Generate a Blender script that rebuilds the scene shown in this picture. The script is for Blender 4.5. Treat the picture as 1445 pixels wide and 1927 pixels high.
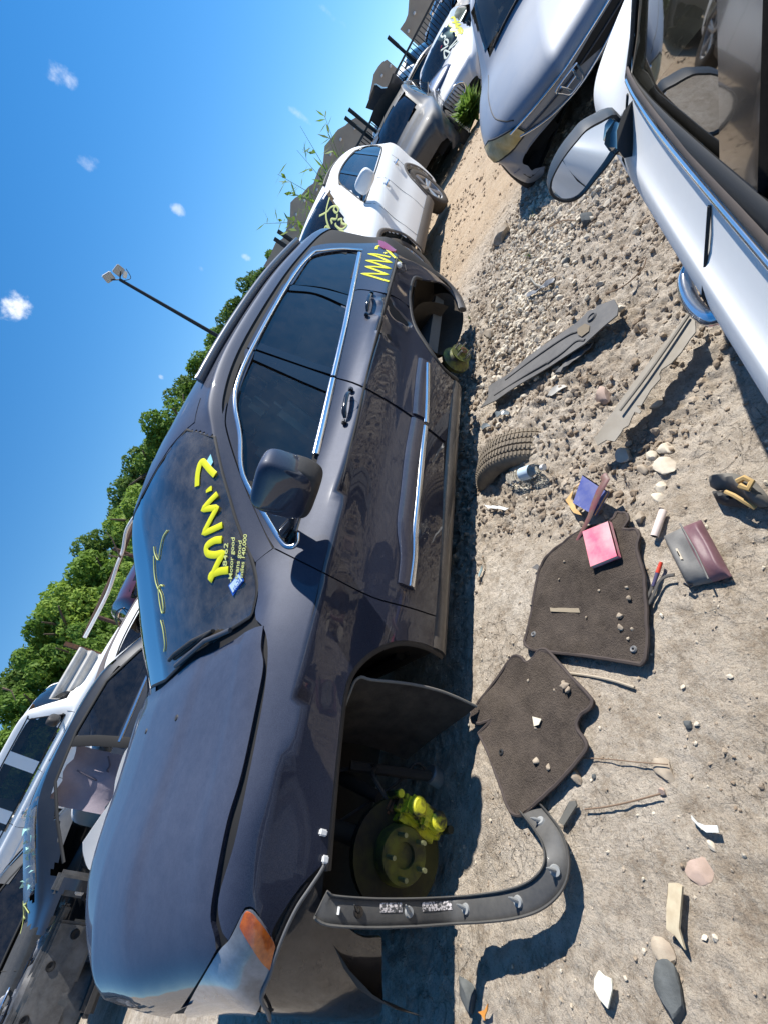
import bpy, bmesh, math, random
import numpy as np
from mathutils import Vector, Matrix
from mathutils.bvhtree import BVHTree
random.seed(7); rng = np.random.default_rng(7)
for o in list(bpy.data.objects): bpy.data.objects.remove(o)
SC = bpy.context.scene; COL = SC.collection

# ------------------------------------------------------------ camera, light, exposure
CAM = np.array([-0.2031, -1.4122, 1.2196]); FPX = 888.65; PW, PH = 1445.0, 1927.0
def rot3(rx, ry, rz):
    cx, sx, cy, sy, cz, sz = np.cos(rx), np.sin(rx), np.cos(ry), np.sin(ry), np.cos(rz), np.sin(rz)
    return np.array([[cz,-sz,0],[sz,cz,0],[0,0,1]]) @ np.array([[1,0,0],[0,cx,-sx],[0,sx,cx]]) @ np.array([[cy,0,sy],[0,1,0],[-sy,0,cy]])
RC = rot3(-0.331534, 1.0992801, -0.7418832)
cd = bpy.data.cameras.new('camera'); cam = bpy.data.objects.new('camera', cd); COL.objects.link(cam)
cd.sensor_fit = 'VERTICAL'; cd.sensor_height = 36.0; cd.sensor_width = 27.0
cd.lens = FPX / PH * 36.0; cd.clip_start = 0.02; cd.clip_end = 3000
M = Matrix(((RC[0,0], RC[0,2], -RC[0,1], CAM[0]), (RC[1,0], RC[1,2], -RC[1,1], CAM[1]), (RC[2,0], RC[2,2], -RC[2,1], CAM[2]), (0,0,0,1)))
cam.matrix_world = M; SC.camera = cam
SC.view_settings.view_transform = 'Standard'; SC.view_settings.look = 'None'
SC.view_settings.exposure = 0.55; SC.view_settings.gamma = 1.0; SC.view_settings.use_curve_mapping = False
SUN = Vector((0.80, -0.27, 1.0)).normalized()
sl = bpy.data.lights.new('sun', 'SUN'); sl.energy = 5.0; sl.angle = math.radians(0.5); sl.color = (1.0, 0.955, 0.88)
so = bpy.data.objects.new('sun', sl); COL.objects.link(so); so.rotation_euler = SUN.to_track_quat('Z', 'Y').to_euler()
world = bpy.data.worlds.new('World'); SC.world = world; world.use_nodes = True

def ray(px, py):
    return RC @ np.array([(px-PW/2)/FPX, 1.0, -(py-PH/2)/FPX])
def G(px, py, z=0.0):
    d = ray(px, py); p = CAM + d*(z-CAM[2])/d[2]; return Vector(p)
def YP(px, py, y):
    d = ray(px, py); return Vector(CAM + d*(y-CAM[1])/d[1])

def build_world():
    nt = world.node_tree; N = nt.nodes; L = nt.links; N.clear()
    out = N.new('ShaderNodeOutputWorld'); bg = N.new('ShaderNodeBackground'); bg.inputs[1].default_value = 0.108
    sky = N.new('ShaderNodeTexSky'); sky.sky_type = 'NISHITA'; sky.sun_disc = False
    sky.sun_elevation = math.asin(SUN.z); sky.sun_rotation = math.atan2(SUN.x, SUN.y)
    
    geo = N.new('ShaderNodeTexCoord'); sx = N.new('ShaderNodeSeparateXYZ'); cx = N.new('ShaderNodeCombineXYZ'); L.new(geo.outputs['Generated'], sx.inputs[0]); mxz = N.new('ShaderNodeMath'); mxz.operation = 'MAXIMUM'; mxz.inputs[1].default_value = 0; L.new(sx.outputs[2], mxz.inputs[0])
    ma = N.new('ShaderNodeMath'); ma.operation = 'MULTIPLY_ADD'; ma.inputs[1].default_value = .90; ma.inputs[2].default_value = .09; L.new(mxz.outputs[0], ma.inputs[0])   # clear dry air: no yellow band at the horizon
    L.new(sx.outputs[0], cx.inputs[0]); L.new(sx.outputs[1], cx.inputs[1]); L.new(ma.outputs[0], cx.inputs[2]); nrmv = N.new('ShaderNodeVectorMath'); nrmv.operation = 'NORMALIZE'; L.new(cx.outputs[0], nrmv.inputs[0]); L.new(nrmv.outputs[0], sky.inputs[0])
    sky.altitude = 200; sky.air_density = 1.0; sky.dust_density = 0.0; sky.ozone_density = 1.6
    hsv = N.new('ShaderNodeHueSaturation'); hsv.inputs['Saturation'].default_value = 1.38; L.new(sky.outputs[0], hsv.inputs['Color'])
    tc = N.new('ShaderNodeTexCoord')
    nz = N.new('ShaderNodeTexNoise'); nz.inputs['Scale'].default_value = 34; nz.inputs['Detail'].default_value = 6; nz.inputs['Roughness'].default_value = .6
    L.new(tc.outputs['Generated'], nz.inputs['Vector'])
    acc = None
    # small fair-weather clouds: direction, size along the horizon, size upwards, density
    for (px, py, w, h, dn) in ((28,578,.026,.018,1.2),(116,140,.017,.019,.55),(166,300,.013,.015,.35),(334,393,.009,.013,.5),(625,30,.006,.026,.4),(575,225,.006,.024,.35),
                               (463,483,.007,.010,.6),(305,710,.005,.006,.5),(175,1300,.03,.03,.3),(378,505,.005,.006,.3)):
        d = Vector(ray(px, py)).normalized(); east = d.cross(Vector((0,0,1))).normalized(); up = east.cross(d).normalized()
        def dot(v):
            n = N.new('ShaderNodeVectorMath'); n.operation = 'DOT_PRODUCT'; n.inputs[1].default_value = v; L.new(tc.outputs['Generated'], n.inputs[0]); return n.outputs['Value']
        def mth(op, a, b):
            n = N.new('ShaderNodeMath'); n.operation = op
            for k, q in ((0, a), (1, b)):
                if isinstance(q, (int, float)): n.inputs[k].default_value = q
                else: L.new(q, n.inputs[k])
            return n.outputs[0]
        a = mth('MULTIPLY', dot(east), 1.0/w); b = mth('MULTIPLY', dot(up), 1.0/h)
        r = mth('ADD', mth('MULTIPLY', a, a), mth('MULTIPLY', b, b))
        ns = mth('MULTIPLY', mth('SUBTRACT', nz.outputs[0], 0.5), 4.6)
        v = mth('SUBTRACT', mth('ADD', 1.0, ns), r)
        fr = mth('MULTIPLY', mth('GREATER_THAN', dot(d), 0.8), dn)
        mr = N.new('ShaderNodeMapRange'); mr.interpolation_type = 'SMOOTHSTEP'; mr.inputs[1].default_value = 0.0; mr.inputs[2].default_value = 1.9; L.new(v, mr.inputs[0])
        f = mth('MULTIPLY', mr.outputs[0], fr)
        acc = f if acc is None else mth('MAXIMUM', acc, f)
    cl = N.new('ShaderNodeClamp'); L.new(acc, cl.inputs[0])
    mx = N.new('ShaderNodeMix'); mx.data_type = 'RGBA'; mx.inputs[7].default_value = (7.5, 7.8, 8.4, 1)
    L.new(cl.outputs[0], mx.inputs[0]); L.new(hsv.outputs[0], mx.inputs[6]); L.new(mx.outputs[2], bg.inputs[0]); L.new(bg.outputs[0], out.inputs[0])
build_world()

# ------------------------------------------------------------ materials
MATS = {}
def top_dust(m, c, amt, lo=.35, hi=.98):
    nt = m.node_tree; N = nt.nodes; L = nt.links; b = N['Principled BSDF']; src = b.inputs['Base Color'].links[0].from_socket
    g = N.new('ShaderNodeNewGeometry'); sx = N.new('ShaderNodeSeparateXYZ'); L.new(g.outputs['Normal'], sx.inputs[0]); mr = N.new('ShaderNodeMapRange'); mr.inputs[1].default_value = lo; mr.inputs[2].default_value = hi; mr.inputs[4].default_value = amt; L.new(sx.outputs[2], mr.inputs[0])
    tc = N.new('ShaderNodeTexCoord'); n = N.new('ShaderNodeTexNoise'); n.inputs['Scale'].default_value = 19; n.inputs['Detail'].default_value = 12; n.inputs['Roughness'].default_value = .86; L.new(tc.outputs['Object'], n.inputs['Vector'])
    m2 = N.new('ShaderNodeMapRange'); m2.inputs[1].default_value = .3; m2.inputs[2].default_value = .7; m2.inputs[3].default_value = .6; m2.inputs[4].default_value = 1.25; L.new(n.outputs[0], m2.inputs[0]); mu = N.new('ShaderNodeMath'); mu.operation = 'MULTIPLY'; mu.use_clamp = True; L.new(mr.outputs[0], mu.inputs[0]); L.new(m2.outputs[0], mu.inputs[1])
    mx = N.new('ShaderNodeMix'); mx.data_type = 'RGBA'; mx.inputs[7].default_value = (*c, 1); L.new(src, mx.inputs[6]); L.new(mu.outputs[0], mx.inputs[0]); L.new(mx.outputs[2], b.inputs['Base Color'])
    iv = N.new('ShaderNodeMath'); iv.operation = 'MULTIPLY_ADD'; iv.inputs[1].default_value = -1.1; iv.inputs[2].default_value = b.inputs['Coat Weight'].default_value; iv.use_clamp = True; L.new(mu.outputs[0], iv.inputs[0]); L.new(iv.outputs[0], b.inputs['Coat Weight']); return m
def mat(name, color, rough=.6, metal=0., coat=0., spec=.5, noise=None, bump=None, dust=None, emit=None, trans=0., alpha=1., ior=1.45, coat_rough=.03, sheen=0.):
    """noise=(scale, colour2, contrast[, detail]); bump=(scale, strength, distance); dust=(amount, colour)"""
    if name in MATS: return MATS[name]
    m = bpy.data.materials.new(name); m.use_nodes = True; nt = m.node_tree; N = nt.nodes; L = nt.links
    b = N['Principled BSDF']; I = b.inputs
    c4 = (*color, 1)
    I['Base Color'].default_value = c4; I['Roughness'].default_value = rough; I['Metallic'].default_value = metal
    I['Coat Weight'].default_value = coat; I['Coat Roughness'].default_value = coat_rough; I['Specular IOR Level'].default_value = spec
    I['Transmission Weight'].default_value = trans; I['Alpha'].default_value = alpha; I['IOR'].default_value = ior
    if sheen: I['Sheen Weight'].default_value = sheen
    tc = N.new('ShaderNodeTexCoord'); src = None
    def nz(scale, detail=5, rg=.6):
        n = N.new('ShaderNodeTexNoise'); n.inputs['Scale'].default_value = scale; n.inputs['Detail'].default_value = detail; n.inputs['Roughness'].default_value = rg
        L.new(tc.outputs['Object'], n.inputs['Vector']); return n
    if noise:
        n = nz(noise[0], noise[3] if len(noise) > 3 else 5)
        mr = N.new('ShaderNodeMapRange'); k = noise[2]; mr.inputs[1].default_value = .5-k; mr.inputs[2].default_value = .5+k; L.new(n.outputs[0], mr.inputs[0])
        mx = N.new('ShaderNodeMix'); mx.data_type = 'RGBA'; mx.inputs[6].default_value = c4; mx.inputs[7].default_value = (*noise[1], 1)
        L.new(mr.outputs[0], mx.inputs[0]); src = mx.outputs[2]
    if dust:
        n = nz(3.1, 8, .7); n2 = nz(55, 3, .7)
        ad = N.new('ShaderNodeMath'); ad.operation = 'MULTIPLY_ADD'; L.new(n2.outputs[0], ad.inputs[0]); ad.inputs[1].default_value = .5; L.new(n.outputs[0], ad.inputs[2])
        mr = N.new('ShaderNodeMapRange'); mr.inputs[1].default_value = .55; mr.inputs[2].default_value = 1.05; mr.inputs[3].default_value = dust[0]*.25; mr.inputs[4].default_value = dust[0]; L.new(ad.outputs[0], mr.inputs[0])
        mx = N.new('ShaderNodeMix'); mx.data_type = 'RGBA'; mx.inputs[7].default_value = (*dust[1], 1)
        if src: L.new(src, mx.inputs[6])
        else: mx.inputs[6].default_value = c4
        L.new(mr.outputs[0], mx.inputs[0]); src = mx.outputs[2]
        mm = N.new('ShaderNodeMath'); mm.operation = 'MULTIPLY_ADD'; L.new(mr.outputs[0], mm.inputs[0]); mm.inputs[1].default_value = .55; mm.inputs[2].default_value = rough; L.new(mm.outputs[0], I['Roughness'])
        if metal:
            m2 = N.new('ShaderNodeMath'); m2.operation = 'MULTIPLY_ADD'; L.new(mr.outputs[0], m2.inputs[0]); m2.inputs[1].default_value = -metal; m2.inputs[2].default_value = metal; L.new(m2.outputs[0], I['Metallic'])
    if src: L.new(src, I['Base Color'])
    if bump:
        n = nz(bump[0], 6, .65); bp = N.new('ShaderNodeBump'); bp.inputs['Strength'].default_value = bump[1]; bp.inputs['Distance'].default_value = bump[2]
        L.new(n.outputs[0], bp.inputs['Height']); L.new(bp.outputs[0], I['Normal'])
    if emit: I['Emission Color'].default_value = (*emit[0], 1); I['Emission Strength'].default_value = emit[1]
    MATS[name] = m; return m
DUST = (.30, .25, .19)
def glass_mat(name, tint, tr, rough=.015, dust=.06, refl=1.25):
    """thin sheet of car glass: mirror reflection by angle over a tinted see-through body, a film of dust"""
    if name in MATS: return MATS[name]
    m = bpy.data.materials.new(name); m.use_nodes = True; nt = m.node_tree; N = nt.nodes; L = nt.links; N.clear()
    out = N.new('ShaderNodeOutputMaterial'); gl = N.new('ShaderNodeBsdfGlossy'); gl.inputs['Roughness'].default_value = rough
    tp = N.new('ShaderNodeBsdfTransparent'); tp.inputs[0].default_value = (tint[0]*tr, tint[1]*tr, tint[2]*tr, 1)
    df = N.new('ShaderNodeBsdfDiffuse'); df.inputs[0].default_value = (*DUST, 1)
    lw = N.new('ShaderNodeFresnel'); lw.inputs[0].default_value = 1.55
    m1 = N.new('ShaderNodeMixShader'); m2 = N.new('ShaderNodeMixShader')
    tc = N.new('ShaderNodeTexCoord'); n = N.new('ShaderNodeTexNoise'); n.inputs['Scale'].default_value = 9; n.inputs['Detail'].default_value = 9; n.inputs['Roughness'].default_value = .75
    L.new(tc.outputs['Object'], n.inputs['Vector'])
    mr = N.new('ShaderNodeMapRange'); mr.inputs[1].default_value = .4; mr.inputs[2].default_value = .75; mr.inputs[3].default_value = dust*.4; mr.inputs[4].default_value = dust*1.8; L.new(n.outputs[0], mr.inputs[0])
    L.new(mr.outputs[0], m1.inputs[0]); L.new(tp.outputs[0], m1.inputs[1]); L.new(df.outputs[0], m1.inputs[2])
    sc = N.new('ShaderNodeMath'); sc.operation = 'MULTIPLY_ADD'; L.new(lw.outputs[0], sc.inputs[0]); sc.inputs[1].default_value = refl; sc.inputs[2].default_value = .02; sc.use_clamp = True
    L.new(sc.outputs[0], m2.inputs[0]); L.new(m1.outputs[0], m2.inputs[1]); L.new(gl.outputs[0], m2.inputs[2]); L.new(m2.outputs[0], out.inputs[0])
    MATS[name] = m; return m
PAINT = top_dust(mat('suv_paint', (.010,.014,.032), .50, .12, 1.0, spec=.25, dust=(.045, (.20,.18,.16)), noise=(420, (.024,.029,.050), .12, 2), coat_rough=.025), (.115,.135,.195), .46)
BLACKPL = mat('black_plastic', (.018,.018,.019), .5, bump=(160,.25,.002), dust=(.3, (.16,.14,.12)))
GLOSSBLK = mat('gloss_black', (.008,.008,.010), .12, coat=.6, dust=(.05, (.2,.18,.15)))
SEAL = mat('rubber_seal', (.012,.012,.012), .65)
DARKIN = mat('dark_inner', (.010,.010,.011), .8)
CHROME = mat('chrome', (.75,.77,.80), .10, 1.0, dust=(.10, (.35,.33,.3)))
STEEL = mat('bare_steel', (.42,.42,.43), .38, .9, dust=(.25, (.25,.2,.15)))
YELLOWP = mat('yellow_marking_paint', (.82,.80,.02), .45)
YELLOWC = mat('pale_yellow_chalk', (.62,.66,.22), .7)
WHITEP = mat('white_plastic', (.75,.75,.73), .45)
PRIV = glass_mat('privacy_glass', (.5,.52,.6), .10, dust=.05)
CLEAR = glass_mat('clear_glass', (.80,.95,.95), .88, dust=.30, refl=2.8)
FRONTG = glass_mat('green_glass', (.80,.97,.94), .85, dust=.05, refl=1.0)
LIGHTG = mat('lamp_lens', (.75,.77,.78), .08, trans=.85, coat=.4, dust=(.15, (.5,.48,.42)))
RUBBER = mat('tyre_rubber', (.022,.021,.020), .85, bump=(90,.3,.003), dust=(.45, (.22,.18,.14)))

# ------------------------------------------------------------ object helpers
def link(o): COL.objects.link(o); return o
def tag(o, label=None, cat=None, group=None, kind=None):
    if label: o['label'] = label
    if cat: o['category'] = cat
    if group: o['group'] = group
    if kind: o['kind'] = kind
    return o
def empty(name, loc=(0,0,0), rz=0., label=None, cat=None, group=None):
    o = bpy.data.objects.new(name, None); o.location = loc; o.rotation_euler = (0,0,rz); o.empty_display_size = .2
    link(o); return tag(o, label, cat, group)
def mk(name, V, F, m, parent=None, smooth=True, normals=None, mats=None, fm=None):
    """mesh object from world-space vertices; parented so that its vertices keep their place"""
    me = bpy.data.meshes.new(name)
    V = np.asarray(V, dtype=np.float32).reshape(-1,3)
    par = None
    if parent is not None:
        par = matw(parent).inverted(); A = np.array(par)
        V = V @ A[:3,:3].T.astype(np.float32) + A[:3,3].astype(np.float32)
        if normals is not None: normals = np.asarray(normals) @ A[:3,:3].T
    if isinstance(F, np.ndarray) and F.ndim == 2:
        k = F.shape[1]; n = len(F)
        me.vertices.add(len(V)); me.vertices.foreach_set('co', V.ravel())
        me.loops.add(n*k); me.loops.foreach_set('vertex_index', F.astype(np.int32).ravel())
        me.polygons.add(n); me.polygons.foreach_set('loop_start', np.arange(0, n*k, k, dtype=np.int32))
        try: me.polygons.foreach_set('loop_total', np.full(n, k, dtype=np.int32))
        except Exception: pass
        me.update(calc_edges=True); me.validate()
    else:
        me.from_pydata([tuple(map(float, v)) for v in V], [], [tuple(int(i) for i in f) for f in F]); me.update()
    for mm in (mats or [m]): me.materials.append(mm)
    if fm is not None: me.polygons.foreach_set('material_index', np.asarray(fm, dtype=np.int32))
    me.polygons.foreach_set('use_smooth', np.full(len(me.polygons), bool(smooth)))
    if normals is not None and len(me.vertices) == len(normals):
        nn = np.asarray(normals, dtype=float); nn = nn/np.maximum(np.linalg.norm(nn, axis=1, keepdims=True), 1e-9)
        me.normals_split_custom_set_from_vertices([tuple(v) for v in nn])
    o = bpy.data.objects.new(name, me); link(o)
    if parent is not None: o.parent = parent
    return o
def matw(o):
    m = Matrix.LocRotScale(o.location, o.rotation_euler, o.scale)
    return matw(o.parent) @ m if o.parent else m
class MB:
    """collects simple solids into one mesh"""
    def __init__(s): s.V = []; s.F = []
    def add(s, V, F):
        b = len(s.V); s.V += [tuple(v) for v in V]; s.F += [tuple(b+i for i in f) for f in F]; return s
    def box(s, c, sz, R=None, bev=0.0):
        hx, hy, hz = [q/2 for q in sz]; b = min(bev, hx*.9, hy*.9, hz*.9); vs = []; R = R or Matrix.Identity(3)
        if b <= 0:
            P = [(x,y,z) for x in (-hx,hx) for y in (-hy,hy) for z in (-hz,hz)]
            F = [(0,1,3,2),(4,6,7,5),(0,4,5,1),(2,3,7,6),(0,2,6,4),(1,5,7,3)]
            return s.add([Vector(c)+R@Vector(p) for p in P], F)
        bm = bmesh.new(); bmesh.ops.create_cube(bm, size=1.0); 
        for v in bm.verts: v.co = Vector((v.co.x*sz[0], v.co.y*sz[1], v.co.z*sz[2]))
        bmesh.ops.bevel(bm, geom=bm.edges[:], offset=b, segments=2, affect='EDGES')
        bm.verts.index_update(); V = [Vector(c)+R@v.co for v in bm.verts]; F = [[v.index for v in f.verts] for f in bm.faces]; bm.free()
        return s.add(V, F)
    def tube(s, pts, r, n=8, cap=True, flat=1.0, upv=None):
        pts = [Vector(p) for p in pts]; rr = r if isinstance(r, (list,tuple)) else [r]*len(pts); b = len(s.V); prev = None
        for i, p in enumerate(pts):
            t = (pts[min(i+1,len(pts)-1)]-pts[max(i-1,0)])
            t = t.normalized() if t.length > 1e-9 else Vector((0,0,1))
            if prev is None:
                a = Vector(upv) if upv else (Vector((0,0,1)) if abs(t.z) < .9 else Vector((1,0,0)))
            else: a = prev
            if upv: a = Vector(upv)
            u = (a - t*a.dot(t)); u = u.normalized() if u.length > 1e-6 else t.orthogonal().normalized(); w = t.cross(u); prev = u
            for k in range(n):
                th = 2*math.pi*k/n; s.V.append(tuple(p + u*(math.cos(th)*rr[i]*flat) + w*(math.sin(th)*rr[i])))
        for i in range(len(pts)-1):
            for k in range(n): s.F.append((b+i*n+k, b+i*n+(k+1)%n, b+(i+1)*n+(k+1)%n, b+(i+1)*n+k))
        if cap: s.F.append(tuple(b+k for k in reversed(range(n)))); s.F.append(tuple(b+(len(pts)-1)*n+k for k in range(n)))
        return s
    def lathe(s, c, axis, prof, n=24, ref=None):
        """prof: (radius, offset along axis)"""
        c = Vector(c); a = Vector(axis).normalized(); u = a.orthogonal().normalized() if ref is None else (Vector(ref)-a*Vector(ref).dot(a)).normalized(); w = a.cross(u); b = len(s.V)
        for (r, h) in prof:
            for k in range(n):
                th = 2*math.pi*k/n; s.V.append(tuple(c + a*h + (u*math.cos(th)+w*math.sin(th))*r))
        for i in range(len(prof)-1):
            for k in range(n): s.F.append((b+i*n+k, b+i*n+(k+1)%n, b+(i+1)*n+(k+1)%n, b+(i+1)*n+k))
        return s
    def build(s, name, m, parent=None, smooth=True):
        o = mk(name, s.V, s.F, m, parent, smooth)
        if smooth: autosmooth(o)
        return o
def autosmooth(o, ang=38):
    me = o.data; me.polygons.foreach_set('use_smooth', np.full(len(me.polygons), True))
    bm = bmesh.new(); bm.from_mesh(me); c = math.radians(ang)
    for e in bm.edges:
        if len(e.link_faces) == 2:
            try:
                if e.calc_face_angle() > c: e.smooth = False
            except Exception: pass
        else: e.smooth = False
    bm.to_mesh(me); bm.free(); return o
def crv(P, n=6):
    """smooth curve through points (Catmull-Rom); a point given twice in a row is a corner"""
    P = [np.asarray(p, float) for p in P]; out = []; segs = [[P[0]]]
    for a, b in zip(P[:-1], P[1:]):
        if np.allclose(a, b): segs.append([b])
        else: segs[-1].append(b)
    for s in segs:
        if len(s) < 2: continue
        if len(s) == 2: q = [s[0], s[1]]
        else:
            q = []
            E = [2*s[0]-s[1]] + s + [2*s[-1]-s[-2]]
            for i in range(1, len(E)-2):
                p0, p1, p2, p3 = E[i-1:i+3]
                for k in range(n):
                    t = k/n; q.append(.5*((2*p1)+(-p0+p2)*t+(2*p0-5*p1+4*p2-p3)*t*t+(-p0+3*p1-3*p2+p3)*t**3))
            q.append(s[-1])
        if out and np.allclose(out[-1], q[0]): q = q[1:]
        out += q
    if len(out) > 2 and np.allclose(out[0], out[-1]): out = out[:-1]
    return out

# ------------------------------------------------------------ curved body surfaces
def cr_basis(n, k):
    """Catmull-Rom weights taking n controls to (n-1)*k+1 samples"""
    m = (n-1)*k+1; Wt = np.zeros((m, n))
    for i in range(m):
        c = min(i//k, n-2); t = (i-c*k)/k
        w = .5*np.array([-t+2*t*t-t**3, 2-5*t*t+3*t**3, t+4*t*t-3*t**3, -t*t+t**3])
        for j, ww in zip((c-1,c,c+1,c+2), w):
            if j < 0: Wt[i,0] += 2*ww; Wt[i,1] -= ww
            elif j > n-1: Wt[i,n-1] += 2*ww; Wt[i,n-2] -= ww
            else: Wt[i,j] += ww
    return Wt
class Surf:
    def __init__(s, P, width, xf, k=(8,8)):
        """P (rows along the car, columns from sill to centre line, xyz) in body space; mirrored about width/2; xf: body to world"""
        P = np.asarray(P, float); A = cr_basis(P.shape[0], k[0]); B = cr_basis(P.shape[1], k[1])
        D = np.einsum('ai,ijc,bj->abc', A, P, B); s.width = width
        D2 = D[:, ::-1].copy(); D2[:,:,1] = width - D2[:,:,1]
        F = np.concatenate([D, D2[:,1:]], axis=1)
        s.shape = F.shape[:2]; X = np.array(xf); s.xf = xf; s.body = F.reshape(-1,3)
        s.W = F.reshape(-1,3) @ X[:3,:3].T + X[:3,3]
        du = np.gradient(F, axis=0); dv = np.gradient(F, axis=1); n = np.cross(du, dv); ln = np.linalg.norm(n, axis=2, keepdims=True)
        n = n/np.maximum(ln, 1e-12)
        c = np.array([F[:,:,0].mean(), width/2, F[:,:,2].mean()*.6]); sg = np.sign(((F-c)*n).sum(axis=2).mean()); n *= sg
        s.N = (n.reshape(-1,3) @ X[:3,:3].T)
        a, b = s.shape; I = np.arange(a*b).reshape(a,b)
        s.Q = np.stack([I[:-1,:-1], I[1:,:-1], I[1:,1:], I[:-1,1:]], -1).reshape(-1,4)
        if sg > 0: pass
        tr = np.concatenate([s.Q[:,[0,1,2]], s.Q[:,[0,2,3]]]); s.T = tr
        s.bvh = BVHTree.FromPolygons([tuple(v) for v in s.W], [tuple(int(i) for i in t) for t in tr])
    def _pn(s, loc, fi):
        t = s.T[fi]; a, b, c = s.W[t]; p = np.array(loc); v0, v1, v2 = b-a, c-a, p-a
        d00, d01, d11, d20, d21 = v0@v0, v0@v1, v1@v1, v2@v0, v2@v1; den = d00*d11-d01*d01
        if abs(den) < 1e-16: return s.N[t[0]]
        v = (d11*d20-d01*d21)/den; w = (d00*d21-d01*d20)/den; n = (1-v-w)*s.N[t[0]]+v*s.N[t[1]]+w*s.N[t[2]]
        return n/max(np.linalg.norm(n), 1e-9)
    def cast(s, o, d):
        loc, nor, fi, dist = s.bvh.ray_cast(Vector(o), Vector(d).normalized())
        if loc is None:
            # nearest point of the surface to the line, found by marching
            best = None; o = Vector(o); d = Vector(d).normalized(); c = Vector(s.W.mean(axis=0)); t0 = (c-o).dot(d)
            for q in np.linspace(t0-3.2, t0+3.2, 60):
                r = s.bvh.find_nearest(o+d*float(q))
                if r[0] is not None and (best is None or r[3] < best[3]): best = r
            loc, fi = best[0], best[2]
        return Vector(loc), Vector(s._pn(loc, fi))
    def px(s, x, y): return s.cast(CAM, ray(x, y))
    def near(s, p):
        r = s.bvh.find_nearest(Vector(p)); return Vector(r[0]), Vector(s._pn(r[0], r[2]))
def in_poly(P, X, Z):
    X = np.asarray(X, float); Z = np.asarray(Z, float); r = np.zeros(len(X), bool); n = len(P)
    for i in range(n):
        x0, y0 = P[i][:2]; x1, y1 = P[(i+1) % n][:2]; c = (y0 > Z) != (y1 > Z)
        xx = (x1-x0)*(Z-y0)/((y1-y0) if y1 != y0 else 1e-9)+x0; r ^= c & (X < xx)
    return r
def slice_poly(P2, step):
    """fill a 2-D polygon with small triangles"""
    from mathutils.geometry import delaunay_2d_cdt
    B = [P2[0]]
    for a, b in zip(P2, list(P2[1:])+[P2[0]]):
        L_ = math.hypot(b[0]-a[0], b[1]-a[1]); n = max(1, int(L_/step))
        for i in range(1, n+1):
            q = (a[0]+(b[0]-a[0])*i/n, a[1]+(b[1]-a[1])*i/n)
            if math.hypot(q[0]-B[-1][0], q[1]-B[-1][1]) > step*.03: B.append(q)
    if math.hypot(B[0][0]-B[-1][0], B[0][1]-B[-1][1]) < step*.03: B = B[:-1]
    P = np.array(B, float); lo = P.min(axis=0); hi = P.max(axis=0); h = step
    gx, gy = np.meshgrid(np.arange(lo[0]+h/2, hi[0], h), np.arange(lo[1]+h/2, hi[1], h*.87)); gx = gx+(np.arange(gx.shape[0])[:,None] % 2)*h*.5
    gx = gx.ravel(); gy = gy.ravel()
    if len(gx):
        k = in_poly(B, gx, gy); gx = gx[k]; gy = gy[k]
    if len(gx):
        A0 = P; A1 = np.roll(P, -1, axis=0); dmin = np.full(len(gx), 9e9)
        for a, b in zip(A0, A1):
            ab = b-a; t = np.clip(((gx-a[0])*ab[0]+(gy-a[1])*ab[1])/max(ab@ab, 1e-12), 0, 1)
            dmin = np.minimum(dmin, np.hypot(gx-a[0]-t*ab[0], gy-a[1]-t*ab[1]))
        k = dmin > step*.35; gx = gx[k]; gy = gy[k]
    nb = len(B); VV = [Vector(tuple(q)) for q in B]+[Vector((float(x), float(y))) for x, y in zip(gx, gy)]
    ov, oe, of, *_ = delaunay_2d_cdt(VV, [(i, (i+1) % nb) for i in range(nb)], [], 0, 1e-6)
    if not of: return [], [], []
    C_ = np.array([[sum(ov[i].x for i in f)/len(f), sum(ov[i].y for i in f)/len(f)] for f in of]); k = in_poly(B, C_[:,0], C_[:,1])
    F = [list(f) for f, q in zip(of, k) if q]; use = {}; V = []
    for f in F:
        for j, i in enumerate(f):
            if i not in use: use[i] = len(V); V.append((ov[i].x, ov[i].y))
            f[j] = use[i]
    cnt = {}
    for f in F:
        for a, b in zip(f, f[1:]+f[:1]): cnt[(min(a,b), max(a,b))] = cnt.get((min(a,b), max(a,b)), 0)+1
    return V, F, [e for e, c in cnt.items() if c == 1]
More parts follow.
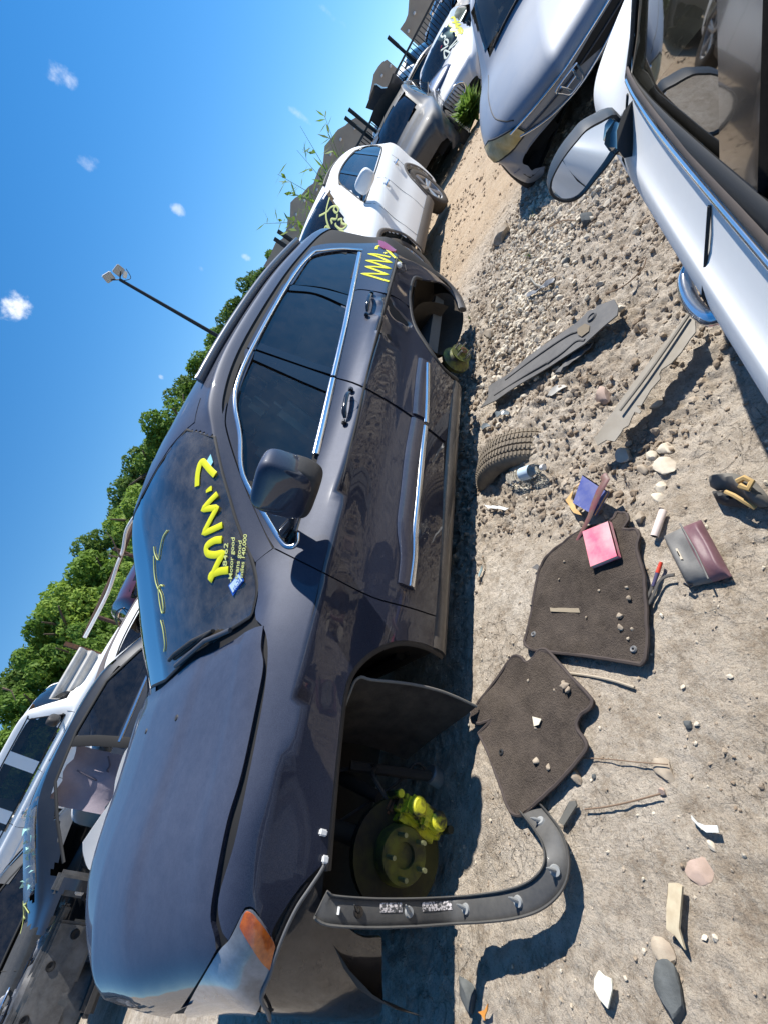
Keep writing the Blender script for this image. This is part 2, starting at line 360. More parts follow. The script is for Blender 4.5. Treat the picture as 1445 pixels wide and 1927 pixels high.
def panel(name, surf, pts, d, m, parent, step=.05, off=0.0, thick=.012, fn=None, smooth=True):
    """a skin panel: polygon of world points, pushed along d onto the surface, with a turned-in edge. fn(p, n) may dent it"""
    d = Vector(d).normalized(); u = Vector((1,0,0)); u = (u-d*u.dot(d))
    u = u.normalized() if u.length > .2 else Vector((0,1,0)); w = d.cross(u)
    P2 = [(Vector(p).dot(u), Vector(p).dot(w)) for p in pts]
    V2, F, E = slice_poly(P2, step); V = []; Nn = []
    for (a, b) in V2:
        p, n = surf.cast(u*a + w*b - d*6.0, d)
        if fn:
            p, n = fn(p, n)
        V.append(p+n*off); Nn.append(n)
    # orient faces by the surface normal
    Fo = []
    for f in F:
        a, b, c = V[f[0]], V[f[1]], V[f[2]]; Fo.append(f if (b-a).cross(c-a).dot(Nn[f[0]]) >= 0 else f[::-1])
    ring = {}; nv = len(V)
    for e in E:
        for i in e:
            if i not in ring:
                ring[i] = len(V); V.append(V[i]); Nn.append(Nn[i])
                V.append(V[i]-Nn[i]*thick); Nn.append(Nn[i])
    Fr = []
    for a, b in E: Fr.append((ring[a], ring[b], ring[b]+1, ring[a]+1))
    o = mk(name, V, Fo, m, parent, smooth)
    nn = np.array([tuple(n) for n in Nn])
    # rebuild with rim: rim keeps flat shading
    bpy.data.objects.remove(o)
    me_F = Fo+Fr
    o = mk(name, V, me_F, m, parent, True, normals=None)
    me = o.data; fl = np.ones(len(me.polygons), bool); fl[len(Fo):] = False; me.polygons.foreach_set('use_smooth', fl)
    A = np.array(matw(parent).inverted())[:3,:3] if parent else np.eye(3)
    nn = nn @ A.T; ln = []
    for pi, p in enumerate(me.polygons):
        for li in p.loop_indices:
            ln.append(tuple(nn[me.loops[li].vertex_index]) if pi < len(Fo) else tuple(p.normal))
    me.normals_split_custom_set(ln); return o
def strip(name, pn, width, height, m, parent, lift=0.0, n=8, mb=None, taper=False):
    """raised bead following (point, normal) pairs"""
    V = []; F = []; k = len(pn)
    for i, (p, nr) in enumerate(pn):
        t = pn[min(i+1,k-1)][0]-pn[max(i-1,0)][0]; t = t.normalized() if t.length > 1e-9 else Vector((1,0,0))
        nr = Vector(nr); b = t.cross(nr); b = b.normalized() if b.length > 1e-6 else Vector((0,0,1))
        w = width[i] if isinstance(width, (list,tuple)) else width
        if taper: w *= min(1, .35+min(i, k-1-i)*.5)
        for q in range(n):
            th = math.pi*2*q/n; c, s_ = math.cos(th), math.sin(th)
            V.append(Vector(p)+nr*(lift+height*.5*s_)+b*(w*.5*c))
    for i in range(k-1):
        for q in range(n): F.append((i*n+q, i*n+(q+1)%n, (i+1)*n+(q+1)%n, (i+1)*n+q))
    F.append(tuple(range(n))[::-1]); F.append(tuple((k-1)*n+q for q in range(n)))
    if mb is not None: mb.add(V, F); return None
    return autosmooth(mk(name, V, F, m, parent, True), 60)
def resample(P, step):
    P = [np.asarray(p, float) for p in P]; out = [P[0]]; 
    for a, b in zip(P[:-1], P[1:]):
        n = max(1, int(np.linalg.norm(b-a)/step)); out += [a+(b-a)*i/n for i in range(1, n+1)]
    return out
# ============================================================ the navy SUV in the middle
def text2d(body, size=1.0):
    cu = bpy.data.curves.new('tmp_text', 'FONT'); cu.body = body; cu.size = size; cu.offset = .012; cu.resolution_u = 3
    o = bpy.data.objects.new('tmp_text', cu); COL.objects.link(o); dg = bpy.context.evaluated_depsgraph_get(); me = o.evaluated_get(dg).to_mesh()
    V = [(v.co.x, v.co.y) for v in me.vertices]; F = [tuple(p.vertices) for p in me.polygons]
    o.evaluated_get(dg).to_mesh_clear(); bpy.data.objects.remove(o); bpy.data.curves.remove(cu); return V, F
def text_on(name, castf, body, o, e, m, parent, hgt, lift=.0025, slant=0):
    """writing laid on a surface: baseline runs in picture points from o to e, letters hgt tall to the left of that direction"""
    V, F = text2d(body); xs = [v[0] for v in V]; w = max(xs); o = np.array(o, float); e = np.array(e, float); d = (e-o); L_ = np.linalg.norm(d); d /= L_; u = np.array([d[1], -d[0]])
    P = []
    for (a, b) in V:
        q = o + d*(a/w*L_+b*slant*hgt) + u*(b*hgt/.72); p, n = castf(q[0], q[1]); P.append(p+n*lift)
    return mk(name, P, F, m, parent, False)

ROLL = math.radians(4.5)
XJ = Matrix.Translation((0,0,.14)) @ Matrix.Rotation(ROLL, 4, 'X') @ Matrix.Translation((0,0,-.14))
WX = [0,0,0,0,0,0,.02,.10,.28,.72,1.0]
def row(xs, xc, Y, Z, wx=WX): return [(xs+(xc-xs)*w, y, z) for w, y, z in zip(wx, Y, Z)]
JR = [
 row(-.47,-.50, [.34,.31,.30,.30,.30,.30,.32,.38,.48,.70,.97], [.13,.17,.24,.29,.33,.36,.38,.39,.40,.40,.40]),
 row(-.44,-.57, [.26,.23,.21,.20,.20,.20,.22,.29,.42,.68,.97], [.13,.18,.30,.40,.48,.53,.56,.57,.58,.58,.58]),
 row(-.37,-.55, [.18,.15,.13,.12,.12,.13,.16,.24,.37,.66,.97], [.13,.18,.34,.48,.57,.62,.67,.695,.705,.715,.72]),
 row(-.27,-.46, [.12,.08,.06,.06,.07,.08,.12,.21,.32,.62,.97], [.13,.18,.36,.52,.62,.68,.735,.765,.775,.80,.81]),
 row(-.10,-.24, [.09,.04,.02,.025,.045,.06,.11,.20,.30,.60,.97], [.13,.18,.38,.56,.68,.745,.795,.82,.828,.865,.875]),
 row(.15,.05,  [.09,.04,.015,.02,.04,.055,.11,.20,.29,.60,.97], [.13,.18,.39,.58,.71,.775,.825,.85,.857,.895,.905]),
 row(.40,.30,  [.10,.045,.015,.025,.04,.055,.12,.205,.30,.60,.97], [.13,.18,.40,.60,.735,.80,.86,.89,.895,.925,.935]),
 row(.56,.42,  [.10,.05,.015,.03,.04,.06,.14,.225,.31,.60,.97], [.13,.18,.40,.60,.74,.81,.88,.905,.915,.945,.955]),
 row(.75,.62,  [.10,.05,.015,.035,.045,.06,.145,.24,.31,.60,.97], [.13,.18,.40,.60,.745,.82,.885,.985,1.03,1.07,1.08]),
 row(1.05,.92, [.10,.05,.015,.04,.045,.06,.145,.27,.33,.60,.97], [.13,.18,.40,.61,.755,.83,.895,1.135,1.195,1.25,1.26]),
 row(1.30,1.16,[.10,.05,.015,.04,.045,.06,.145,.295,.36,.61,.97], [.13,.18,.40,.61,.765,.84,.905,1.265,1.325,1.395,1.41]),
 row(1.50,1.36,[.10,.05,.015,.04,.045,.06,.145,.31,.39,.62,.97], [.13,.18,.40,.61,.77,.85,.915,1.345,1.405,1.455,1.47]),
 row(1.90,1.80,[.10,.05,.015,.04,.045,.06,.145,.32,.40,.63,.97], [.13,.18,.40,.61,.785,.87,.94,1.395,1.455,1.495,1.51]),
 row(2.65,2.60,[.10,.05,.015,.04,.045,.065,.15,.325,.41,.64,.97], [.13,.18,.40,.62,.80,.90,1.00,1.40,1.465,1.51,1.525]),
 row(3.25,3.25,[.10,.05,.02,.04,.05,.075,.16,.335,.42,.65,.97], [.14,.19,.40,.63,.81,.92,1.03,1.365,1.43,1.485,1.50]),
 row(3.60,3.62,[.12,.08,.05,.06,.07,.10,.19,.35,.43,.66,.97], [.17,.22,.40,.63,.81,.92,1.03,1.325,1.39,1.45,1.465]),
 row(3.80,3.86,[.17,.13,.10,.11,.12,.15,.23,.37,.46,.67,.97], [.24,.29,.42,.63,.81,.92,1.02,1.26,1.33,1.39,1.40]),
 row(3.88,4.00,[.30,.26,.22,.20,.20,.23,.29,.42,.50,.70,.97], [.32,.36,.45,.63,.80,.90,.98,1.10,1.14,1.17,1.18]),
 row(3.92,4.04,[.50,.48,.45,.42,.42,.44,.47,.55,.60,.75,.97], [.36,.39,.46,.58,.68,.75,.80,.84,.86,.87,.87]),
]
for r in JR:   # sharpen the shoulder line along the doors
    for q, (x, y, z) in enumerate(r):
        if .1 <= r[0][0] <= 3.3:
            if q == 4: r[4] = (x, y-.016, z)
            if q == 3: r[3] = (x, y+.004, z)
            if q == 5: r[5] = (x, r[4][1]+.005, r[4][2]+.030)
JS = Surf(JR, 1.94, XJ, (10,10))
JP = JS.px
suv = empty('parked_suv', (1.4, .97, 0), 0, 'dark navy SUV without wheels, yellow MM.2 sprayed on its windscreen and rear quarter', 'car')
SIDE = (0, 1, 0); BZ = XJ.to_3x3() @ Vector((0,0,-1))
def T(*pts): return [JP(*p)[0] for p in pts]
def TS(pts, n=5, step=None):
    c = crv(pts, n); c = resample(c, step) if step else c
    return [JP(*p) for p in c]
def TP(pts, n=5): return [a for a, b in TS(pts, n)]
# picture coordinates of the enlarged crops used for tracing
z5 = lambda a, b: (380+a/2.627, 400+b/2.627)
z4 = lambda a, b: (200+a/2.89, 700+b/2.89)
z2 = lambda a, b: (150+a/1.9267, 1150+b/1.9267)
z9 = lambda a, b: (560+a/3.2125, 1180+b/3.2125)

# openings in the shell, as outlines in body side view (x, z)
def inv2(P):
    Xi = np.array(XJ.inverted()); return [tuple((Xi[:3,:3] @ np.array(p) + Xi[:3,3])[[0,2]]) for p in P]
win_px = [z5(770,190),z5(770,190),z5(735,395),z5(650,790),z5(560,1200),(548,1020),(548,1020),z4(935,860),z4(880,760),z4(770,560),z4(715,330),z4(725,130),z5(170,850),z5(235,700),z5(290,610),z5(430,360),z5(540,215),z5(600,195),z5(770,190)]
WIN = TP(win_px, 4)
ARCHF = TP([(838,1250),(838,1250),(795,1225),(740,1222),(690,1245),(665,1290),(650,1400),(637,1550),(628,1650),(612,1690),(612,1690),z2(1100,1250),z2(1110,1400),(880,1500),(838,1250)], 4)
ARCHR = TP([z5(1090,330),z5(1180,335),z5(1250,400),z5(1290,520),z5(1290,700),z5(1300,800),z5(1255,815),z5(1255,815),z5(1190,750),z5(1120,640),z5(1065,545),z5(1055,430),z5(1090,330)], 4)
WS_px = [(480,1164),(480,1164),z4(800,1310),z4(800,1230),z4(760,1100),z4(700,880),z4(630,600),z4(585,350),z4(585,350),z4(500,440),z4(330,640),z4(250,820)]
bx = JS.body; fx = bx[JS.Q].mean(axis=1)
keep = np.ones(len(JS.Q), bool)
for P in (inv2(WIN), inv2(ARCHF), inv2(ARCHR)):
    Pn = P
    if P is not None: keep &= ~(in_poly(Pn, fx[:,0], fx[:,2]) & (fx[:,1] < .62))
# windscreen opening in body space, by row/column
a_, b_ = JS.shape; qi = np.arange(len(JS.Q)); ri = qi//(b_-1); ci = qi % (b_-1); ci = np.minimum(ci, 2*100-1-ci)
XI = XJ.inverted()
ws_near = [XI @ p for p in TP([(405,822),(405,822),z4(628,520),z4(668,660),z4(718,830),z4(778,980),z4(808,1080),z4(820,1180),z4(800,1290),z4(784,1332),z4(784,1332)], 4)]
ws_near = [(p.x, p.y) for p in ws_near]
wtop = [(1.33,.47),(1.26,.66),(1.215,.97)]; wbot = [(.47,.66),(.43,.97)]
half_ = ws_near+[wbot[0]]
wspoly = half_+[wbot[1]]+[(x, 1.94-y) for x, y in half_][::-1]+[(x, 1.94-y) for x, y in wtop[:2]]+[wtop[2]]+wtop[:2][::-1]
top_n = fx[:,2] > .82
keep &= ~(in_poly(wspoly, fx[:,0], fx[:,1]) & top_n)
keep &= ~((fx[:,2] < .30) & (fx[:,0] > -.50) & (fx[:,0] < .58) & (fx[:,1] < .6))
def grow(P, k): c = np.mean(P, axis=0); return [tuple(c+(np.array(p)-c)*k) for p in P]
for P in (inv2(ARCHF), inv2(ARCHR)): keep &= ~(in_poly(grow(P, 1.12), fx[:,0], fx[:,2]) & (fx[:,1] < .62))
Vb = JS.W - JS.N*.010
body = mk('body_shell', Vb, JS.Q[keep], DARKIN, suv, True)
# the far half and the roof carry paint
far = keep & ((fx[:,1] > 1.2) | ((ci >= 70) & (ri > 94)))
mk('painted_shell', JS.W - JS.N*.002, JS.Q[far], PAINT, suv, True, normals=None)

def dent(cs):
    cs = [(JP(*c[:2])[0], c[2], c[3]) for c in cs]
    def h(p): return sum(A*math.exp(-((p-c).length_squared)/(s*s)) for c, A, s in cs)
    def f(p, n):
        h0 = h(p)
        if abs(h0) < 1e-5: return p, n
        u = n.orthogonal().normalized(); w = n.cross(u); e = .004
        g = u*((h(p+u*e)-h0)/e) + w*((h(p+w*e)-h0)/e); return p+n*h0, (n-g).normalized()
    return f
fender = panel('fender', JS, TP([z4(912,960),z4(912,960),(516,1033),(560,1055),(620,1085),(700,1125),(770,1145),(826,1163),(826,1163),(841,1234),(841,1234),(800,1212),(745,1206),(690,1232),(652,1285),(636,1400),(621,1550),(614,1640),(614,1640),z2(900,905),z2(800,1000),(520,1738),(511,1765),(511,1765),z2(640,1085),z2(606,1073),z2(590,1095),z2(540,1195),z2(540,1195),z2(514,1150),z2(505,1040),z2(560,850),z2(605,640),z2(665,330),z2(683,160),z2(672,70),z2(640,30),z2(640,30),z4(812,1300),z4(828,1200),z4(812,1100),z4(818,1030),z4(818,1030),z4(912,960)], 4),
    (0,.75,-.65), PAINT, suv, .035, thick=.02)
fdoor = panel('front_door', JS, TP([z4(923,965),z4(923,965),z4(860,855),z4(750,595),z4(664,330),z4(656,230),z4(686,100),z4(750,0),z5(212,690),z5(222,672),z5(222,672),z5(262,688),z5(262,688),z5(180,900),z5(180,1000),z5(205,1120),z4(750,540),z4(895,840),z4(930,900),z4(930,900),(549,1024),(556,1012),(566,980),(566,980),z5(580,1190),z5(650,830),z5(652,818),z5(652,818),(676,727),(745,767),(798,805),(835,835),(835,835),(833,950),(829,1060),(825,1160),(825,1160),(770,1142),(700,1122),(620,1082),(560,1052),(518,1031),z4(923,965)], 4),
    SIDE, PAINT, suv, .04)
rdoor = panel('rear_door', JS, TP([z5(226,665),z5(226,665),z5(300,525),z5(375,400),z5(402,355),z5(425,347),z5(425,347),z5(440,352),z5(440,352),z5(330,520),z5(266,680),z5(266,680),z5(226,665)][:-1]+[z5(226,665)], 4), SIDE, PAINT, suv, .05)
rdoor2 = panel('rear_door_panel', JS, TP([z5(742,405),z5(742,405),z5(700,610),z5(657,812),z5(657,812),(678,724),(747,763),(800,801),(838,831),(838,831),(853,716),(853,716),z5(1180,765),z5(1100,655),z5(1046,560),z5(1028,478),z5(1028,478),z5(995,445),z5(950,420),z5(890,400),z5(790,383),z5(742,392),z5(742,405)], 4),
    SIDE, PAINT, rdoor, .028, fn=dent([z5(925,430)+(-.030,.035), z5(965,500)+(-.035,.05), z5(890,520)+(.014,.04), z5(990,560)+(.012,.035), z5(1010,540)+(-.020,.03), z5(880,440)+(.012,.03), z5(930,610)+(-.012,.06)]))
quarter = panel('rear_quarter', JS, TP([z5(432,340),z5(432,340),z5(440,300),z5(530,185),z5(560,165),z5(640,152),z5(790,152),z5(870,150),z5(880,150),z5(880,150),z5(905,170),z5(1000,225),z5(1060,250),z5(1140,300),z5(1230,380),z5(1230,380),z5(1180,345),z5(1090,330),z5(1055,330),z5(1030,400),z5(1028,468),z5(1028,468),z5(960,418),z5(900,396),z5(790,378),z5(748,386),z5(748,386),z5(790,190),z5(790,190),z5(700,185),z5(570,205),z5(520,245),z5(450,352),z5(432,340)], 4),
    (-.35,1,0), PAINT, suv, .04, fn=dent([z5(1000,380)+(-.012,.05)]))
# hood, whole width: near edge traced, far edge mirrored from it in body space
hood_n = TP([(497,1178),(497,1178),z2(660,130),z2(668,200),z2(645,330),z2(590,590),z2(540,760),z2(500,960),z2(480,1100),z2(496,1180),z2(500,1225),z2(500,1225),z2(470,1280),z2(420,1360),z2(370,1435)], 4)
nb = [XI @ p for p in hood_n]; rear_mid = XI @ JP(392,1245)[0]
front = [(-.455,.40),(-.52,.62),(-.545,.97)]
fb = [Vector((x, y, .7)) for x, y in front]
half = nb + fb[:2]
mir = [Vector((p.x, 1.94-p.y, p.z)) for p in half][::-1]
rear = [Vector((.43,1.30,.9)), Vector((.40,.97,.9)), Vector((.43,.64,.9))]
hoodpoly = [XJ @ p for p in (half + [fb[2]] + mir + rear)]
def hood_fn(p, n):
    b = XI @ p; y = min(b.y, 1.94-b.y); h = 0
    # raised centre bulge with a crease either side
    t = (y-(.52+.10*max(0, .35-b.x)))/.014; h = .012/(1+math.exp(-max(-30, min(30, t)))); dh = .012/.014*math.exp(-abs(t))/(1+math.exp(-abs(t)))**2
    sg = 1 if b.y < .97 else -1; fade = min(1, max(0, (b.x+.42)/.15)); return p+n*h*fade, (n-Vector((0,sg,0))*dh*fade).normalized()
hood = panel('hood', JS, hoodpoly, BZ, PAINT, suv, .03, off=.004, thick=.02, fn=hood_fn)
for px in (z2(368,390), z2(257,438)):
    p, n = JP(*px); MB().lathe(p+n*.004, n, [(.0,.016),(.010,.015),(.016,.004),(.018,-.002)], 12).build('washer_nozzle', BLACKPL, hood)
# cowl
cw = [XJ @ Vector(q) for q in ((.50,.28,.9),(.50,.5,.9),(.42,.97,.9),(.50,1.44,.9),(.50,1.66,.9),(.62,1.64,.9),(.56,1.3,.9),(.50,.97,.9),(.56,.6,.9),(.62,.30,.9))]
panel('cowl', JS, cw, BZ, mat('cowl_grey', (.10,.095,.085), .7, dust=(.8,(.30,.26,.20)), bump=(60,.3,.004)), suv, .05, off=-.022, thick=.01)
# windscreen
wpoly = [XJ @ Vector((x,y,1)) for x, y in wspoly]
windscreen = panel('windscreen', JS, wpoly, BZ, CLEAR, suv, .06, off=-.002, thick=.004)
band = [(x,y,0) for x, y in wspoly]
bb = [JS.cast(XJ @ Vector((q[0],q[1],4)), BZ) for q in band]
strip('windscreen_seal', bb+[bb[0]], .014, .003, SEAL, windscreen, 0)
panel('windscreen_pillar', JS, TP([z4(596,345),z4(596,345),z4(632,520),z4(672,655),z4(724,822),z4(784,975),z4(812,1035),z4(812,1035),z4(905,960),z4(905,960),z4(852,850),z4(740,590),z4(655,330),z4(648,230),z4(660,160),z4(660,160),z4(596,345)], 4), (0,.75,-.65), PAINT, suv, .03, off=.001, thick=.015)
# side glass
glass_f = panel('front_window', JS, TP([z5(570,1185),z5(570,1185),z5(612,885),z5(612,885),z5(255,730),z5(255,730),z5(190,870),z5(185,980),z5(205,1080),z4(745,520),z4(880,790),(540,1005),(540,1005),(552,1010),(562,975),z5(570,1185)], 4), SIDE, FRONTG, fdoor, .12, off=-.012, thick=.003)
glass_r = panel('rear_window', JS, TP([z5(645,768),z5(645,768),z5(722,470),z5(722,470),z5(560,400),z5(425,385),z5(425,385),z5(300,570),z5(290,640),z5(290,640),z5(645,768)], 4), SIDE, PRIV, rdoor, .12, off=-.012, thick=.003)
glass_q = panel('quarter_window', JS, TP([z5(738,400),z5(738,400),z5(782,200),z5(782,200),z5(700,190),z5(590,200),z5(545,220),z5(440,345),z5(440,345),z5(600,360),z5(738,400)], 4), SIDE, PRIV, quarter, .12, off=-.012, thick=.003)
panel('pillar_trim', JS, TP([z5(652,800),z5(652,800),z5(648,768),z5(648,768),z5(288,640),z5(288,640),z5(268,670),z5(268,670),z5(652,800)]), SIDE, GLOSSBLK, rdoor, .1, off=-.004, thick=.01)
panel('pillar_trim', JS, TP([z5(640,818),z5(640,818),z5(615,880),z5(615,880),z5(256,722),z5(256,722),z5(264,680),z5(264,680),z5(646,812),z5(640,818)]), SIDE, GLOSSBLK, fdoor, .1, off=-.004, thick=.01)
panel('pillar_trim', JS, TP([z5(738,410),z5(738,410),z5(726,462),z5(726,462),z5(570,396),z5(432,380),z5(432,380),z5(440,352),z5(440,352),z5(590,372),z5(738,410)]), SIDE, GLOSSBLK, rdoor, .1, off=-.004, thick=.01)
# bright trim round the side glass
strip('chrome_surround', TS([z5(795,186),z5(795,186),z5(700,180),z5(600,188),z5(540,208),z5(430,345),z5(245,680),z5(175,850),z5(165,960),z5(190,1100),z4(745,560),z4(880,805),z4(960,930),z4(1005,950),z4(1035,930),z4(1040,880)], 5), .020, .012, CHROME, fdoor, .002)
strip('belt_chrome', TS([z5(780,200),z5(780,200),z5(742,392),z5(700,600),z5(652,810)], 4), .030, .014, CHROME, rdoor, .002)
strip('belt_chrome', TS([z5(650,822),z5(650,822),z5(600,1040),z5(562,1195)], 4), .034, .014, CHROME, fdoor, .002)
# lower side mouldings
for par, pts in ((fdoor, [z5(1068,1030),z5(1040,1200),z5(1020,1400),z5(1005,1560),(768,1050),(764,1104)]), (rdoor, [z5(1098,735),z5(1098,735),z5(1085,850),z5(1073,1010)])):
    mo = strip('side_moulding', TS([pts[0]]+pts, 4), .085, .018, mat('moulding_navy', (.035,.04,.07), .3, .4, .7, dust=(.3,(.2,.18,.17))), par, .003, taper=False)
for par, pts in ((fdoor, [z5(1100,1062),z5(1085,1200),z5(1067,1400),z5(1050,1570),(778,1050),(771,1106)]), (rdoor, [z5(1112,752),z5(1112,752),z5(1110,900),z5(1104,1045)])):
    strip('moulding_chrome', TS([pts[0]]+pts, 4), .030, .018, CHROME, par, .008)
sill = strip('rocker_panel', [JS.near(XJ @ Vector((x, .05, .19))) for x in np.linspace(.60, 2.40, 30)], .10, .05, mat('rocker_black', (.02,.02,.025), .3, .2, .4, dust=(.5,(.25,.21,.16))), suv, -.012)
# black lip round the arches
strip('arch_lip', TS([(842,1236),(842,1236),(800,1212),(745,1206),(690,1232),(654,1285),(638,1400),(624,1550),(616,1640)], 5), .035, .02, BLACKPL, fender, -.012)
strip('arch_lip', TS([z5(1085,325),z5(1050,322),z5(1032,380),z5(1030,450),z5(1050,550),z5(1110,650),z5(1190,765),z5(1262,825)], 5), .028, .02, BLACKPL, quarter, -.004)
# handles: cupped recess, bow grip, end lugs
def handle(cx, cy, ax, ay, par, L_=.19):
    a, na = JP(*cx); b, nb_ = JP(*cy); d = (b-a).normalized(); n = ((na+nb_)/2).normalized(); c = (a+b)/2; w = n.cross(d)
    mb = MB(); mb.lathe(c-n*.002, n, [(.0,-.018),(.03,-.016),(.045,-.004),(.05,.003)], 20); o = mb.build('handle_recess', DARKIN, par)
    mb = MB(); pts = [c+d*(L_*.5*t)+n*(.012+.028*(1-abs(t)**4)) for t in np.linspace(-1, 1, 11)]
    mb.tube(pts, [.008]+[.013]*9+[.008], 10, flat=.7, upv=n); h = mb.build('door_handle', GLOSSBLK, par)
    MB().box(a-d*.008+n*.012, (.028,.024,.026), Matrix((d, w, n)).transposed(), .006).build('handle_cap', GLOSSBLK, h)
    MB().box(b+d*.008+n*.012, (.028,.024,.026), Matrix((d, w, n)).transposed(), .006).build('handle_cap', GLOSSBLK, h)
    return h
handle(z5(740,890), z5(710,1040), 0, 0, fdoor); handle(z5(840,410), z5(815,510), 0, 0, rdoor)
# mirror
def superell(c, r, e=.45, nu=28, nv=16, R=Matrix.Identity(3), zcut=None, taper=0):
    V = []; F = []
    f = lambda v, q: math.copysign(abs(v)**q, v)
    for i in range(nv+1):
        ph = -math.pi/2+math.pi*i/nv
        for j in range(nu):
            th = 2*math.pi*j/nu; x = f(math.cos(ph), e)*f(math.cos(th), e); y = f(math.cos(ph), e)*f(math.sin(th), e); z = f(math.sin(ph), e)
            y2 = y*(1-taper*max(0, -z)); V.append(Vector(c)+R@Vector((x*r[0], y2*r[1], z*r[2])))
    for i in range(nv):
        for j in range(nu): F.append((i*nu+j, i*nu+(j+1)%nu, (i+1)*nu+(j+1)%nu, (i+1)*nu+j))
    return V, F
mc = Vector((.875,-.125,1.015)); Rm = Matrix.Rotation(math.radians(-12), 3, 'X') @ Matrix.Rotation(math.radians(8), 3, 'Z')
V, F = superell(mc, (.066,.116,.102), .44, R=Rm, taper=.12); mir_o = mk('mirror_housing', V, F, PAINT, fdoor, True)
V, F = superell(mc+Rm@Vector((.010,0,-.050)), (.062,.113,.068), .42, R=Rm, taper=.15); mk('mirror_base', V, F, BLACKPL, mir_o, True)
MB().tube([mc+Vector((.0,.07,-.08)), mc+Vector((-.01,.15,-.10)), mc+Vector((-.02,.22,-.10))], [.035,.03,.04], 10, flat=.6).build('mirror_arm', GLOSSBLK, mir_o)
panel('mirror_sail', JS, TP([z4(1000,800),z4(1000,800),z4(930,860),z4(850,690),z4(850,690),z4(930,740),z4(1000,800)]), SIDE, GLOSSBLK, fdoor, .08, off=.004)
# headlamp, amber marker
lampbk = panel('headlight_bowl', JS, TP([z2(590,1100),z2(590,1100),z2(606,1085),z2(640,1095),z2(705,1200),z2(692,1310),z2(660,1420),z2(600,1510),z2(480,1530),z2(380,1455),z2(380,1455),z2(430,1360),z2(505,1235),z2(545,1190),z2(590,1100)], 4), (.9,.45,-.1), mat('lamp_reflector', (.30,.31,.33), .25, .6, noise=(9,(.03,.03,.035),.08)), suv, .04, off=-.03, thick=.03)
panel('headlight_lens', JS, TP([z2(590,1100),z2(590,1100),z2(606,1085),z2(640,1095),z2(705,1200),z2(692,1310),z2(660,1420),z2(600,1510),z2(480,1530),z2(380,1455),z2(380,1455),z2(430,1360),z2(505,1235),z2(545,1190),z2(590,1100)], 4), (.9,.45,-.1), mat('cloudy_lens', (.34,.37,.41), .10, .0, .8, noise=(11,(.07,.08,.10),.16,7), dust=(.25,(.45,.44,.40))), lampbk, .04, off=.0, thick=.02)
panel('amber_reflector', JS, TP([z2(585,1130),z2(585,1130),z2(604,1090),z2(640,1110),z2(705,1200),z2(703,1240),z2(690,1300),z2(690,1300),z2(660,1270),z2(620,1210),z2(585,1150),z2(585,1130)], 4), (.9,.45,-.1), mat('amber_lens', (.75,.16,.01), .15, coat=1, noise=(60,(.45,.08,.005),.15)), lampbk, .04, off=.003, thick=.01)
# bumper cover side, dropped from its clips
bump = panel('bumper_cover', JS, TP([z2(715,1190),z2(715,1190),z2(760,1085),z2(800,1020),z2(845,985),z2(880,1060),z2(880,1060),z2(1010,1180),z2(1100,1190),z2(1100,1190),z2(1100,1320),z2(1085,1497),z2(900,1560),z2(640,1560),z2(650,1480),z2(690,1330),z2(715,1190)], 4), (.7,.7,0), mat('bumper_gloss', (.014,.014,.018), .10, .1, .8, dust=(.22,(.2,.17,.14))), suv, .04, off=-.008, thick=.01)
strip('bumper_clip_edge', TS([z2(895,905),z2(870,950),z2(830,1010),z2(790,1070),z2(750,1150),z2(715,1240),z2(690,1320),z2(660,1400),z2(690,1470),z2(670,1560)], 4), .010, .006, mat('grey_clip_plastic', (.13,.13,.13), .6), bump, .003)
MB().box(JP(*z2(885,900))[0]+Vector((0,-.01,0)), (.018,.010,.018), None, .003).build('clip', WHITEP, bump)
MB().box(JP(*z9(152,1243))[0]+Vector((0,-.004,0)), (.016,.012,.022), None, .003).build('clip', WHITEP, fender)
# tail lamp
panel('tail_light', JS, TP([z5(872,140),z5(872,140),z5(905,150),z5(960,190),z5(960,190),z5(935,195),z5(880,170),z5(872,140)]), (-.6,1,0), mat('red_lens', (.35,.01,.012), .12, coat=1), quarter, .04, off=.006, thick=.02)
# fuel flap area: torn clip and white latch
p, n = JP(*z5(965,270)); MB().box(p+n*.02, (.05,.03,.035), None, .008).build('white_latch', WHITEP, quarter)
MB().tube([p+n*.03, p+Vector((.02,-.04,-.03)), p+Vector((-.03,-.03,-.06)), p+Vector((-.06,-.01,-.03))], .004, 6).build('latch_cable', BLACKPL, quarter)
# roof rail, seams
strip('roof_rail', [JS.near(XJ @ Vector((x, .44, 1.45+.05))) for x in np.linspace(1.62, 3.45, 24)], .05, .05, mat('rail_grey', (.10,.11,.13), .35, .5), suv, .02, taper=True)
# hood gap lining
# wiper
wp = [(333,1240),(345,1228),(375,1205),(405,1188)]
q = [JP(*p) for p in wp]; MB().tube([q[0][0]+q[0][1]*.03, q[1][0]+q[1][1]*.035, q[2][0]+q[2][1]*.03, q[3][0]+q[3][1]*.012], .008, 8).build('wiper_arm', BLACKPL, suv)
q = [JP(*p) for p in resample([(338,1238),(410,1187)], 8)]; wb = strip('wiper_blade', q, .016, .02, SEAL, suv, .018)
q = [JP(*p) for p in resample([(345,1252),(400,1206),(448,1190)], 10)]; strip('wiper_arm', q, .020, .016, mat('wiper_metal', (.10,.10,.11), .45, .4), suv, .03)
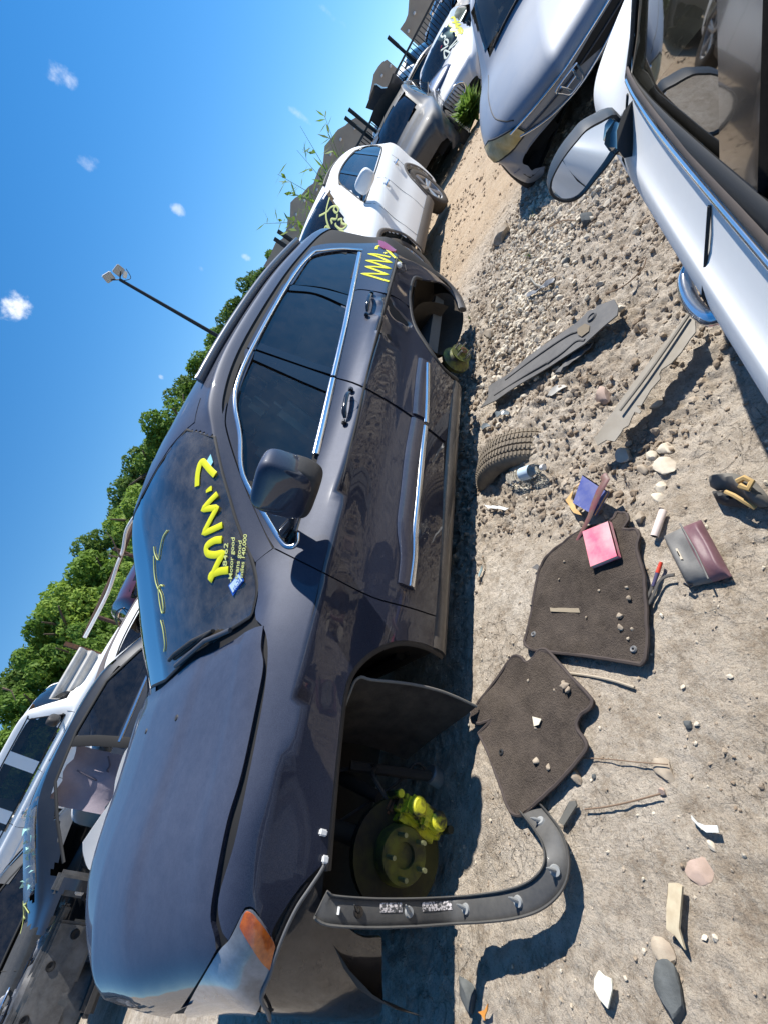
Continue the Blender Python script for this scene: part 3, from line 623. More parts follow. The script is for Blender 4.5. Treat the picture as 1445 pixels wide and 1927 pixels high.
# ---- interior
INT = mat('interior_dark', (.10,.11,.115), .8); SEATM = mat('seat_grey', (.32,.32,.29), .8, bump=(200,.2,.002))
ib = MB(); ib.box((2.2,.95,.32), (3.0,1.5,.08)); ib.box((.90,1.0,.80), (.34,1.36,.20), Matrix.Rotation(.15,3,'Y'), .06); ib.box((1.5,1.0,.5), (1.0,.26,.30), None, .04)
ib.build('cabin_floor_and_dash', INT, suv)
mb = MB().box((.82,.97,.85), (.50,1.26,.05), Matrix.Rotation(ROLL,3,'X'), .02); mb.build('dash_top', mat('dash_top_grey', (.30,.33,.33), .8, noise=(20,(.22,.25,.25),.2)), suv)
for k in range(9): MB().box((.66,.45+.13*k,.881+.0785*(.45+.13*k-.97)), (.05,.09,.006), Matrix.Rotation(ROLL,3,'X')).build('defrost_vent', DARKIN, suv, False)
def seat(x, y, dz=0, w=.5):
    s = MB().box((x, y, .52+dz), (.52, w, .16), Matrix.Rotation(.1,3,'Y'), .06).box((x+.30, y, .84+dz), (.14, w*.96, .62), Matrix.Rotation(.22,3,'Y'), .06).build('seat', SEATM, suv)
    MB().box((x+.38, y, 1.20+dz), (.11, .26, .18), Matrix.Rotation(.2,3,'Y'), .045).build('headrest', SEATM, s)
seat(1.45,.58); seat(1.45,1.36,.06); seat(2.45,.55,0,.55); seat(2.45,1.3,.06,.55)
MB().tube([XJ @ Vector((1.10+.05*math.sin(t), .58+.18*math.cos(t), .93+.17*math.sin(t))) for t in np.linspace(0, 2*math.pi, 25)], .016, 8, cap=False).build('steering_wheel', BLACKPL, suv)
MB().box(XJ @ Vector((1.10,.97,1.30)), (.03,.22,.07), None, .012).build('rear_view_mirror', BLACKPL, suv)
# ---- wheel wells and brakes
lin = MB()
def liner(cx, r0, y0, y1, a0, a1, zc, n=18):
    V = []; F = []
    for i in range(n+1):
        a = a0+(a1-a0)*i/n
        for y in (y0, (y0+y1)/2, y1): V.append((cx+r0*math.cos(a), y, zc+r0*math.sin(a)*.92))
    for i in range(n):
        for k in (0,1): F.append((i*3+k, i*3+k+1, (i+1)*3+k+1, (i+1)*3+k))
    return V, F
V, F = liner(.12, .52, .05, .75, 0, math.pi, .16); lin.add(V, F); lin.box((.12,.76,.35), (1.1,.02,.7))
lin.build('wheel_well', mat('liner_black', (.016,.015,.014), .75, dust=(.5,(.10,.085,.07)), bump=(30,.3,.006)), suv)
lin = MB(); V, F = liner(2.98, .47, .10, .8, .35, math.pi, .14); lin.add(V, F); lin.box((2.98,.80,.33), (1.1,.02,.7)); lin.build('wheel_well', MATS['liner_black'], suv)
MB().box((1.45,.95,.26), (1.7,1.5,.10), None, .03).box((2.9,1.0,.30),(1.2,.8,.14),None,.03).build('underbody', DARKIN, suv)
# splash liner torn out of the front arch, reaching the ground
edge = [z9(245,600),z9(285,480),z9(320,390),z9(345,330),z9(385,302),z9(440,318),z9(560,330),z9(700,348),z9(840,380),z9(950,420),z9(1080,480)]
E3 = [YP(*p, y) for p, y in zip([tuple(q) for q in crv(edge, 3)], np.linspace(.04, .0, len(crv(edge, 3))))]
V = []; F = []
for p in E3:
    for k, (dx, dy, dz) in enumerate(((0,0,0),(-.02,.06,.0),(-.07,.22,.01),(-.14,.42,.02))): V.append((p.x+dx, p.y+dy, max(p.z+dz, .01)))
for i in range(len(E3)-1):
    for k in range(3): F.append((i*4+k, i*4+k+1, (i+1)*4+k+1, (i+1)*4+k))
tl = mk('torn_splash_liner', V, F, mat('felt_liner', (.035,.030,.026), .9, bump=(120,.4,.004), noise=(14,(.07,.06,.05),.15)), suv, True)
MB().tube(E3, .005, 6).build('liner_edge', mat('liner_edge_grey', (.20,.19,.17), .7), tl)
# front brake: vented disc, hat, studs, caliper with splashed yellow
YB = mat('shaded_overspray_brake', (.012,.011,.010), .7, .2, noise=(7,(.05,.048,.010),.12), bump=(60,.3,.003)); CY = mat('yellow_caliper', (.62,.60,.03), .45, noise=(17,(.035,.035,.02),.06), bump=(45,.5,.006)); RUST = mat('rust_brown', (.16,.07,.03), .85, noise=(30,(.05,.03,.02),.2), bump=(80,.4,.003))  # disc base darkened for the wheel well's shade; its olive noise is overspray
hub = Vector(YP(744,1606,.20)); ax = Vector((-.10,-1,.06)).normalized()
rt = MB().lathe(hub, ax, [(.0,-.02),(.085,-.02),(.155,-.02),(.157,-.012),(.157,-.004),(.14,-.004),(.14,.004),(.157,.004),(.157,.014),(.085,.014)], 48).build('brake_disc', YB, suv)
MB().lathe(hub, ax, [(.086,.013),(.083,.05),(.078,.062),(.036,.062),(.034,.050),(.0,.050)], 32).build('hub_hat', mat('olive_overspray', (.05,.048,.02), .6, .1, noise=(13,(.15,.15,.02),.10), bump=(60,.3,.003)), rt)
st = []
u = ax.orthogonal().normalized(); w = ax.cross(u)
for k in range(5):
    a = 2*math.pi*k/5+.35; c = hub+(u*math.cos(a)+w*math.sin(a))*.060; MB().tube([c+ax*.05, c+ax*.105], .007, 8).build('wheel_stud', mat('stud_steel', (.30,.32,.18), .4, .7), rt)
for k in range(30):
    a = 2*math.pi*k/30; c = hub+(u*math.cos(a)+w*math.sin(a))*.148
    st.append(c)
mbv = MB()
for c in st: mbv.box(c, (.006,.008,.02))
tag(mbv.build('cooling_vanes', DARKIN, rt), kind='stuff')
cal = hub + Vector((.105,-.035,-.045))
Rc = Matrix.Rotation(.30,3,'Y'); cm = MB(); cm.box(cal, (.085,.085,.19), Rc, .022); cm.box(cal+Vector((.012,-.052,.0)), (.06,.03,.15), Rc, .012); cm.box(cal+Rc@Vector((0,-.05,.0)), (.07,.035,.035), Rc, .01)
for dz in (-.045,.045): cm.lathe(cal+Rc@Vector((.012,-.06,dz)), (0,-1,0), [(.0,.022),(.022,.020),(.030,.012),(.032,-.01)], 18)
for dz in (-.11,.11): cm.tube([cal+Rc@Vector((.02,.03,dz)), cal+Rc@Vector((.02,-.05,dz))], .013, 8)
calo = cm.build('brake_caliper', CY, suv); MB().box(cal+Vector((.03,.03,.09)), (.08,.06,.03), Matrix.Rotation(.4,3,'Y'), .01).build('caliper_bracket', RUST, calo)
MB().tube([hub+Vector((.02,.10,0)), hub+Vector((.06,.22,.22)), hub+Vector((.02,.30,.42))], [.035,.03,.045], 10).build('suspension_knuckle', mat('dark_casting', (.05,.045,.04), .8), suv)
MB().tube([hub+Vector((.16,.10,.03)), hub+Vector((.22,.26,.10)), hub+Vector((.30,.48,.08))], [.02,.028,.03], 10).build('control_arm', MATS['dark_casting'], suv)
sh = YP(829,1467,.28); MB().lathe(sh, (.2,0,1), [(.0,-.05),(.033,-.05),(.036,-.045),(.036,.05),(.030,.055),(.0,.055)], 20).build('shock_canister', STEEL, suv)
MB().tube([sh+Vector((0,0,-.05)), sh+Vector((-.05,.05,-.12))], .012, 8).tube([sh+Vector((0,0,.05)), sh+Vector((-.02,.1,.35))], .02, 8).build('link_rod', MATS['dark_casting'], suv)
cl0 = hub+Vector((.03,.30,.10)); MB().tube([cl0+Vector((.055*math.cos(t), .055*math.sin(t), t*.0085)) for t in np.linspace(0, 34, 110)], .010, 6).build('coil_spring', mat('spring_dark', (.05,.05,.05), .5, .3), suv)
MB().tube([tuple(q) for q in crv([cal+Vector((.02,.02,.09)), cal+Vector((.10,.05,.16)), cal+Vector((.16,.18,.10)), cal+Vector((.10,.30,.28))], 6)], .008, 6).build('brake_hose', BLACKPL, suv)
MB().tube([tuple(q) for q in crv([sh+Vector((0,0,.05)), sh+Vector((.03,.0,.12)), sh+Vector((-.05,.06,.17)), hub+Vector((.05,.2,.15))], 6)], .006, 6).build('sensor_wire', BLACKPL, suv)
# rear hub
hb = Vector(YP(868,664,.06)); ar = Vector((-.18,-1,.10)).normalized(); HM = mat('hub_yellow', (.22,.24,.05), .6, .3, noise=(25,(.05,.05,.05),.15))
rh = MB().lathe(hb, ar, [(.0,-.10),(.10,-.10),(.105,-.07),(.085,-.065),(.05,-.03),(.072,-.012),(.076,0),(.030,.003),(.028,.028),(.0,.030)], 32).build('rear_hub', HM, suv)
u = ar.orthogonal().normalized(); w = ar.cross(u)
for k in range(5):
    a = 2*math.pi*k/5; c = hb+(u*math.cos(a)+w*math.sin(a))*.052; MB().tube([c, c+ar*.05], .0065, 8).build('wheel_stud', STEEL, rh)
MB().lathe(hb, ar, [(.028,.002),(.027,.03),(.012,.032),(.010,.02),(.0,.02)], 16).build('hub_rust', RUST, rh)
MB().tube([hb-ar*.08, hb-ar*.5+Vector((.1,0,.05))], .05, 10).build('axle', MATS['dark_casting'], suv)
RB = [z5(1052,255),z5(1100,280),z5(1165,318),z5(1225,372),z5(1265,425),z5(1286,480)]
strip('rear_bumper_edge', [(YP(*tuple(q), .10+.0*i), Vector((-.2,-1,.1)).normalized()) for i, q in enumerate(crv(RB, 4))], .075, .05, mat('bumper_navy_dusty', (.05,.052,.06), .45, .2, .5, dust=(.6,(.25,.22,.19))), suv, 0)
hd_ = [(a+.012, b) for a, b in wtop]+[(1.42,.97),(1.46,.66),(1.52,.40),(1.36,.40)]
panel('roof_header', JS, [XJ @ Vector((a, b, 1.5)) for a, b in [(1.225,.97),(1.27,.66),(1.335,.47),(1.35,.42),(1.50,.42),(1.46,.66),(1.44,.97)]], BZ, PAINT, suv, .04, off=.001, thick=.01)
panel('roof_header', JS, [XJ @ Vector((a, 1.94-b, 1.5)) for a, b in [(1.225,.97),(1.27,.66),(1.335,.47),(1.35,.42),(1.50,.42),(1.46,.66),(1.44,.97)]], BZ, PAINT, suv, .04, off=.001, thick=.01)
wl_ = [tuple(q) for q in crv([z5(1062,325),z5(1120,322),z5(1185,335),z5(1245,392),z5(1278,450),z5(1290,510),z5(1285,570),z5(1262,640),z5(1215,700),z5(1150,690),z5(1085,600),z5(1050,520),z5(1045,420),z5(1062,325)], 4)]
P2 = [(p.x, p.z) for p in (YP(*q, .16) for q in wl_)]; V2, F, E = slice_poly(P2, .05); B_ = np.array(P2); V = []
for a, b in V2: dd = min(np.hypot(*(B_-[a,b]).T)); V.append((a, .16+min(.30, dd*2.2), b))
mk('wheel_well_liner', V, [tuple(f) for f in F], mat('brown_liner', (.035,.028,.022), .85, dust=(.5,(.12,.10,.08)), bump=(40,.4,.006)), suv, True)
# ---- writing on the car
def stroke(name, castf, pts, w, m, parent, n=6, lift=.002, hgt=.004):
    pn = [castf(*p) for p in resample(crv(pts, n), 3.0)]; return strip(name, pn, w, hgt, m, parent, lift)
WSC = JP
for pts, w in (([z4(497,622),z4(500,560),z4(512,505),z4(528,488),z4(545,505),z4(570,535),z4(596,560)], .030), ([z4(560,632),z4(562,640),z4(562,652)], .036),
               ([z4(608,662),z4(608,662),z4(565,705),z4(528,748),z4(528,748),z4(570,742),z4(606,738),z4(606,738),z4(572,800),z4(532,878),z4(532,878),z4(580,858),z4(635,832)], .027),
               ([z4(632,912),z4(590,918),z4(550,948),z4(552,985),z4(590,995),z4(640,985),z4(640,985),z4(605,1050),z4(568,1135),z4(568,1135),z4(575,1105),z4(620,1085),z4(668,1078)], .030)):
    stroke('sprayed_marking', WSC, pts, w, YELLOWP, windscreen)
for pts in ([z4(335,862),z4(312,900),z4(298,960),z4(286,1022),z4(268,990),z4(262,950)], [z4(312,1165),z4(300,1160),z4(288,1180),z4(292,1240),z4(303,1300),z4(310,1310),z4(314,1280),z4(306,1220),z4(292,1185)], [z4(262,1000),z4(264,1080),z4(272,1140),z4(285,1180)], [z4(300,1350),z4(312,1400),z4(322,1480),z4(318,1520)]):
    stroke('chalk_mark', WSC, pts, .0075, YELLOWC, windscreen)
for s_, o_, e_, h_ in (('8462', (428.5,1066), (431,1022), 8), ('-Motor good', (438,1096), (443,1012), 7), ('trans good', (449,1090), (456,1018), 7), ('miles 140,000', (458,1088), (466,1006), 7)):
    text_on('chalk_writing', WSC, s_, o_, e_, YELLOWC, windscreen, h_)
def decal(pts, m, parent, lift, name, castf=None):
    castf = castf or WSC; P = [castf(*p) for p in pts]; return mk(name, [p+n*lift for p, n in P]+[p+n*(lift-.001) for p, n in P], [tuple(range(len(P))), tuple(range(2*len(P)-1, len(P)-1, -1))], m, parent, False)
BLUES = mat('sticker_blue', (.02,.12,.55), .5)
decal([z4(668,1160),z4(730,1085),z4(752,1135),z4(692,1218)], BLUES, windscreen, .002, 'inspection_sticker')
decal([z4(674,1162),z4(726,1100),z4(744,1136),z4(694,1200)], mat('sticker_paper', (.62,.78,.85), .5), windscreen, .0035, 'inspection_sticker')
text_on('inspection_sticker_text', WSC, '05-27', z4(712,1190), z4(742,1128), BLUES, windscreen, 6.5, .005)
decal([z4(548,488),z4(571,448),z4(584,490),z4(570,516)], mat('toll_tag', (.35,.72,.80), .5), windscreen, .002, 'toll_tag')
for pts in ([z5(925,342),z5(925,342),z5(860,322),z5(792,303),z5(792,303),z5(860,304),z5(918,308),z5(918,308),z5(860,285),z5(812,268),z5(812,268),z5(870,270),z5(930,278),z5(930,278),z5(870,255),z5(815,238),z5(815,238),z5(870,240),z5(935,248),z5(935,248),z5(880,222),z5(826,205),z5(826,205),z5(870,208),z5(930,222)], [z5(905,198),z5(912,204)], [z5(862,182),z5(868,168),z5(890,166),z5(915,185),z5(945,215),z5(985,250)]):
    stroke('sprayed_marking', JP, pts, .022, YELLOWP, quarter)
# ============================================================ ground
def perlin(x, y, seed=0):
    r = np.random.default_rng(seed); perm = r.permutation(512); ang = r.random(512)*2*np.pi; gx, gy = np.cos(ang), np.sin(ang)
    xi = np.floor(x).astype(int); yi = np.floor(y).astype(int); xf = x-xi; yf = y-yi
    def g(ix, iy, fx_, fy_):
        h = perm[(perm[ix % 512]+iy) % 512]; return gx[h]*fx_+gy[h]*fy_
    u = xf*xf*xf*(xf*(xf*6-15)+10); v = yf*yf*yf*(yf*(yf*6-15)+10)
    a = g(xi, yi, xf, yf); b = g(xi+1, yi, xf-1, yf); c = g(xi, yi+1, xf, yf-1); d = g(xi+1, yi+1, xf-1, yf-1)
    return (a+(b-a)*u)+((c+(d-c)*u)-(a+(b-a)*u))*v
def fbm(x, y, o, seed=0, gain=.5):
    s = 0; a = 1; f = 1
    for i in range(o): s = s+a*perlin(x*f, y*f, seed+i); a *= gain; f *= 2.03
    return s
def sst(a, b, x): t = np.clip((x-a)/(b-a), 0, 1); return t*t*(3-2*t)
def rough_mask(x, y):
    """1 where the clay is broken into clods, 0 where it is trodden flat"""
    m = sst(.75, 1.3, x+.25*perlin(x*2.1, y*2.1, 91)) * (1-.75*sst(4.3, 5.2, x+(-y)*.0-(y+.2)*-1.2))
    m = np.maximum(m, .30*sst(-.9, -.3, -np.abs(x-.2)-0*y)); return np.clip(m+.35*perlin(x*1.3+7, y*1.3, 92), .12, 1)
def ground_h(x, y):
    x = np.asarray(x, float); y = np.asarray(y, float); near = np.exp(-((np.maximum(np.abs(x-2.5)-4, 0))**2+(np.maximum(np.abs(y+.5)-2.5, 0))**2)/4)
    m = rough_mask(x, y)
    h = .030*fbm(x*1.3, y*1.3, 3, 5)
    cl = np.abs(fbm(x*9, y*9, 3, 11)); h = h+m*near*(.020*fbm(x*5, y*5, 3, 21)+.034*(.32-cl))
    h = h+near*(.0115*fbm(x*26, y*26, 4, 31, .62)*(.45+m)) + m*near*.010*np.maximum(0, perlin(x*22, y*22, 41))**.7
    h = h-.030*near*m
    h = h+.04*np.exp(-((x-7.5)**2/4+(y-2.2)**2/3)) - .06*np.exp(-((x-5.2)**2/4+(y+2.5)**2/2))
    # rut along the sunny edge of the row, bank at the half buried tyre
    h = h+.05*np.exp(-((x-1.75)**2/.10+(y+.30)**2/.05))*1.0
    flat = np.exp(-(((x-.35)/.55)**2+((y+.35)/.42)**2)); return h*(1-.55*flat)
def GH(x, y): return float(ground_h(np.array([x]), np.array([y]))[0])
def grow_lines(a, b, d, lo, hi, q=1.18):
    c = list(np.arange(a, b+1e-9, d)); s = d; p = a; L_ = []
    while p > lo: s *= q; p -= s; L_.append(p)
    s = d; p = b; R_ = []
    while p < hi: s *= q; p += s; R_.append(p)
    return np.array(L_[::-1]+c+R_)
gxl = grow_lines(-1.1, 5.2, .0125, -700, 900); gyl = grow_lines(-1.5, .5, .0125, -700, 900)
GX, GY = np.meshgrid(gxl, gyl, indexing='ij'); GZ = ground_h(GX, GY)
A_, B_ = GX.shape; I_ = np.arange(A_*B_).reshape(A_, B_)
Q_ = np.stack([I_[:-1,:-1], I_[1:,:-1], I_[1:,1:], I_[:-1,1:]], -1).reshape(-1,4)
def dirt_mat():
    m = bpy.data.materials.new('dry_clay'); m.use_nodes = True; nt = m.node_tree; N = nt.nodes; L = nt.links; b = N['Principled BSDF']; b.inputs['Roughness'].default_value = .95; b.inputs['Specular IOR Level'].default_value = .2
    tc = N.new('ShaderNodeTexCoord')
    def nz(s, d=6, r=.6, dist=0): n = N.new('ShaderNodeTexNoise'); n.inputs['Scale'].default_value = s; n.inputs['Detail'].default_value = d; n.inputs['Roughness'].default_value = r; n.inputs['Distortion'].default_value = dist; L.new(tc.outputs['Object'], n.inputs['Vector']); return n.outputs[0]
    def mr(v, a, b_, c=0, d=1): n = N.new('ShaderNodeMapRange'); n.inputs[1].default_value = a; n.inputs[2].default_value = b_; n.inputs[3].default_value = c; n.inputs[4].default_value = d; L.new(v, n.inputs[0]); return n.outputs[0]
    def mix(f, c1, c2):
        n = N.new('ShaderNodeMix'); n.data_type = 'RGBA'
        for k, c in ((6, c1), (7, c2)):
            if isinstance(c, tuple): n.inputs[k].default_value = (*c, 1)
            else: L.new(c, n.inputs[k])
        L.new(f, n.inputs[0]); return n.outputs[2]
    c = mix(mr(nz(1.7, 8, .7), .35, .65), (.47,.395,.31), (.63,.56,.47))
    c = mix(mr(nz(11, 9, .75), .48, .70), c, (.27,.21,.15))
    c = mix(mr(nz(4.2, 9, .75), .50, .66, 0, .5), c, (.33,.26,.185)); c = mix(mr(nz(27, 8, .8), .50, .66, 0, .6), c, (.24,.185,.13))
    c = mix(mr(nz(70, 4, .7), .52, .72, 0, .55), c, (.60,.55,.46))
    c = mix(mr(nz(230, 2, .6), .56, .72, 0, .6), c, (.17,.13,.095))
    at = N.new('ShaderNodeAttribute'); at.attribute_name = 'tan'; c = mix(at.outputs['Fac'], c, mix(mr(nz(6, 7, .7), .35, .65), (.46,.33,.21), (.56,.44,.31)))
    L.new(c, b.inputs['Base Color'])
    vo = N.new('ShaderNodeTexVoronoi'); vo.feature = 'DISTANCE_TO_EDGE'; vo.inputs['Scale'].default_value = 15
    wv = N.new('ShaderNodeTexNoise'); wv.inputs['Scale'].default_value = 9; wv.inputs['Detail'].default_value = 4; L.new(tc.outputs['Object'], wv.inputs['Vector'])
    va = N.new('ShaderNodeVectorMath'); va.operation = 'MULTIPLY_ADD'; va.inputs[1].default_value = (.14,.14,.14); L.new(wv.outputs['Color'], va.inputs[0]); L.new(tc.outputs['Object'], va.inputs[2]); L.new(va.outputs[0], vo.inputs['Vector'])
    crack = N.new('ShaderNodeMath'); crack.operation = 'MULTIPLY'; L.new(mr(vo.outputs['Distance'], .0, .05, 0, 1), crack.inputs[0]); crack.inputs[1].default_value = 1
    msk = mr(nz(2.3, 3, .5), .50, .62); cm = N.new('ShaderNodeMix'); cm.data_type = 'FLOAT'; L.new(msk, cm.inputs[0]); cm.inputs[2].default_value = 1.0; L.new(crack.outputs[0], cm.inputs[3])
    b1 = N.new('ShaderNodeBump'); b1.inputs['Strength'].default_value = .8; b1.inputs['Distance'].default_value = .012; L.new(cm.outputs[0], b1.inputs['Height'])
    b2 = N.new('ShaderNodeBump'); b2.inputs['Strength'].default_value = .9; b2.inputs['Distance'].default_value = .024; L.new(nz(48, 8, .68), b2.inputs['Height']); L.new(b1.outputs[0], b2.inputs['Normal'])
    b3 = N.new('ShaderNodeBump'); b3.inputs['Strength'].default_value = .6; b3.inputs['Distance'].default_value = .006; L.new(nz(190, 4, .7), b3.inputs['Height']); L.new(b2.outputs[0], b3.inputs['Normal']); L.new(b3.outputs[0], b.inputs['Normal'])
    return m
DIRT = dirt_mat()
ground = tag(mk('ground', np.stack([GX, GY, GZ], -1).reshape(-1,3), Q_, DIRT), kind='structure')
ta = ground.data.attributes.new('tan', 'FLOAT', 'POINT')
tv = sst(4.4, 5.6, GX+GY*.8+.3*perlin(GX*1.5, GY*1.5, 61))*.8
ta.data.foreach_set('value', tv.ravel().astype(np.float32))

# ---- loose clods and gravel (uncountable)
def rock_shape(seed, sub=1, flat=.7, rough=.28):
    bm = bmesh.new(); bmesh.ops.create_icosphere(bm, subdivisions=sub, radius=1.0); r = np.random.default_rng(seed)
    pl = [(v/np.linalg.norm(v), .50+.30*r.random()) for v in r.normal(size=(14,3))]
    V = []
    for v in bm.verts:
        p = np.array(v.co)
        for n, d in pl:
            k = p@n
            if k > d: p = p-n*(k-d)*.96
        p = p*(1+rough*(r.random()-.5)); V.append(p*[1, .82, flat])
    F = np.array([[q.index for q in f.verts] for f in bm.faces]); bm.free(); return np.array(V), F
def scatter(name, pos, size, m, sub, label, seed=1, sink=.25, cat='gravel'):
    sh = [rock_shape(seed*50+i, sub) for i in range(9)]; r = np.random.default_rng(seed); Vs = []; Fs = []; b = 0; F0 = sh[0][1]; n = len(pos)
    z = ground_h(pos[:,0], pos[:,1]); th = r.random(n)*6.283; ti = (r.random((n,2))-.5)*.8
    for k in range(9):
        idx = np.where(np.arange(n) % 9 == k)[0]
        if not len(idx): continue
        V0 = sh[k][0]; c, s_ = np.cos(th[idx]), np.sin(th[idx]); sz = size[idx]
        X = V0[None,:,0]*c[:,None]-V0[None,:,1]*s_[:,None]; Y = V0[None,:,0]*s_[:,None]+V0[None,:,1]*c[:,None]; Z = V0[None,:,2]+X*ti[idx,0][:,None]+Y*ti[idx,1][:,None]
        P = np.stack([X*sz[:,None]+pos[idx,0][:,None], Y*sz[:,None]+pos[idx,1][:,None], Z*sz[:,None]+(z[idx]+sz*(.55-sink*1.2))[:,None]], -1)
        Vs.append(P.reshape(-1,3)); Fs.append((sh[k][1][None]+(np.arange(len(idx))*len(V0))[:,None,None]+b).reshape(-1,3)); b += len(idx)*len(V0)
    o = mk(name, np.concatenate(Vs), np.concatenate(Fs), m, None, sub > 1); return tag(o, label, cat, kind='stuff')
def rand_xy(n, x0, x1, y0, y1, f=None, seed=3):
    r = np.random.default_rng(seed); x = x0+(x1-x0)*r.random(n); y = y0+(y1-y0)*r.random(n)
    if f is not None: k = r.random(n) < f(x, y); x = x[k]; y = y[k]
    return np.stack([x, y], 1)
CLOD = mat('clay_clod', (.44,.37,.29), .95, spec=.2, noise=(5,(.25,.19,.135),.12), bump=(90,.6,.004))
PALE = mat('pale_limestone', (.72,.65,.53), .9, spec=.2, noise=(9,(.46,.39,.30),.16), bump=(70,.5,.004))
GREYR = mat('dark_grey_stone', (.13,.14,.14), .85, noise=(20,(.06,.065,.065),.2), bump=(60,.5,.004))
P_ = rand_xy(34000, -.7, 5.2, -1.5, .25, lambda x, y: .05+.85*np.maximum(0, rough_mask(x, y)-.08)*(.25+1.3*np.clip(fbm(x*3, y*3, 2, 71)+.3, 0, 1))); r_ = np.random.default_rng(4)
scatter('loose_clods', P_, .0028+.022*r_.random(len(P_))**4.5*np.clip(rough_mask(P_[:,0], P_[:,1])*1.7-.22, .24, 1), CLOD, 1, 'loose crumbs and clods of brown clay strewn over the bare ground', 1, cat='clods')
grv = lambda x, y: np.clip(1.5*np.exp(-((x-3.25)**2/.75+(y+.36-(x-3.2)*.02)**2/.055))+.8*np.exp(-((x-3.9)**2/.5+(y+.85)**2/.09)), 0, 1)*np.clip(.5+1.4*perlin(x*4, y*4, 77), .15, 1)
P_ = rand_xy(17000, 1.9, 5.2, -1.3, .2, grv, 8); scatter('pale_gravel', P_, .010+.026*r_.random(len(P_))**1.8, PALE, 1, 'pale limestone gravel spread beside the SUV rear wheel', 2, .3)
P_ = rand_xy(1700, -.6, 5.2, -1.5, .1, None, 12); scatter('pale_pebbles', P_, .002+.008*r_.random(len(P_))**3, PALE, 1, 'small pale pebbles scattered through the clay', 5, .3)
P_ = rand_xy(22000, 3.2, 14, -2.5, 2.0, lambda x, y: np.clip(.18+1.6*fbm(x*1.1, y*1.1, 3, 5), .03, 1), 13); scatter('far_clods', P_, .004+.030*r_.random(len(P_))**5, mat('tan_clod', (.46,.36,.26), .95, spec=.2, noise=(5,(.34,.26,.18),.12)), 1, 'clods along the dirt lane past the silver sedan', 6, .3, cat='clods')

# ---- stones one can point at
def stone(px, py, wpx, m, label, seed, flat=.6, elong=1.0, ang=0., name='stone', cat='stone', group=None, sink=.3):
    p = G(px, py); d = (p-Vector(CAM)).length; r = wpx/FPX*d*.5*.9
    # widen by the obliqueness of the lens
    V, F = rock_shape(seed, 3, flat, .07); V = V*np.array([elong, 1, 1]); c, s_ = math.cos(ang), math.sin(ang)
    p = G(px, py, GH(p.x, p.y)+r*flat*.3)
    z = GH(p.x, p.y)
    W_ = np.stack([V[:,0]*c-V[:,1]*s_, V[:,0]*s_+V[:,1]*c, V[:,2]], 1)*r
    o = bpy.data.objects.new(name, None); bpy.data.objects.remove(o)
    o = mk(name, W_, F, m, None, True); autosmooth(o, 28); o.location = (p.x, p.y, z+r*flat*(.75-sink)); return tag(o, label, cat, group)
z8 = lambda a, b: (850+a/2.4286, 550+b/2.4286)
z7 = lambda a, b: (850+a/2.4084, b/2.4084)
z3 = lambda a, b: (880+a/2.5575, 1200+b/2.5575)
TANR = mat('tan_stone', (.46,.39,.30), .9, noise=(16,(.30,.24,.18),.15), bump=(60,.5,.004)); PINKR = mat('pinkish_stone', (.48,.36,.30), .9, noise=(16,(.38,.28,.22),.15), bump=(60,.4,.003))
for a in (
 (940,436,62,TANR,'big wedge shaped tan stone half buried in front of the silver sedan',101,.55,1.5,.3),
 (1104,414,34,GREYR,'dark grey angular stone on the gravel left of the door mirror',102,.7,1.3,.2),
 (1175,855,44,PALE,'large pale knobbly stone beside the jagged end of the torn metal sheet',103,.6,1.0,.0),
 (1249,844,34,PALE,'pale rounded stone right of the large knobbly stone',104,.6,1.2,.5),
 (1223,859,30,PALE,'pale blocky stone between two larger pale stones',105,.7,1.0,.1),
 (1247,877,48,PALE,'long flat pale stone below the group by the torn metal sheet',106,.4,1.5,.8),
 (1208,882,30,TANR,'flat tan stone at the left end of the long pale stone',107,.5,1.1,.3),
 (1241,917,32,PALE,'oval pale stone on dark clods above the white tube',108,.5,1.2,.6),
 (1235,938,28,PALE,'flat pale stone just under the oval stone above the white tube',109,.4,1.3,.4),
 (1204,973,26,TANR,'yellowish stone beside the top tab of the floor mat',110,.6,1.1,.2),
 (1233,759,28,PALE,'oval pale stone in the shadow notch beside the torn metal sheet',111,.6,1.2,1.2),
 (1171,584,22,PALE,'pale stone touching the wide end of the black plastic shield',112,.7,1.1,.3),
 (1132,744,46,PINKR,'broad pinkish grey lump of clay above the torn metal sheet',113,.5,1.2,.2),
 (1048,603,22,PALE,'cream stone standing out of the gravel left of the slotted plastic',114,.6,1.1,.9),
 (945,660,22,PALE,'round cream stone just below the rear hub',115,.7,1.0,.2),
 (922,632,26,TANR,'brown clod near the wheel studs of the rear hub',116,.8,1.1,.2),
 (1250,1447,46,TANR,'flat sandy stone set level with the trodden clay',117,.22,1.1,.2),
 (1246,1489,17,PINKR,'small round pinkish pebble beside the flat sandy stone',118,.8,1.0,.2),
 (1318,1643,52,PINKR,'flat pinkish stone with a brown spot near the bark strip',119,.2,1.1,.5),
 (1251,1795,42,TANR,'round brownish stone at the end of the pale bark strip',120,.35,1.1,.5),
 (1266,1868,60,GREYR,'dark grey slab of stone at the bottom of the picture',121,.35,1.1,.2),
 (882,1868,40,GREYR,'dark stone next to the orange leaf in the bottom shadow',122,.4,1.4,.9),
 (1117,1461,12,GREYR,'small dark pebble beside the lower floor mat',123,.8,1.0,.2),
 (1085,1462,28,CLOD,'brown crumbly clod against the edge of the lower floor mat',124,.7,1.1,.2),
 (1296,1363,18,GREYR,'bluish grey pebble right of the lower floor mat',125,.6,1.2,.4),
 (1066,494,18,GREYR,'small black stone in the middle of the gravel',126,.8,1.2,1.2),
 (1337,1590,16,PALE,'small pale pebble near the white plastic scrap',127,.6,1.3,.4)):
    stone(*a)
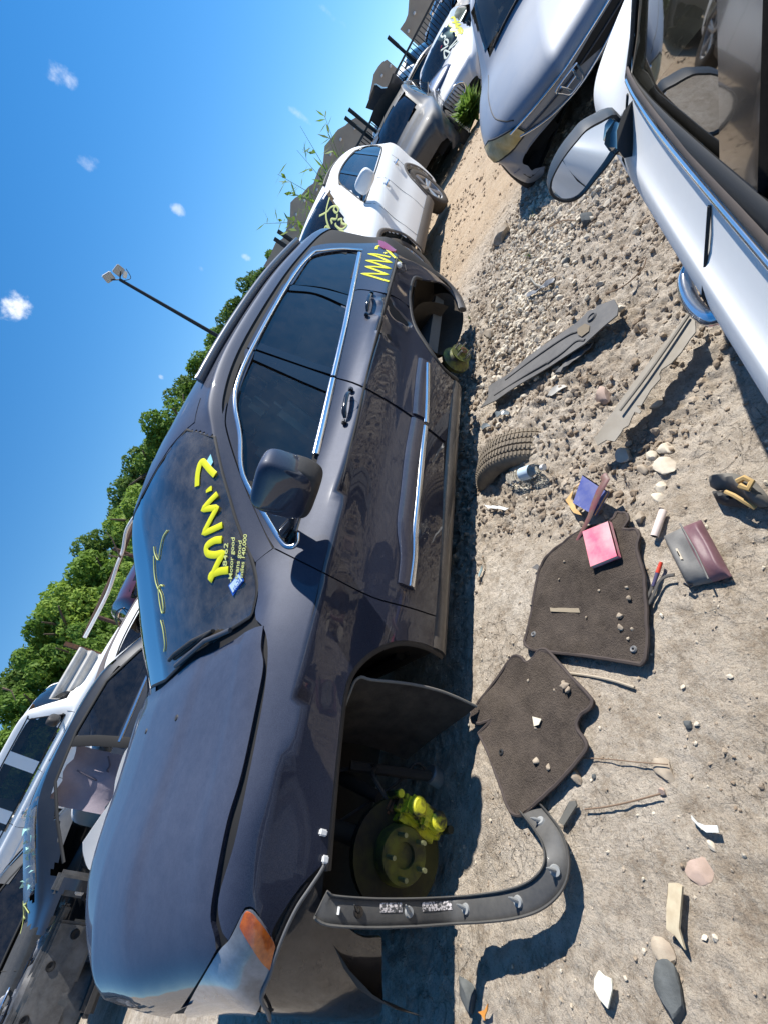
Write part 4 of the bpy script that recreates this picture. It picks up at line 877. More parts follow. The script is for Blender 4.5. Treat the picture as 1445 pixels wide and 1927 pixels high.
# embedded pale stones nobody could tell apart
r_ = np.random.default_rng(77); pal = [rock_shape(300+i, 2, .65, .1) for i in range(5)]; meshes = []
for V, F in pal:
    o = mk('gravel_stone', V, F, PALE, None, True); meshes.append(o.data); bpy.data.objects.remove(o)
n_ = 0
while n_ < 60:
    x, y = 2.2+2.9*r_.random(), -1.2+1.3*r_.random()
    if r_.random() > grv(np.array([x]), np.array([y]))[0]+.05: continue
    o = link(bpy.data.objects.new('gravel_stone', meshes[n_ % 5])); s_ = .018+.02*r_.random(); o.scale = (s_, s_, s_); o.rotation_euler = (0,0,r_.random()*6); o.location = (x, y, GH(x, y)+s_*.25)
    tag(o, 'pale limestone lump lying in the gravel beside the SUV rear wheel', 'stone', 'pale lumps in the gravel patch'); n_ += 1

# ============================================================ things lying on the ground
def slab(name, pts, z, thick, m, parent=None, wav=0., step=.02, seed=0, curl=0., drape=True, zf=None, rim=True, wf=9, groundpts=False):
    """sheet lying on the ground; outline in picture points carried to the ground, or ground xy"""
    P2 = [tuple(p)[:2] for p in (pts if groundpts else [G(p[0], p[1], z+.01) for p in pts])]
    V2, F, E = slice_poly(P2, step); V2 = np.array(V2); hz = ground_h(V2[:,0], V2[:,1])*(.75 if drape else 0)+z+thick+.006
    sm = hz
    if wav: sm = sm+wav*fbm(V2[:,0]*wf, V2[:,1]*wf, 2, 600+seed)
    if zf is not None: sm = sm+np.array([zf(a, b) for a, b in V2])
    V = [(a, b, c) for (a, b), c in zip(V2, sm)]; n = len(V); V += [(a, b, c-thick) for (a, b, c) in V]
    Fo = []
    for f in F:
        a, b, c = [Vector(V[i]) for i in f[:3]]; Fo.append(tuple(f) if (b-a).cross(c-a).z > 0 else tuple(f[::-1]))
    Fa = Fo+[tuple(i+n for i in f[::-1]) for f in Fo]+[(a, b, b+n, a+n) for a, b in E]
    bm = bmesh.new(); 
    vs = [bm.verts.new(v) for v in V]
    for f in Fa:
        try: bm.faces.new([vs[i] for i in f])
        except Exception: pass
    bmesh.ops.recalc_face_normals(bm, faces=bm.faces[:]); me = bpy.data.meshes.new(name); bm.to_mesh(me); bm.free(); me.materials.append(m); o = bpy.data.objects.new(name, me); link(o)
    if parent is not None: o.parent = parent; o.matrix_parent_inverse = matw(parent).inverted()
    return autosmooth(o, 45)
def mat_carpet():
    m = mat('floor_mat_carpet', (.016,.014,.015), .95, spec=.05, bump=(170,1.0,.008), noise=(9,(.060,.050,.046),.13,12), dust=(.50,(.21,.17,.135))); return m
CARPET = mat_carpet()
m1 = crv([z8(745,1000),z8(790,1008),z8(802,1040),z8(782,1078),z8(800,1086),z8(838,1084),z8(858,1112),z8(848,1180),z8(872,1270),z8(882,1360),z8(892,1520),z8(888,1660),z8(862,1702),z8(862,1702),z8(700,1676),z8(540,1655),z8(395,1640),z8(345,1620),z8(335,1598),z8(335,1598),z8(362,1500),z8(385,1380),z8(408,1280),z8(440,1220),z8(490,1165),z8(490,1165),z8(600,1085),z8(720,1050),z8(745,1000)], 5)
fm = slab('floor_mat', m1, .012, .010, CARPET, wav=.006, seed=1); tag(fm, 'dirty brown carpet floor mat with the pink book lying on it', 'floor mat')
m2 = crv([z3(365,58),z3(395,72),z3(500,190),z3(590,285),z3(602,320),z3(585,350),z3(545,380),z3(532,440),z3(578,510),z3(560,565),z3(430,715),z3(300,828),z3(255,856),z3(215,845),z3(198,815),z3(198,815),z3(150,680),z3(100,550),z3(52,462),z3(52,462),z3(118,392),z3(118,392),z3(60,412),z3(18,400),z3(30,340),z3(100,250),z3(200,112),z3(232,88),z3(262,100),z3(280,120),z3(305,112),z3(345,65),z3(365,58)], 5)
fm2 = slab('floor_mat', m2, .014, .010, CARPET, wav=.010, seed=2); tag(fm2, 'torn grey brown carpet floor mat lying over the end of the black arch flare', 'floor mat')
def outline_bead(o_pts, z, r, m, parent, name, inset=.0):
    P = [G(p[0], p[1], z+.01) for p in o_pts]; c = sum(P, Vector())/len(P); P = [p+(c-p)*inset for p in P]
    MB().tube([(p.x, p.y, GH(p.x, p.y)*.75+z+.016) for p in P+[P[0]]], r, 6, cap=False).build(name, m, parent)
BIND = mat('mat_binding', (.045,.035,.036), .85, dust=(.25,(.2,.16,.12)))
outline_bead(m1, .010, .006, BIND, fm, 'edge_binding'); outline_bead(m2, .012, .006, BIND, fm2, 'edge_binding')
GROM = mat('grommet', (.03,.03,.03), .4)
for px, par in ((z8(370,1562), fm), (z8(825,1630), fm), (z3(162,553), fm2)):
    p = G(*px, .03); MB().lathe((p.x, p.y, GH(p.x,p.y)*.75+.030), (0,0,1), [(.003,.0),(.004,.003),(.008,.004),(.011,.0)], 14).build('grommet', mat('grommet_steel', (.2,.2,.2), .6, .3) if par is fm else GROM, par)
slab('worn_patch', [z8(445,1440),z8(575,1442),z8(580,1462),z8(448,1458)], .0215, .002, mat('worn_jute', (.30,.25,.18), .9, bump=(200,.6,.003)), fm)
tag(slab('paper_scrap', [z3(306,378),z3(350,390),z3(338,418),z3(314,425)], .030, .002, mat('paper_cream', (.72,.66,.52), .8)), 'small cream paper scrap on the torn floor mat', 'paper scrap')
P_ = np.array([[G(*z8(a,b)).x, G(*z8(a,b)).y] for a, b in ((825,1365),(835,1415),(795,1495),(805,1550),(850,1555),(545,1250),(390,1445),(700,1380),(520,1330),(640,1500),(835,1600))]+[[G(*z3(a,b)).x, G(*z3(a,b)).y] for a, b in ((510,250),(520,270),(320,220),(450,270),(500,235),(360,450),(370,610),(430,640))])
o = scatter('mat_crumbs', P_, np.array([.008,.010,.013,.012,.008,.006,.008,.006,.006,.006,.007,.018,.016,.008,.007,.012,.006,.014,.012]), TANR, 2, 'crumbs of clay lying on the two floor mats', 15, .0); o.location.z = .028
# pink book
def book(name, c4, z, th, cover, page, label, cat='book', wav=0, tilt=0):
    """c4: the four picture corners of the top cover, in order"""
    P = [G(p[0], p[1], z+th) for p in c4]; rt = empty(name, (sum(P, Vector())/4).to_tuple()[:2]+(z,), 0, label, cat)
    mb = MB(); V = [(p.x, p.y, z+th+q) for q in (0,-.0022) for p in P]; mb.add(V, [(0,1,2,3),(7,6,5,4),(0,4,5,1),(1,5,6,2),(2,6,7,3),(3,7,4,0)]); mb.build('cover', cover, rt, False)
    mb = MB(); V = [(p.x, p.y, z+q) for q in (.0022,0) for p in P]; mb.add(V, [(0,1,2,3),(7,6,5,4),(0,4,5,1),(1,5,6,2),(2,6,7,3),(3,7,4,0)]); mb.build('cover', cover, rt, False)
    c = sum(P, Vector())/4; Q = [p+(c-p)*.035 for p in P]; mb = MB(); V = [(p.x, p.y, z+q) for q in (th-.0025, .0025) for p in Q]; mb.add(V, [(0,1,2,3),(7,6,5,4),(0,4,5,1),(1,5,6,2),(2,6,7,3),(3,7,4,0)]); mb.build('page_block', page, rt, False)
    mb = MB(); V = [(p.x, p.y, z+q) for p in (P[0], P[1]) for q in (0, th)]; n = (P[1]-P[0]).cross(Vector((0,0,1))).normalized()*.004; V += [tuple(Vector(v)+n) for v in V]; mb.add(V, [(0,1,3,2),(4,6,7,5),(0,2,6,4),(1,5,7,3),(0,4,5,1),(2,3,7,6)]); mb.build('spine', cover, rt, False)
    return rt, P
zc = lambda a, b: (1000+a/3.2472, 800+b/3.2472)
PINK = mat('pink_cover', (.82,.10,.22), .35, coat=.3, noise=(8,(.80,.42,.46),.12,9), dust=(.35,(.50,.36,.30))); PAGE = mat('page_edges', (.72,.66,.58), .8)
book('book', [zc(470,585),zc(526,797),zc(357,865),zc(308,650)], .038, .016, PINK, PAGE, 'pink covered paperback lying on the dirty floor mat')
BLUEC = mat('blue_cover', (.025,.055,.30), .4, coat=.2, noise=(14,(.07,.10,.36),.1), dust=(.5,(.22,.21,.22)))
rt, P = book('book', [zc(310,302),zc(462,402),zc(378,550),zc(250,475)], .035, .012, BLUEC, mat('stained_pages', (.60,.38,.16), .8), 'blue book with a white label propped under the maroon stick')
slab('title_label', [zc(302,335),zc(350,352),zc(338,396),zc(290,372)], .0345, .001, WHITEP, rt, drape=False)
slab('stained_page', [zc(290,330),zc(190,450),zc(245,530),zc(300,548),zc(260,500),zc(222,440)], .024, .003, mat('stained_pages2', (.62,.40,.17), .8), rt)
# maroon splintered trim stick
pts = [zc(435,308),zc(452,335),zc(415,400),zc(380,480),zc(352,560),zc(300,660),zc(250,745)]
hs = [.075,.075,.07,.062,.052,.035,.022]
P = [G(*p, h) for p, h in zip(pts, hs)]; st_ = MB().tube([tuple(p) for p in P], [.014,.018,.017,.015,.012,.009,.004], 8, flat=.35, upv=(0,0,1)).build('broken_trim', mat('maroon_trim', (.20,.045,.07), .45, coat=.2, noise=(30,(.16,.09,.07),.1), dust=(.3,(.3,.2,.16))))
tag(st_, 'maroon splintered trim strip leaning across the blue book', 'trim strip')
# white tube
a, b = G(*zc(803,520), .012), G(*zc(748,680), .012); t_ = MB().tube([a, a+(b-a)*.03, b], [.010,.012,.012], 16).build('lighter', mat('cream_plastic', (.78,.66,.60), .3, coat=.4)); tag(t_, 'cream coloured slim tube on the dirt above the zip pouch', 'tube'); d_ = (b-a).normalized()
MB().tube([b, b+d_*.002], [.0095,.006], 16).build('tube_mouth', DARKIN, t_)
# zip pouch
pw = [zc(780,665),zc(905,605),zc(1008,562),zc(1095,735),zc(1192,905),zc(1075,940),zc(930,972),zc(850,830)]
PW_ = [G(*p, .03) for p in pw]; cen = sum(PW_, Vector())/8
root = empty('zip_pouch', (cen.x, cen.y, 0), 0, 'small two tone pouch, grey and maroon leather, lying right of the floor mat', 'pouch')
def pillow(a4, m, name, hmax, parent, z0=.012, n=14, edge=(0,0,0,0)):
    V = []; F = []
    for i in range(n+1):
        for j in range(n+1):
            u, v = i/n, j/n; p = a4[0]*(1-u)*(1-v)+a4[1]*u*(1-v)+a4[2]*u*v+a4[3]*(1-u)*v
            fu = min(1, u*5+edge[0])*min(1, (1-u)*5+edge[1]); fv = min(1, v*5+edge[2])*min(1, (1-v)*5+edge[3]); h = hmax*math.sqrt(max(0, fu*fv))*(1+.12*math.sin(7*u+3)*math.cos(6*v))
            V.append((p.x, p.y, z0+h))
    k = (n+1)**2
    V += [(x, y, z0-.004) for x, y, z in V[:k]]
    for i in range(n):
        for j in range(n):
            a = i*(n+1)+j; F.append((a, a+n+1, a+n+2, a+1)); F.append((k+a, k+a+1, k+a+n+2, k+a+n+1))
    ed = [i for i in range(n+1)]+[i*(n+1)+n for i in range(1,n+1)]+[n*(n+1)+j for j in range(n-1,-1,-1)]+[i*(n+1) for i in range(n-1,0,-1)]
    for a, b in zip(ed, ed[1:]+ed[:1]): F.append((a, b, k+b, k+a))
    bm = bmesh.new(); vs = [bm.verts.new(v) for v in V]
    for f in F: bm.faces.new([vs[i] for i in f])
    bmesh.ops.recalc_face_normals(bm, faces=bm.faces[:]); me = bpy.data.meshes.new(name); bm.to_mesh(me); bm.free(); me.materials.append(m); o = link(bpy.data.objects.new(name, me)); o.parent = parent; o.matrix_parent_inverse = matw(parent).inverted(); return autosmooth(o, 60)
LG = mat('grey_leather', (.075,.078,.082), .45, bump=(140,.3,.002), noise=(12,(.16,.16,.155),.15), dust=(.3,(.32,.30,.27))); LM = mat('maroon_leather', (.115,.040,.060), .42, bump=(140,.3,.002), noise=(10,(.19,.09,.11),.15), dust=(.25,(.32,.25,.24)))
s1, s2 = G(*zc(905,603), .03), G(*zc(1078,940), .03)
pillow([PW_[0], s1, s2, PW_[6]], LG, 'pouch_body', .026, root, edge=(0,1,0,0)); pillow([s1, PW_[2], PW_[4], s2], LM, 'pouch_end', .026, root, edge=(1,0,0,0))
MB().tube([G(*zc(905,603), .043), G(*zc(1000,770), .043), G(*zc(1078,940), .038)], .0025, 6).build('seam', LG, root)
slab('name_plate', [zc(872,752),zc(884,750),zc(918,815),zc(904,818)], .035, .001, mat('worn_gilt', (.70,.60,.45), .4, .4), root, drape=False)
MB().tube([tuple(G(*zc(a, b), h)) for a, b, h in ((930,968,.02),(965,990,.018),(978,975,.018))], .004, 6).build('zip_pull', GLOSSBLK, root)
# strap with red tip
sp = [zc(870,915),zc(820,925),zc(775,960),zc(745,1030),zc(710,1095),zc(700,1070),zc(730,1000),zc(760,920),zc(768,895)]
P = [G(*p, .014) for p in sp]; so_ = MB().tube([tuple(G(q[0], q[1], .014)) for q in crv(sp, 5)], .0055, 8, flat=.5).build('wrist_strap', mat('black_strap', (.03,.03,.032), .5, dust=(.4,(.2,.18,.15)))); tag(so_, 'thin black cord strap looping from the pouch to a red capped pen', 'strap')
a, b = G(*zc(790,838), .016), G(*zc(740,985), .014); pe = MB().tube([a, a+(b-a)*.45], [.0055,.0065], 10).build('pen', mat('red_cap', (.62,.06,.03), .3, coat=.3)); tag(pe, 'slim pen with a red cap on the dirt beside the floor mat', 'pen')
MB().tube([a+(b-a)*.45, b], [.0062,.005], 10).build('pen_barrel', mat('violet_barrel', (.08,.07,.14), .35), pe)
# black plastic shield with a slot
p_out = [z7(755,1395),z7(735,1358),z7(655,1388),z7(650,1400),z7(615,1410),z7(600,1428),z7(560,1465),z7(500,1505),z7(420,1560),z7(340,1620),z7(250,1700),z7(180,1740),z7(165,1752),z7(165,1800),z7(130,1848),z7(200,1815),z7(300,1745),z7(450,1655),z7(600,1560),z7(690,1480),z7(750,1430)]
SHP = mat('shield_plastic', (.045,.047,.052), .5, bump=(50,.2,.003), dust=(.7,(.20,.19,.18)), noise=(9,(.09,.09,.09),.15))
sh_ = slab('plastic_shield', p_out, .035, .006, SHP, wav=.004, step=.03, seed=5, wf=3, drape=False); tag(sh_, 'long black plastic underbody shield with an oval slot lying on the gravel', 'plastic panel')
slab('slot_shade', [z7(565,1490),z7(600,1465),z7(622,1475),z7(618,1500),z7(585,1525),z7(568,1515)], .045, .003, mat('slot_shadow', (.20,.165,.12), .95, bump=(90,.6,.003)), sh_, drape=False, step=.02)  # no opening is cut; shaded ground in the slot is painted as a patch
for pts in ([z7(190,1790),z7(330,1700),z7(480,1610),z7(560,1545),z7(600,1540)], [z7(430,1645),z7(470,1615)], [z7(240,1720),z7(400,1600),z7(520,1520),z7(570,1500)]):
    MB().tube([tuple(G(q[0], q[1], .050)) for q in crv(pts, 4)], .007, 6, flat=.6).build('rib', SHP, sh_)
p = G(*z7(632,1438), .052); MB().lathe((p.x, p.y, .050), (0,0,1), [(.0,.001),(.016,.002),(.020,.008),(.026,.0)], 18).build('bolt_boss', SHP, sh_)
tag(slab('plastic_strip', [z7(625,1545),z7(570,1560),z7(500,1640),z7(465,1690),z7(490,1685),z7(560,1620),z7(612,1570)], .02, .004, SHP, seed=8), 'narrow splinter of grey plastic lying under the long shield', 'plastic strip')
# torn grey metal plate
g_out = [z7(1110,1385),z7(1110,1510),z7(1085,1540),z7(1045,1600),z7(1000,1650),z7(955,1680),z7(945,1700),z7(950,1720),z7(905,1770),z7(860,1840),z7(840,1842),z7(858,1865),z7(850,1875),z7(830,1868),z7(812,1900),z7(800,1927),z7(775,1942),z7(765,1960),z7(735,2000),z7(700,1995),z7(660,2020),z7(650,1990),z7(700,1920),z7(780,1810),z7(870,1690),z7(950,1590),z7(1040,1480)]
PLM = mat('grey_sheet', (.30,.28,.245), .55, .2, noise=(8,(.21,.185,.15),.15), dust=(.6,(.34,.30,.24)), bump=(40,.2,.003))
gp_ = slab('torn_panel', g_out, .05, .004, PLM, wav=.008, step=.03, seed=9, wf=2, drape=False, zf=lambda x, y: .05*max(0, (x-1.2))); tag(gp_, 'torn grey sheet panel with a ragged edge running under the white sedan', 'sheet panel')
MB().tube([tuple(G(q[0], q[1], .085)) for q in crv([z7(1070,1430),z7(960,1590),z7(860,1730),z7(760,1860)], 5)], .006, 6).build('pressed_rib', PLM, gp_)
# half buried tyre
tc_ = G(960, 868, -.10); ty = MB(); axd = Vector((.62,.78,.15)).normalized()
ty = empty('buried_tyre', (tc_.x, tc_.y, 0), 0, 'worn muddy tyre half buried in the clay beside the rocker panel', 'tyre')
TM = mat('muddy_tyre', (.20,.165,.12), .9, bump=(60,.5,.004), noise=(9,(.10,.085,.07),.12), dust=(.6,(.34,.28,.21)))
c0, c1, c2 = G(*z8(85,860), .0), G(*z8(270,690), .06), G(*z8(430,640), .015)
ctr = Vector((1.62,-.10,-.20)); R_t = .29; u = (c2-c0); u.z = 0; u.normalize(); w = Vector((0,0,1)); ax_ = u.cross(w).normalized()
ctr = (c0+c2)/2; ctr.z = -.19
prof = [(.20,-.09),(.235,-.105),(.265,-.100),(.284,-.085),(.290,-.062),(.281,-.060),(.281,-.054),(.292,-.052),(.294,-.022),(.284,-.020),(.284,-.014),(.296,-.012),(.296,.012),(.284,.014),(.284,.020),(.294,.022),(.292,.052),(.281,.054),(.281,.060),(.290,.062),(.284,.085),(.265,.100),(.235,.105),(.20,.09)]
MB().lathe(ctr, ax_, prof, 90).build('tyre_casing', TM, ty)
tb = MB()
for k in range(90):
    a = math.pi*2*k/90; rad = u*math.cos(a)+w*math.sin(a); tg = -u*math.sin(a)+w*math.cos(a)
    if (ctr+rad*.29).z < -.03: continue
    for off in (-.072,-.037,0,.037,.072):
        tb.box(ctr+rad*(.2945 if abs(off) < .06 else .287)+ax_*off, (.0085,.024,.009), Matrix((tg, ax_, rad)).transposed())
tag(tb.build('tread_blocks', TM, ty, False), kind='stuff')
# bottle
a, b = G(*z8(262,852), .032), G(*z8(372,815), .034); d_ = (b-a).normalized(); BTL = mat('clear_pet', (.86,.92,.95), .05, trans=1.0, ior=1.35)
bt = empty('plastic_bottle', (a.x, a.y, 0), 0, 'clear plastic water bottle with a pale label beside the buried tyre', 'bottle'); L_ = (b-a).length
MB().lathe(a, d_, [(.0,.0),(.022,.001),(.030,.008),(.031,.03),(.029,.034),(.031,.038),(.031,L_*.55),(.031,L_),(.028,L_+.02),(.014,L_+.045),(.012,L_+.06)], 24).build('bottle_body', BTL, bt)
MB().lathe(a, d_, [(.0315,L_*.55),(.0318,L_*.56),(.0318,L_*.93),(.0315,L_*.94)], 24).build('bottle_label', mat('bottle_label', (.55,.70,.82), .4), bt)
MB().lathe(a, d_, [(.0135,L_+.05),(.0135,L_+.068),(.0,L_+.068)], 16).build('bottle_cap', WHITEP, bt)
# shoe like split sole right of the pouch
so2 = empty('old_shoe', (G(1390,925).x, G(1390,925).y, 0), 0, 'split dark work boot sole with tan edges lying by the white sedan shadow', 'shoe')
def soft(name, outline, z, h, m, parent, n=5):
    P2 = [tuple(G(p[0], p[1], z))[:2] for p in crv(outline, 5)]; V2, F, E = slice_poly(P2, .012); V2 = np.array(V2); B = np.array(P2); dm = np.full(len(V2), 9.)
    for a, b in zip(B, np.roll(B, -1, axis=0)):
        ab = b-a; t = np.clip(((V2-a)@ab)/max(ab@ab, 1e-9), 0, 1); dm = np.minimum(dm, np.linalg.norm(V2-a-t[:,None]*ab, axis=1))
    k = np.sqrt(np.clip(dm/max(dm.max(), 1e-6), 0, 1)); V = [(x, y, z+h*q) for (x, y), q in zip(V2, k)]; n_ = len(V); V += [(x, y, z-.002) for x, y, _ in V]
    Fo = []
    for f in F:
        a, b, c = [Vector(V[i]) for i in f[:3]]; Fo.append(tuple(f) if (b-a).cross(c-a).z > 0 else tuple(f[::-1]))
    return autosmooth(mk(name, V, Fo+[tuple(i+n_ for i in f[::-1]) for f in Fo]+[(a, b, b+n_, a+n_) for a, b in E], m, parent, True), 50)
soft('shoe_upper', [zc(1090,375),zc(1130,325),zc(1200,305),zc(1290,310),zc(1360,340),zc(1445,440),zc(1445,490),zc(1370,495),zc(1290,440),zc(1200,400),zc(1130,400)], .02, .05, mat('shoe_grey', (.10,.105,.10), .7, noise=(18,(.17,.165,.15),.15), dust=(.4,(.3,.25,.2))), so2)
soft('shoe_sole', [zc(1100,410),zc(1190,410),zc(1300,470),zc(1370,515),zc(1300,505),zc(1180,490),zc(1130,470)], .015, .03, mat('shoe_sole', (.045,.045,.045), .7), so2)
MB().tube([tuple(G(*zc(a, b), h)) for a, b, h in ((1185,408,.045),(1240,432,.052),(1300,470,.045),(1365,508,.03))], .006, 6).build('split_edge', mat('tan_foam', (.50,.34,.14), .8), so2)
MB().tube([tuple(G(*zc(a, b), h)) for a, b, h in ((1255,345,.072),(1300,322,.075),(1345,345,.07),(1320,390,.072),(1270,370,.075))], .008, 6).build('split_edge', MATS['tan_foam'], so2)
# small litter
def litter(name, pts, m, label, cat, z=.008, th=.003, wav=.004, seed=0): return tag(slab(name, pts, z, th, m, wav=wav, step=.02, seed=seed), label, cat)
litter('bark_strip', [z3(962,1180),z3(1000,1178),z3(1028,1195),z3(1018,1300),z3(1012,1400),z3(1034,1500),z3(985,1430),z3(945,1400),z3(950,1290)], mat('pale_bark', (.62,.54,.38), .85, noise=(20,(.45,.36,.24),.15)), 'pale strip of bark beside the flat pinkish stone', 'bark', .014, .006)
litter('foil_scrap', [z3(608,1640),z3(625,1600),z3(650,1625),z3(685,1640),z3(692,1690),z3(665,1785),z3(630,1740),z3(602,1690)], mat('white_foil', (.82,.80,.66), .4), 'crumpled whitish wrapper near the bottom of the picture', 'wrapper', .012, .004, .012)
litter('orange_leaf', [z3(30,1800),z3(60,1790),z3(82,1760),z3(78,1795),z3(60,1815),z3(58,1842),z3(45,1815)], mat('orange_leaf', (.62,.26,.05), .7), 'dry orange leaf at the edge of the bottom shadow', 'leaf')
litter('plastic_tab', [z3(440,888),z3(490,790),z3(518,785),z3(524,808),z3(462,905)], mat('grey_tab', (.09,.095,.09), .5, dust=(.4,(.25,.22,.18))), 'small dark grey plastic tab below the torn floor mat', 'plastic tab', .01, .006)
litter('plastic_scrap', [z3(1060,850),z3(1095,885),z3(1130,900),z3(1190,900),z3(1198,935),z3(1140,935),z3(1100,905),z3(1065,870)], mat('milky_plastic', (.68,.70,.66), .3), 'bent milky plastic scrap on the trodden clay', 'plastic scrap')
litter('plastic_shard', [z8(190,545),z8(240,535),z8(262,548),z8(258,560),z8(215,558),z8(195,566)], mat('bluegrey_plastic', (.17,.20,.22), .3, coat=.3), 'curved blue grey plastic shard above the buried tyre', 'plastic shard', .02, .004)
litter('glass_shard', [z8(118,610),z8(150,592),z8(160,600),z8(130,622)], MATS['bluegrey_plastic'], 'small blue grey shard at the SUV shadow edge', 'plastic shard', .01)
litter('white_shard', [z8(135,965),z8(165,968),z8(245,978),z8(225,988),z8(150,980)], WHITEP, 'thin white plastic shard below the buried tyre', 'plastic shard', .015)
litter('flat_shard', [z8(430,470),z8(500,415),z8(522,425),z8(455,475)], mat('grey_shard', (.44,.42,.38), .6), 'flat pale grey shard between shield and torn panel', 'shard', .012)
litter('wood_chip', [z8(370,285),z8(395,235),z8(400,260),z8(340,300)], mat('pale_chip', (.50,.48,.44), .7), 'pale chip resting against the long plastic shield', 'chip', .02)
litter('black_clip', [z8(370,1262),z8(395,1245),z8(410,1262),z8(400,1275)], SHP, 'small black clip on clay left of the floor mat', 'clip', .012, .006)
litter('long_shard', [z7(330,1330),z7(450,1250),z7(455,1262),z7(340,1345)], mat('dark_shard', (.10,.11,.13), .5), 'narrow dark shard across the gravel above the rear hub', 'shard', .03, .004)
litter('clear_film', [z8(130,1245),z8(120,1300),z8(112,1290),z8(116,1240)], mat('teal_film', (.25,.33,.34), .3), 'tiny bluish film scrap at the SUV shadow edge', 'film scrap', .01)
def twig(pts, r, m, label, h=.012):
    o = MB().tube([tuple(G(q[0], q[1], h)) for q in crv(pts, 5)], [r]*len(crv(pts, 5)), 6).build('twig', m); return tag(o, label, 'twig')
TW = mat('dry_twig', (.22,.15,.10), .9)
twig([z3(562,826),z3(660,815),z3(780,790),z3(925,752)], .0022, TW, 'thin dry twig beside the small round pinkish pebble')
twig([z3(540,578),z3(680,585),z3(820,600),z3(960,610)], .0015, TW, 'long thin root above the flat sandy stone')
twig([z7(695,1332),z7(780,1295),z7(860,1220),z7(880,1170)], .0035, TW, 'curved dead root left of the white sedan door handle', .012)
twig([z7(355,1260),z7(380,1290),z7(415,1300)], .006, mat('grey_twig', (.28,.27,.24), .8), 'short grey bent twig on the gravel')
twig([z7(440,1030),z7(500,1000),z7(560,998)], .004, TW, 'short twig on gravel below the silver sedan bumper', .02)
twig([z3(425,165),z3(560,180),z3(690,205),z3(800,240)], .004, mat('buried_cord', (.42,.36,.28), .9), 'half buried pale cord between the two floor mats', .004)
# weeds in the gravel
def weed(px, py, n, h, label, w=.006, seed=0, m=None, curve=.5, z=0.):
    r = random.Random(seed); p = G(px, py, z); mb = MB()
    for i in range(n):
        a = r.random()*6.28; d = Vector((math.cos(a), math.sin(a), 0)); hh = h*(.5+.7*r.random()); q0 = p+d*w*2*r.random(); V = []; s_ = d.cross(Vector((0,0,1)))*w*.5
        for k in range(4):
            t = k/3; c = q0+d*(curve*hh*t*t)+Vector((0,0,hh*t*(1-.25*t))); V += [tuple(c-s_*(1-t*.9)), tuple(c+s_*(1-t*.9))]
        mb.add(V, [(0,1,3,2),(2,3,5,4),(4,5,7,6)])
    o = mb.build('weed', m or mat('weed_green', (.10,.17,.045), .7)); return tag(o, label, 'weed')
weed(997,482,14,.05,'tiny green sprig growing in the pale gravel',.005,3); weed(1005,407,8,.07,'thin grass blade below the silver sedan bumper',.004,4); weed(884,600,10,.06,'small grass tuft in the shadow by the rear hub',.005,5)
# dangling wheel arch flare: rises from the ground to the front of the arch
FL = mat('flare_plastic', (.055,.056,.058), .42, coat=.15, dust=(.45,(.20,.19,.17)), bump=(90,.2,.002))
fpts = [((604,1700), None, .0), ((625,1712), None, -.005), ((700,1717), None, -.01), ((780,1716), None, -.01), ((850,1712), .13, 0), ((905,1708), .105, 0), ((960,1700), .095, 0), ((1005,1684), .085, 0), ((1036,1655), .075, 0), ((1046,1620), .068, 0), ((1038,1580), .055, 0), ((1018,1548), .035, 0), ((992,1516), .018, 0)]
P3 = [YP(p[0], p[1], y) if z is None else G(p[0], p[1], z) for p, z, y in fpts]
P3 = [Vector(q) for q in crv([np.array(p) for p in P3], 6)]; nrm = []
for i, p in enumerate(P3):
    t = (P3[min(i+1, len(P3)-1)]-P3[max(i-1, 0)]).normalized(); v = (Vector(CAM)-p).normalized(); v = (v-t*v.dot(t)).normalized(); nrm.append(v)
fl = strip('arch_flare', list(zip(P3, nrm)), .058, .010, FL, None, 0, n=12)
tag(fl, 'black plastic wheel arch flare torn off at one end, curling down onto the dirt', 'arch flare')
mb1 = MB(); sd = [ (P3[min(i+1,len(P3)-1)]-P3[max(i-1,0)]).normalized().cross(n) for i, n in enumerate(nrm)]
strip('flare_lip', [(p+s_*.030+n*.006, n) for p, n, s_ in zip(P3, nrm, sd)], .007, .022, FL, fl, 0); strip('flare_lip', [(p-s_*.028+n*.004, n) for p, n, s_ in zip(P3, nrm, sd)], .006, .014, FL, fl, 0)
GC = mat('grey_pin', (.30,.31,.31), .45)
def near_i(px, py):
    d = ray(px, py); d = Vector(d/np.linalg.norm(d)); return min(range(len(P3)), key=lambda i: (P3[i]-Vector(CAM)).cross(d).length)
for px in ((672,1716),(773,1714),(876,1706),(974,1692),(1008,1558),(1038,1636)):
    i = near_i(*px); p, n = P3[i], nrm[i]; up_ = (n*.5+Vector((0,0,1))*.6-sd[i]*.3).normalized()
    MB().lathe(p+n*.004, n, [(.0,.006),(.012,.006),(.014,.0)], 16).tube([p+n*.006, p+n*.006+up_*.022, p+n*.006+up_*.034], [.006,.0045,.001], 8).build('push_pin', GC if px[0] > 700 else GLOSSBLK, fl)
for px in ((640,1715),):
    i = near_i(*px); MB().box(P3[i]+nrm[i]*.007, (.016,.016,.002), None).build('white_dot', WHITEP, fl)
WPR = mat('white_print', (.78,.72,.70), .6, noise=(160,(.10,.10,.10),.06,1))
for a, b in (((708,1718),(757,1718)), ((798,1718),(848,1717))):
    i, j = near_i(*a), near_i(*b); j = max(j, i+2)
    strip('part_number_print', [(P3[k]-sd[k]*.010+nrm[k]*.0062, nrm[k]) for k in range(i, j+1)], .020, .001, WPR, fl, 0)
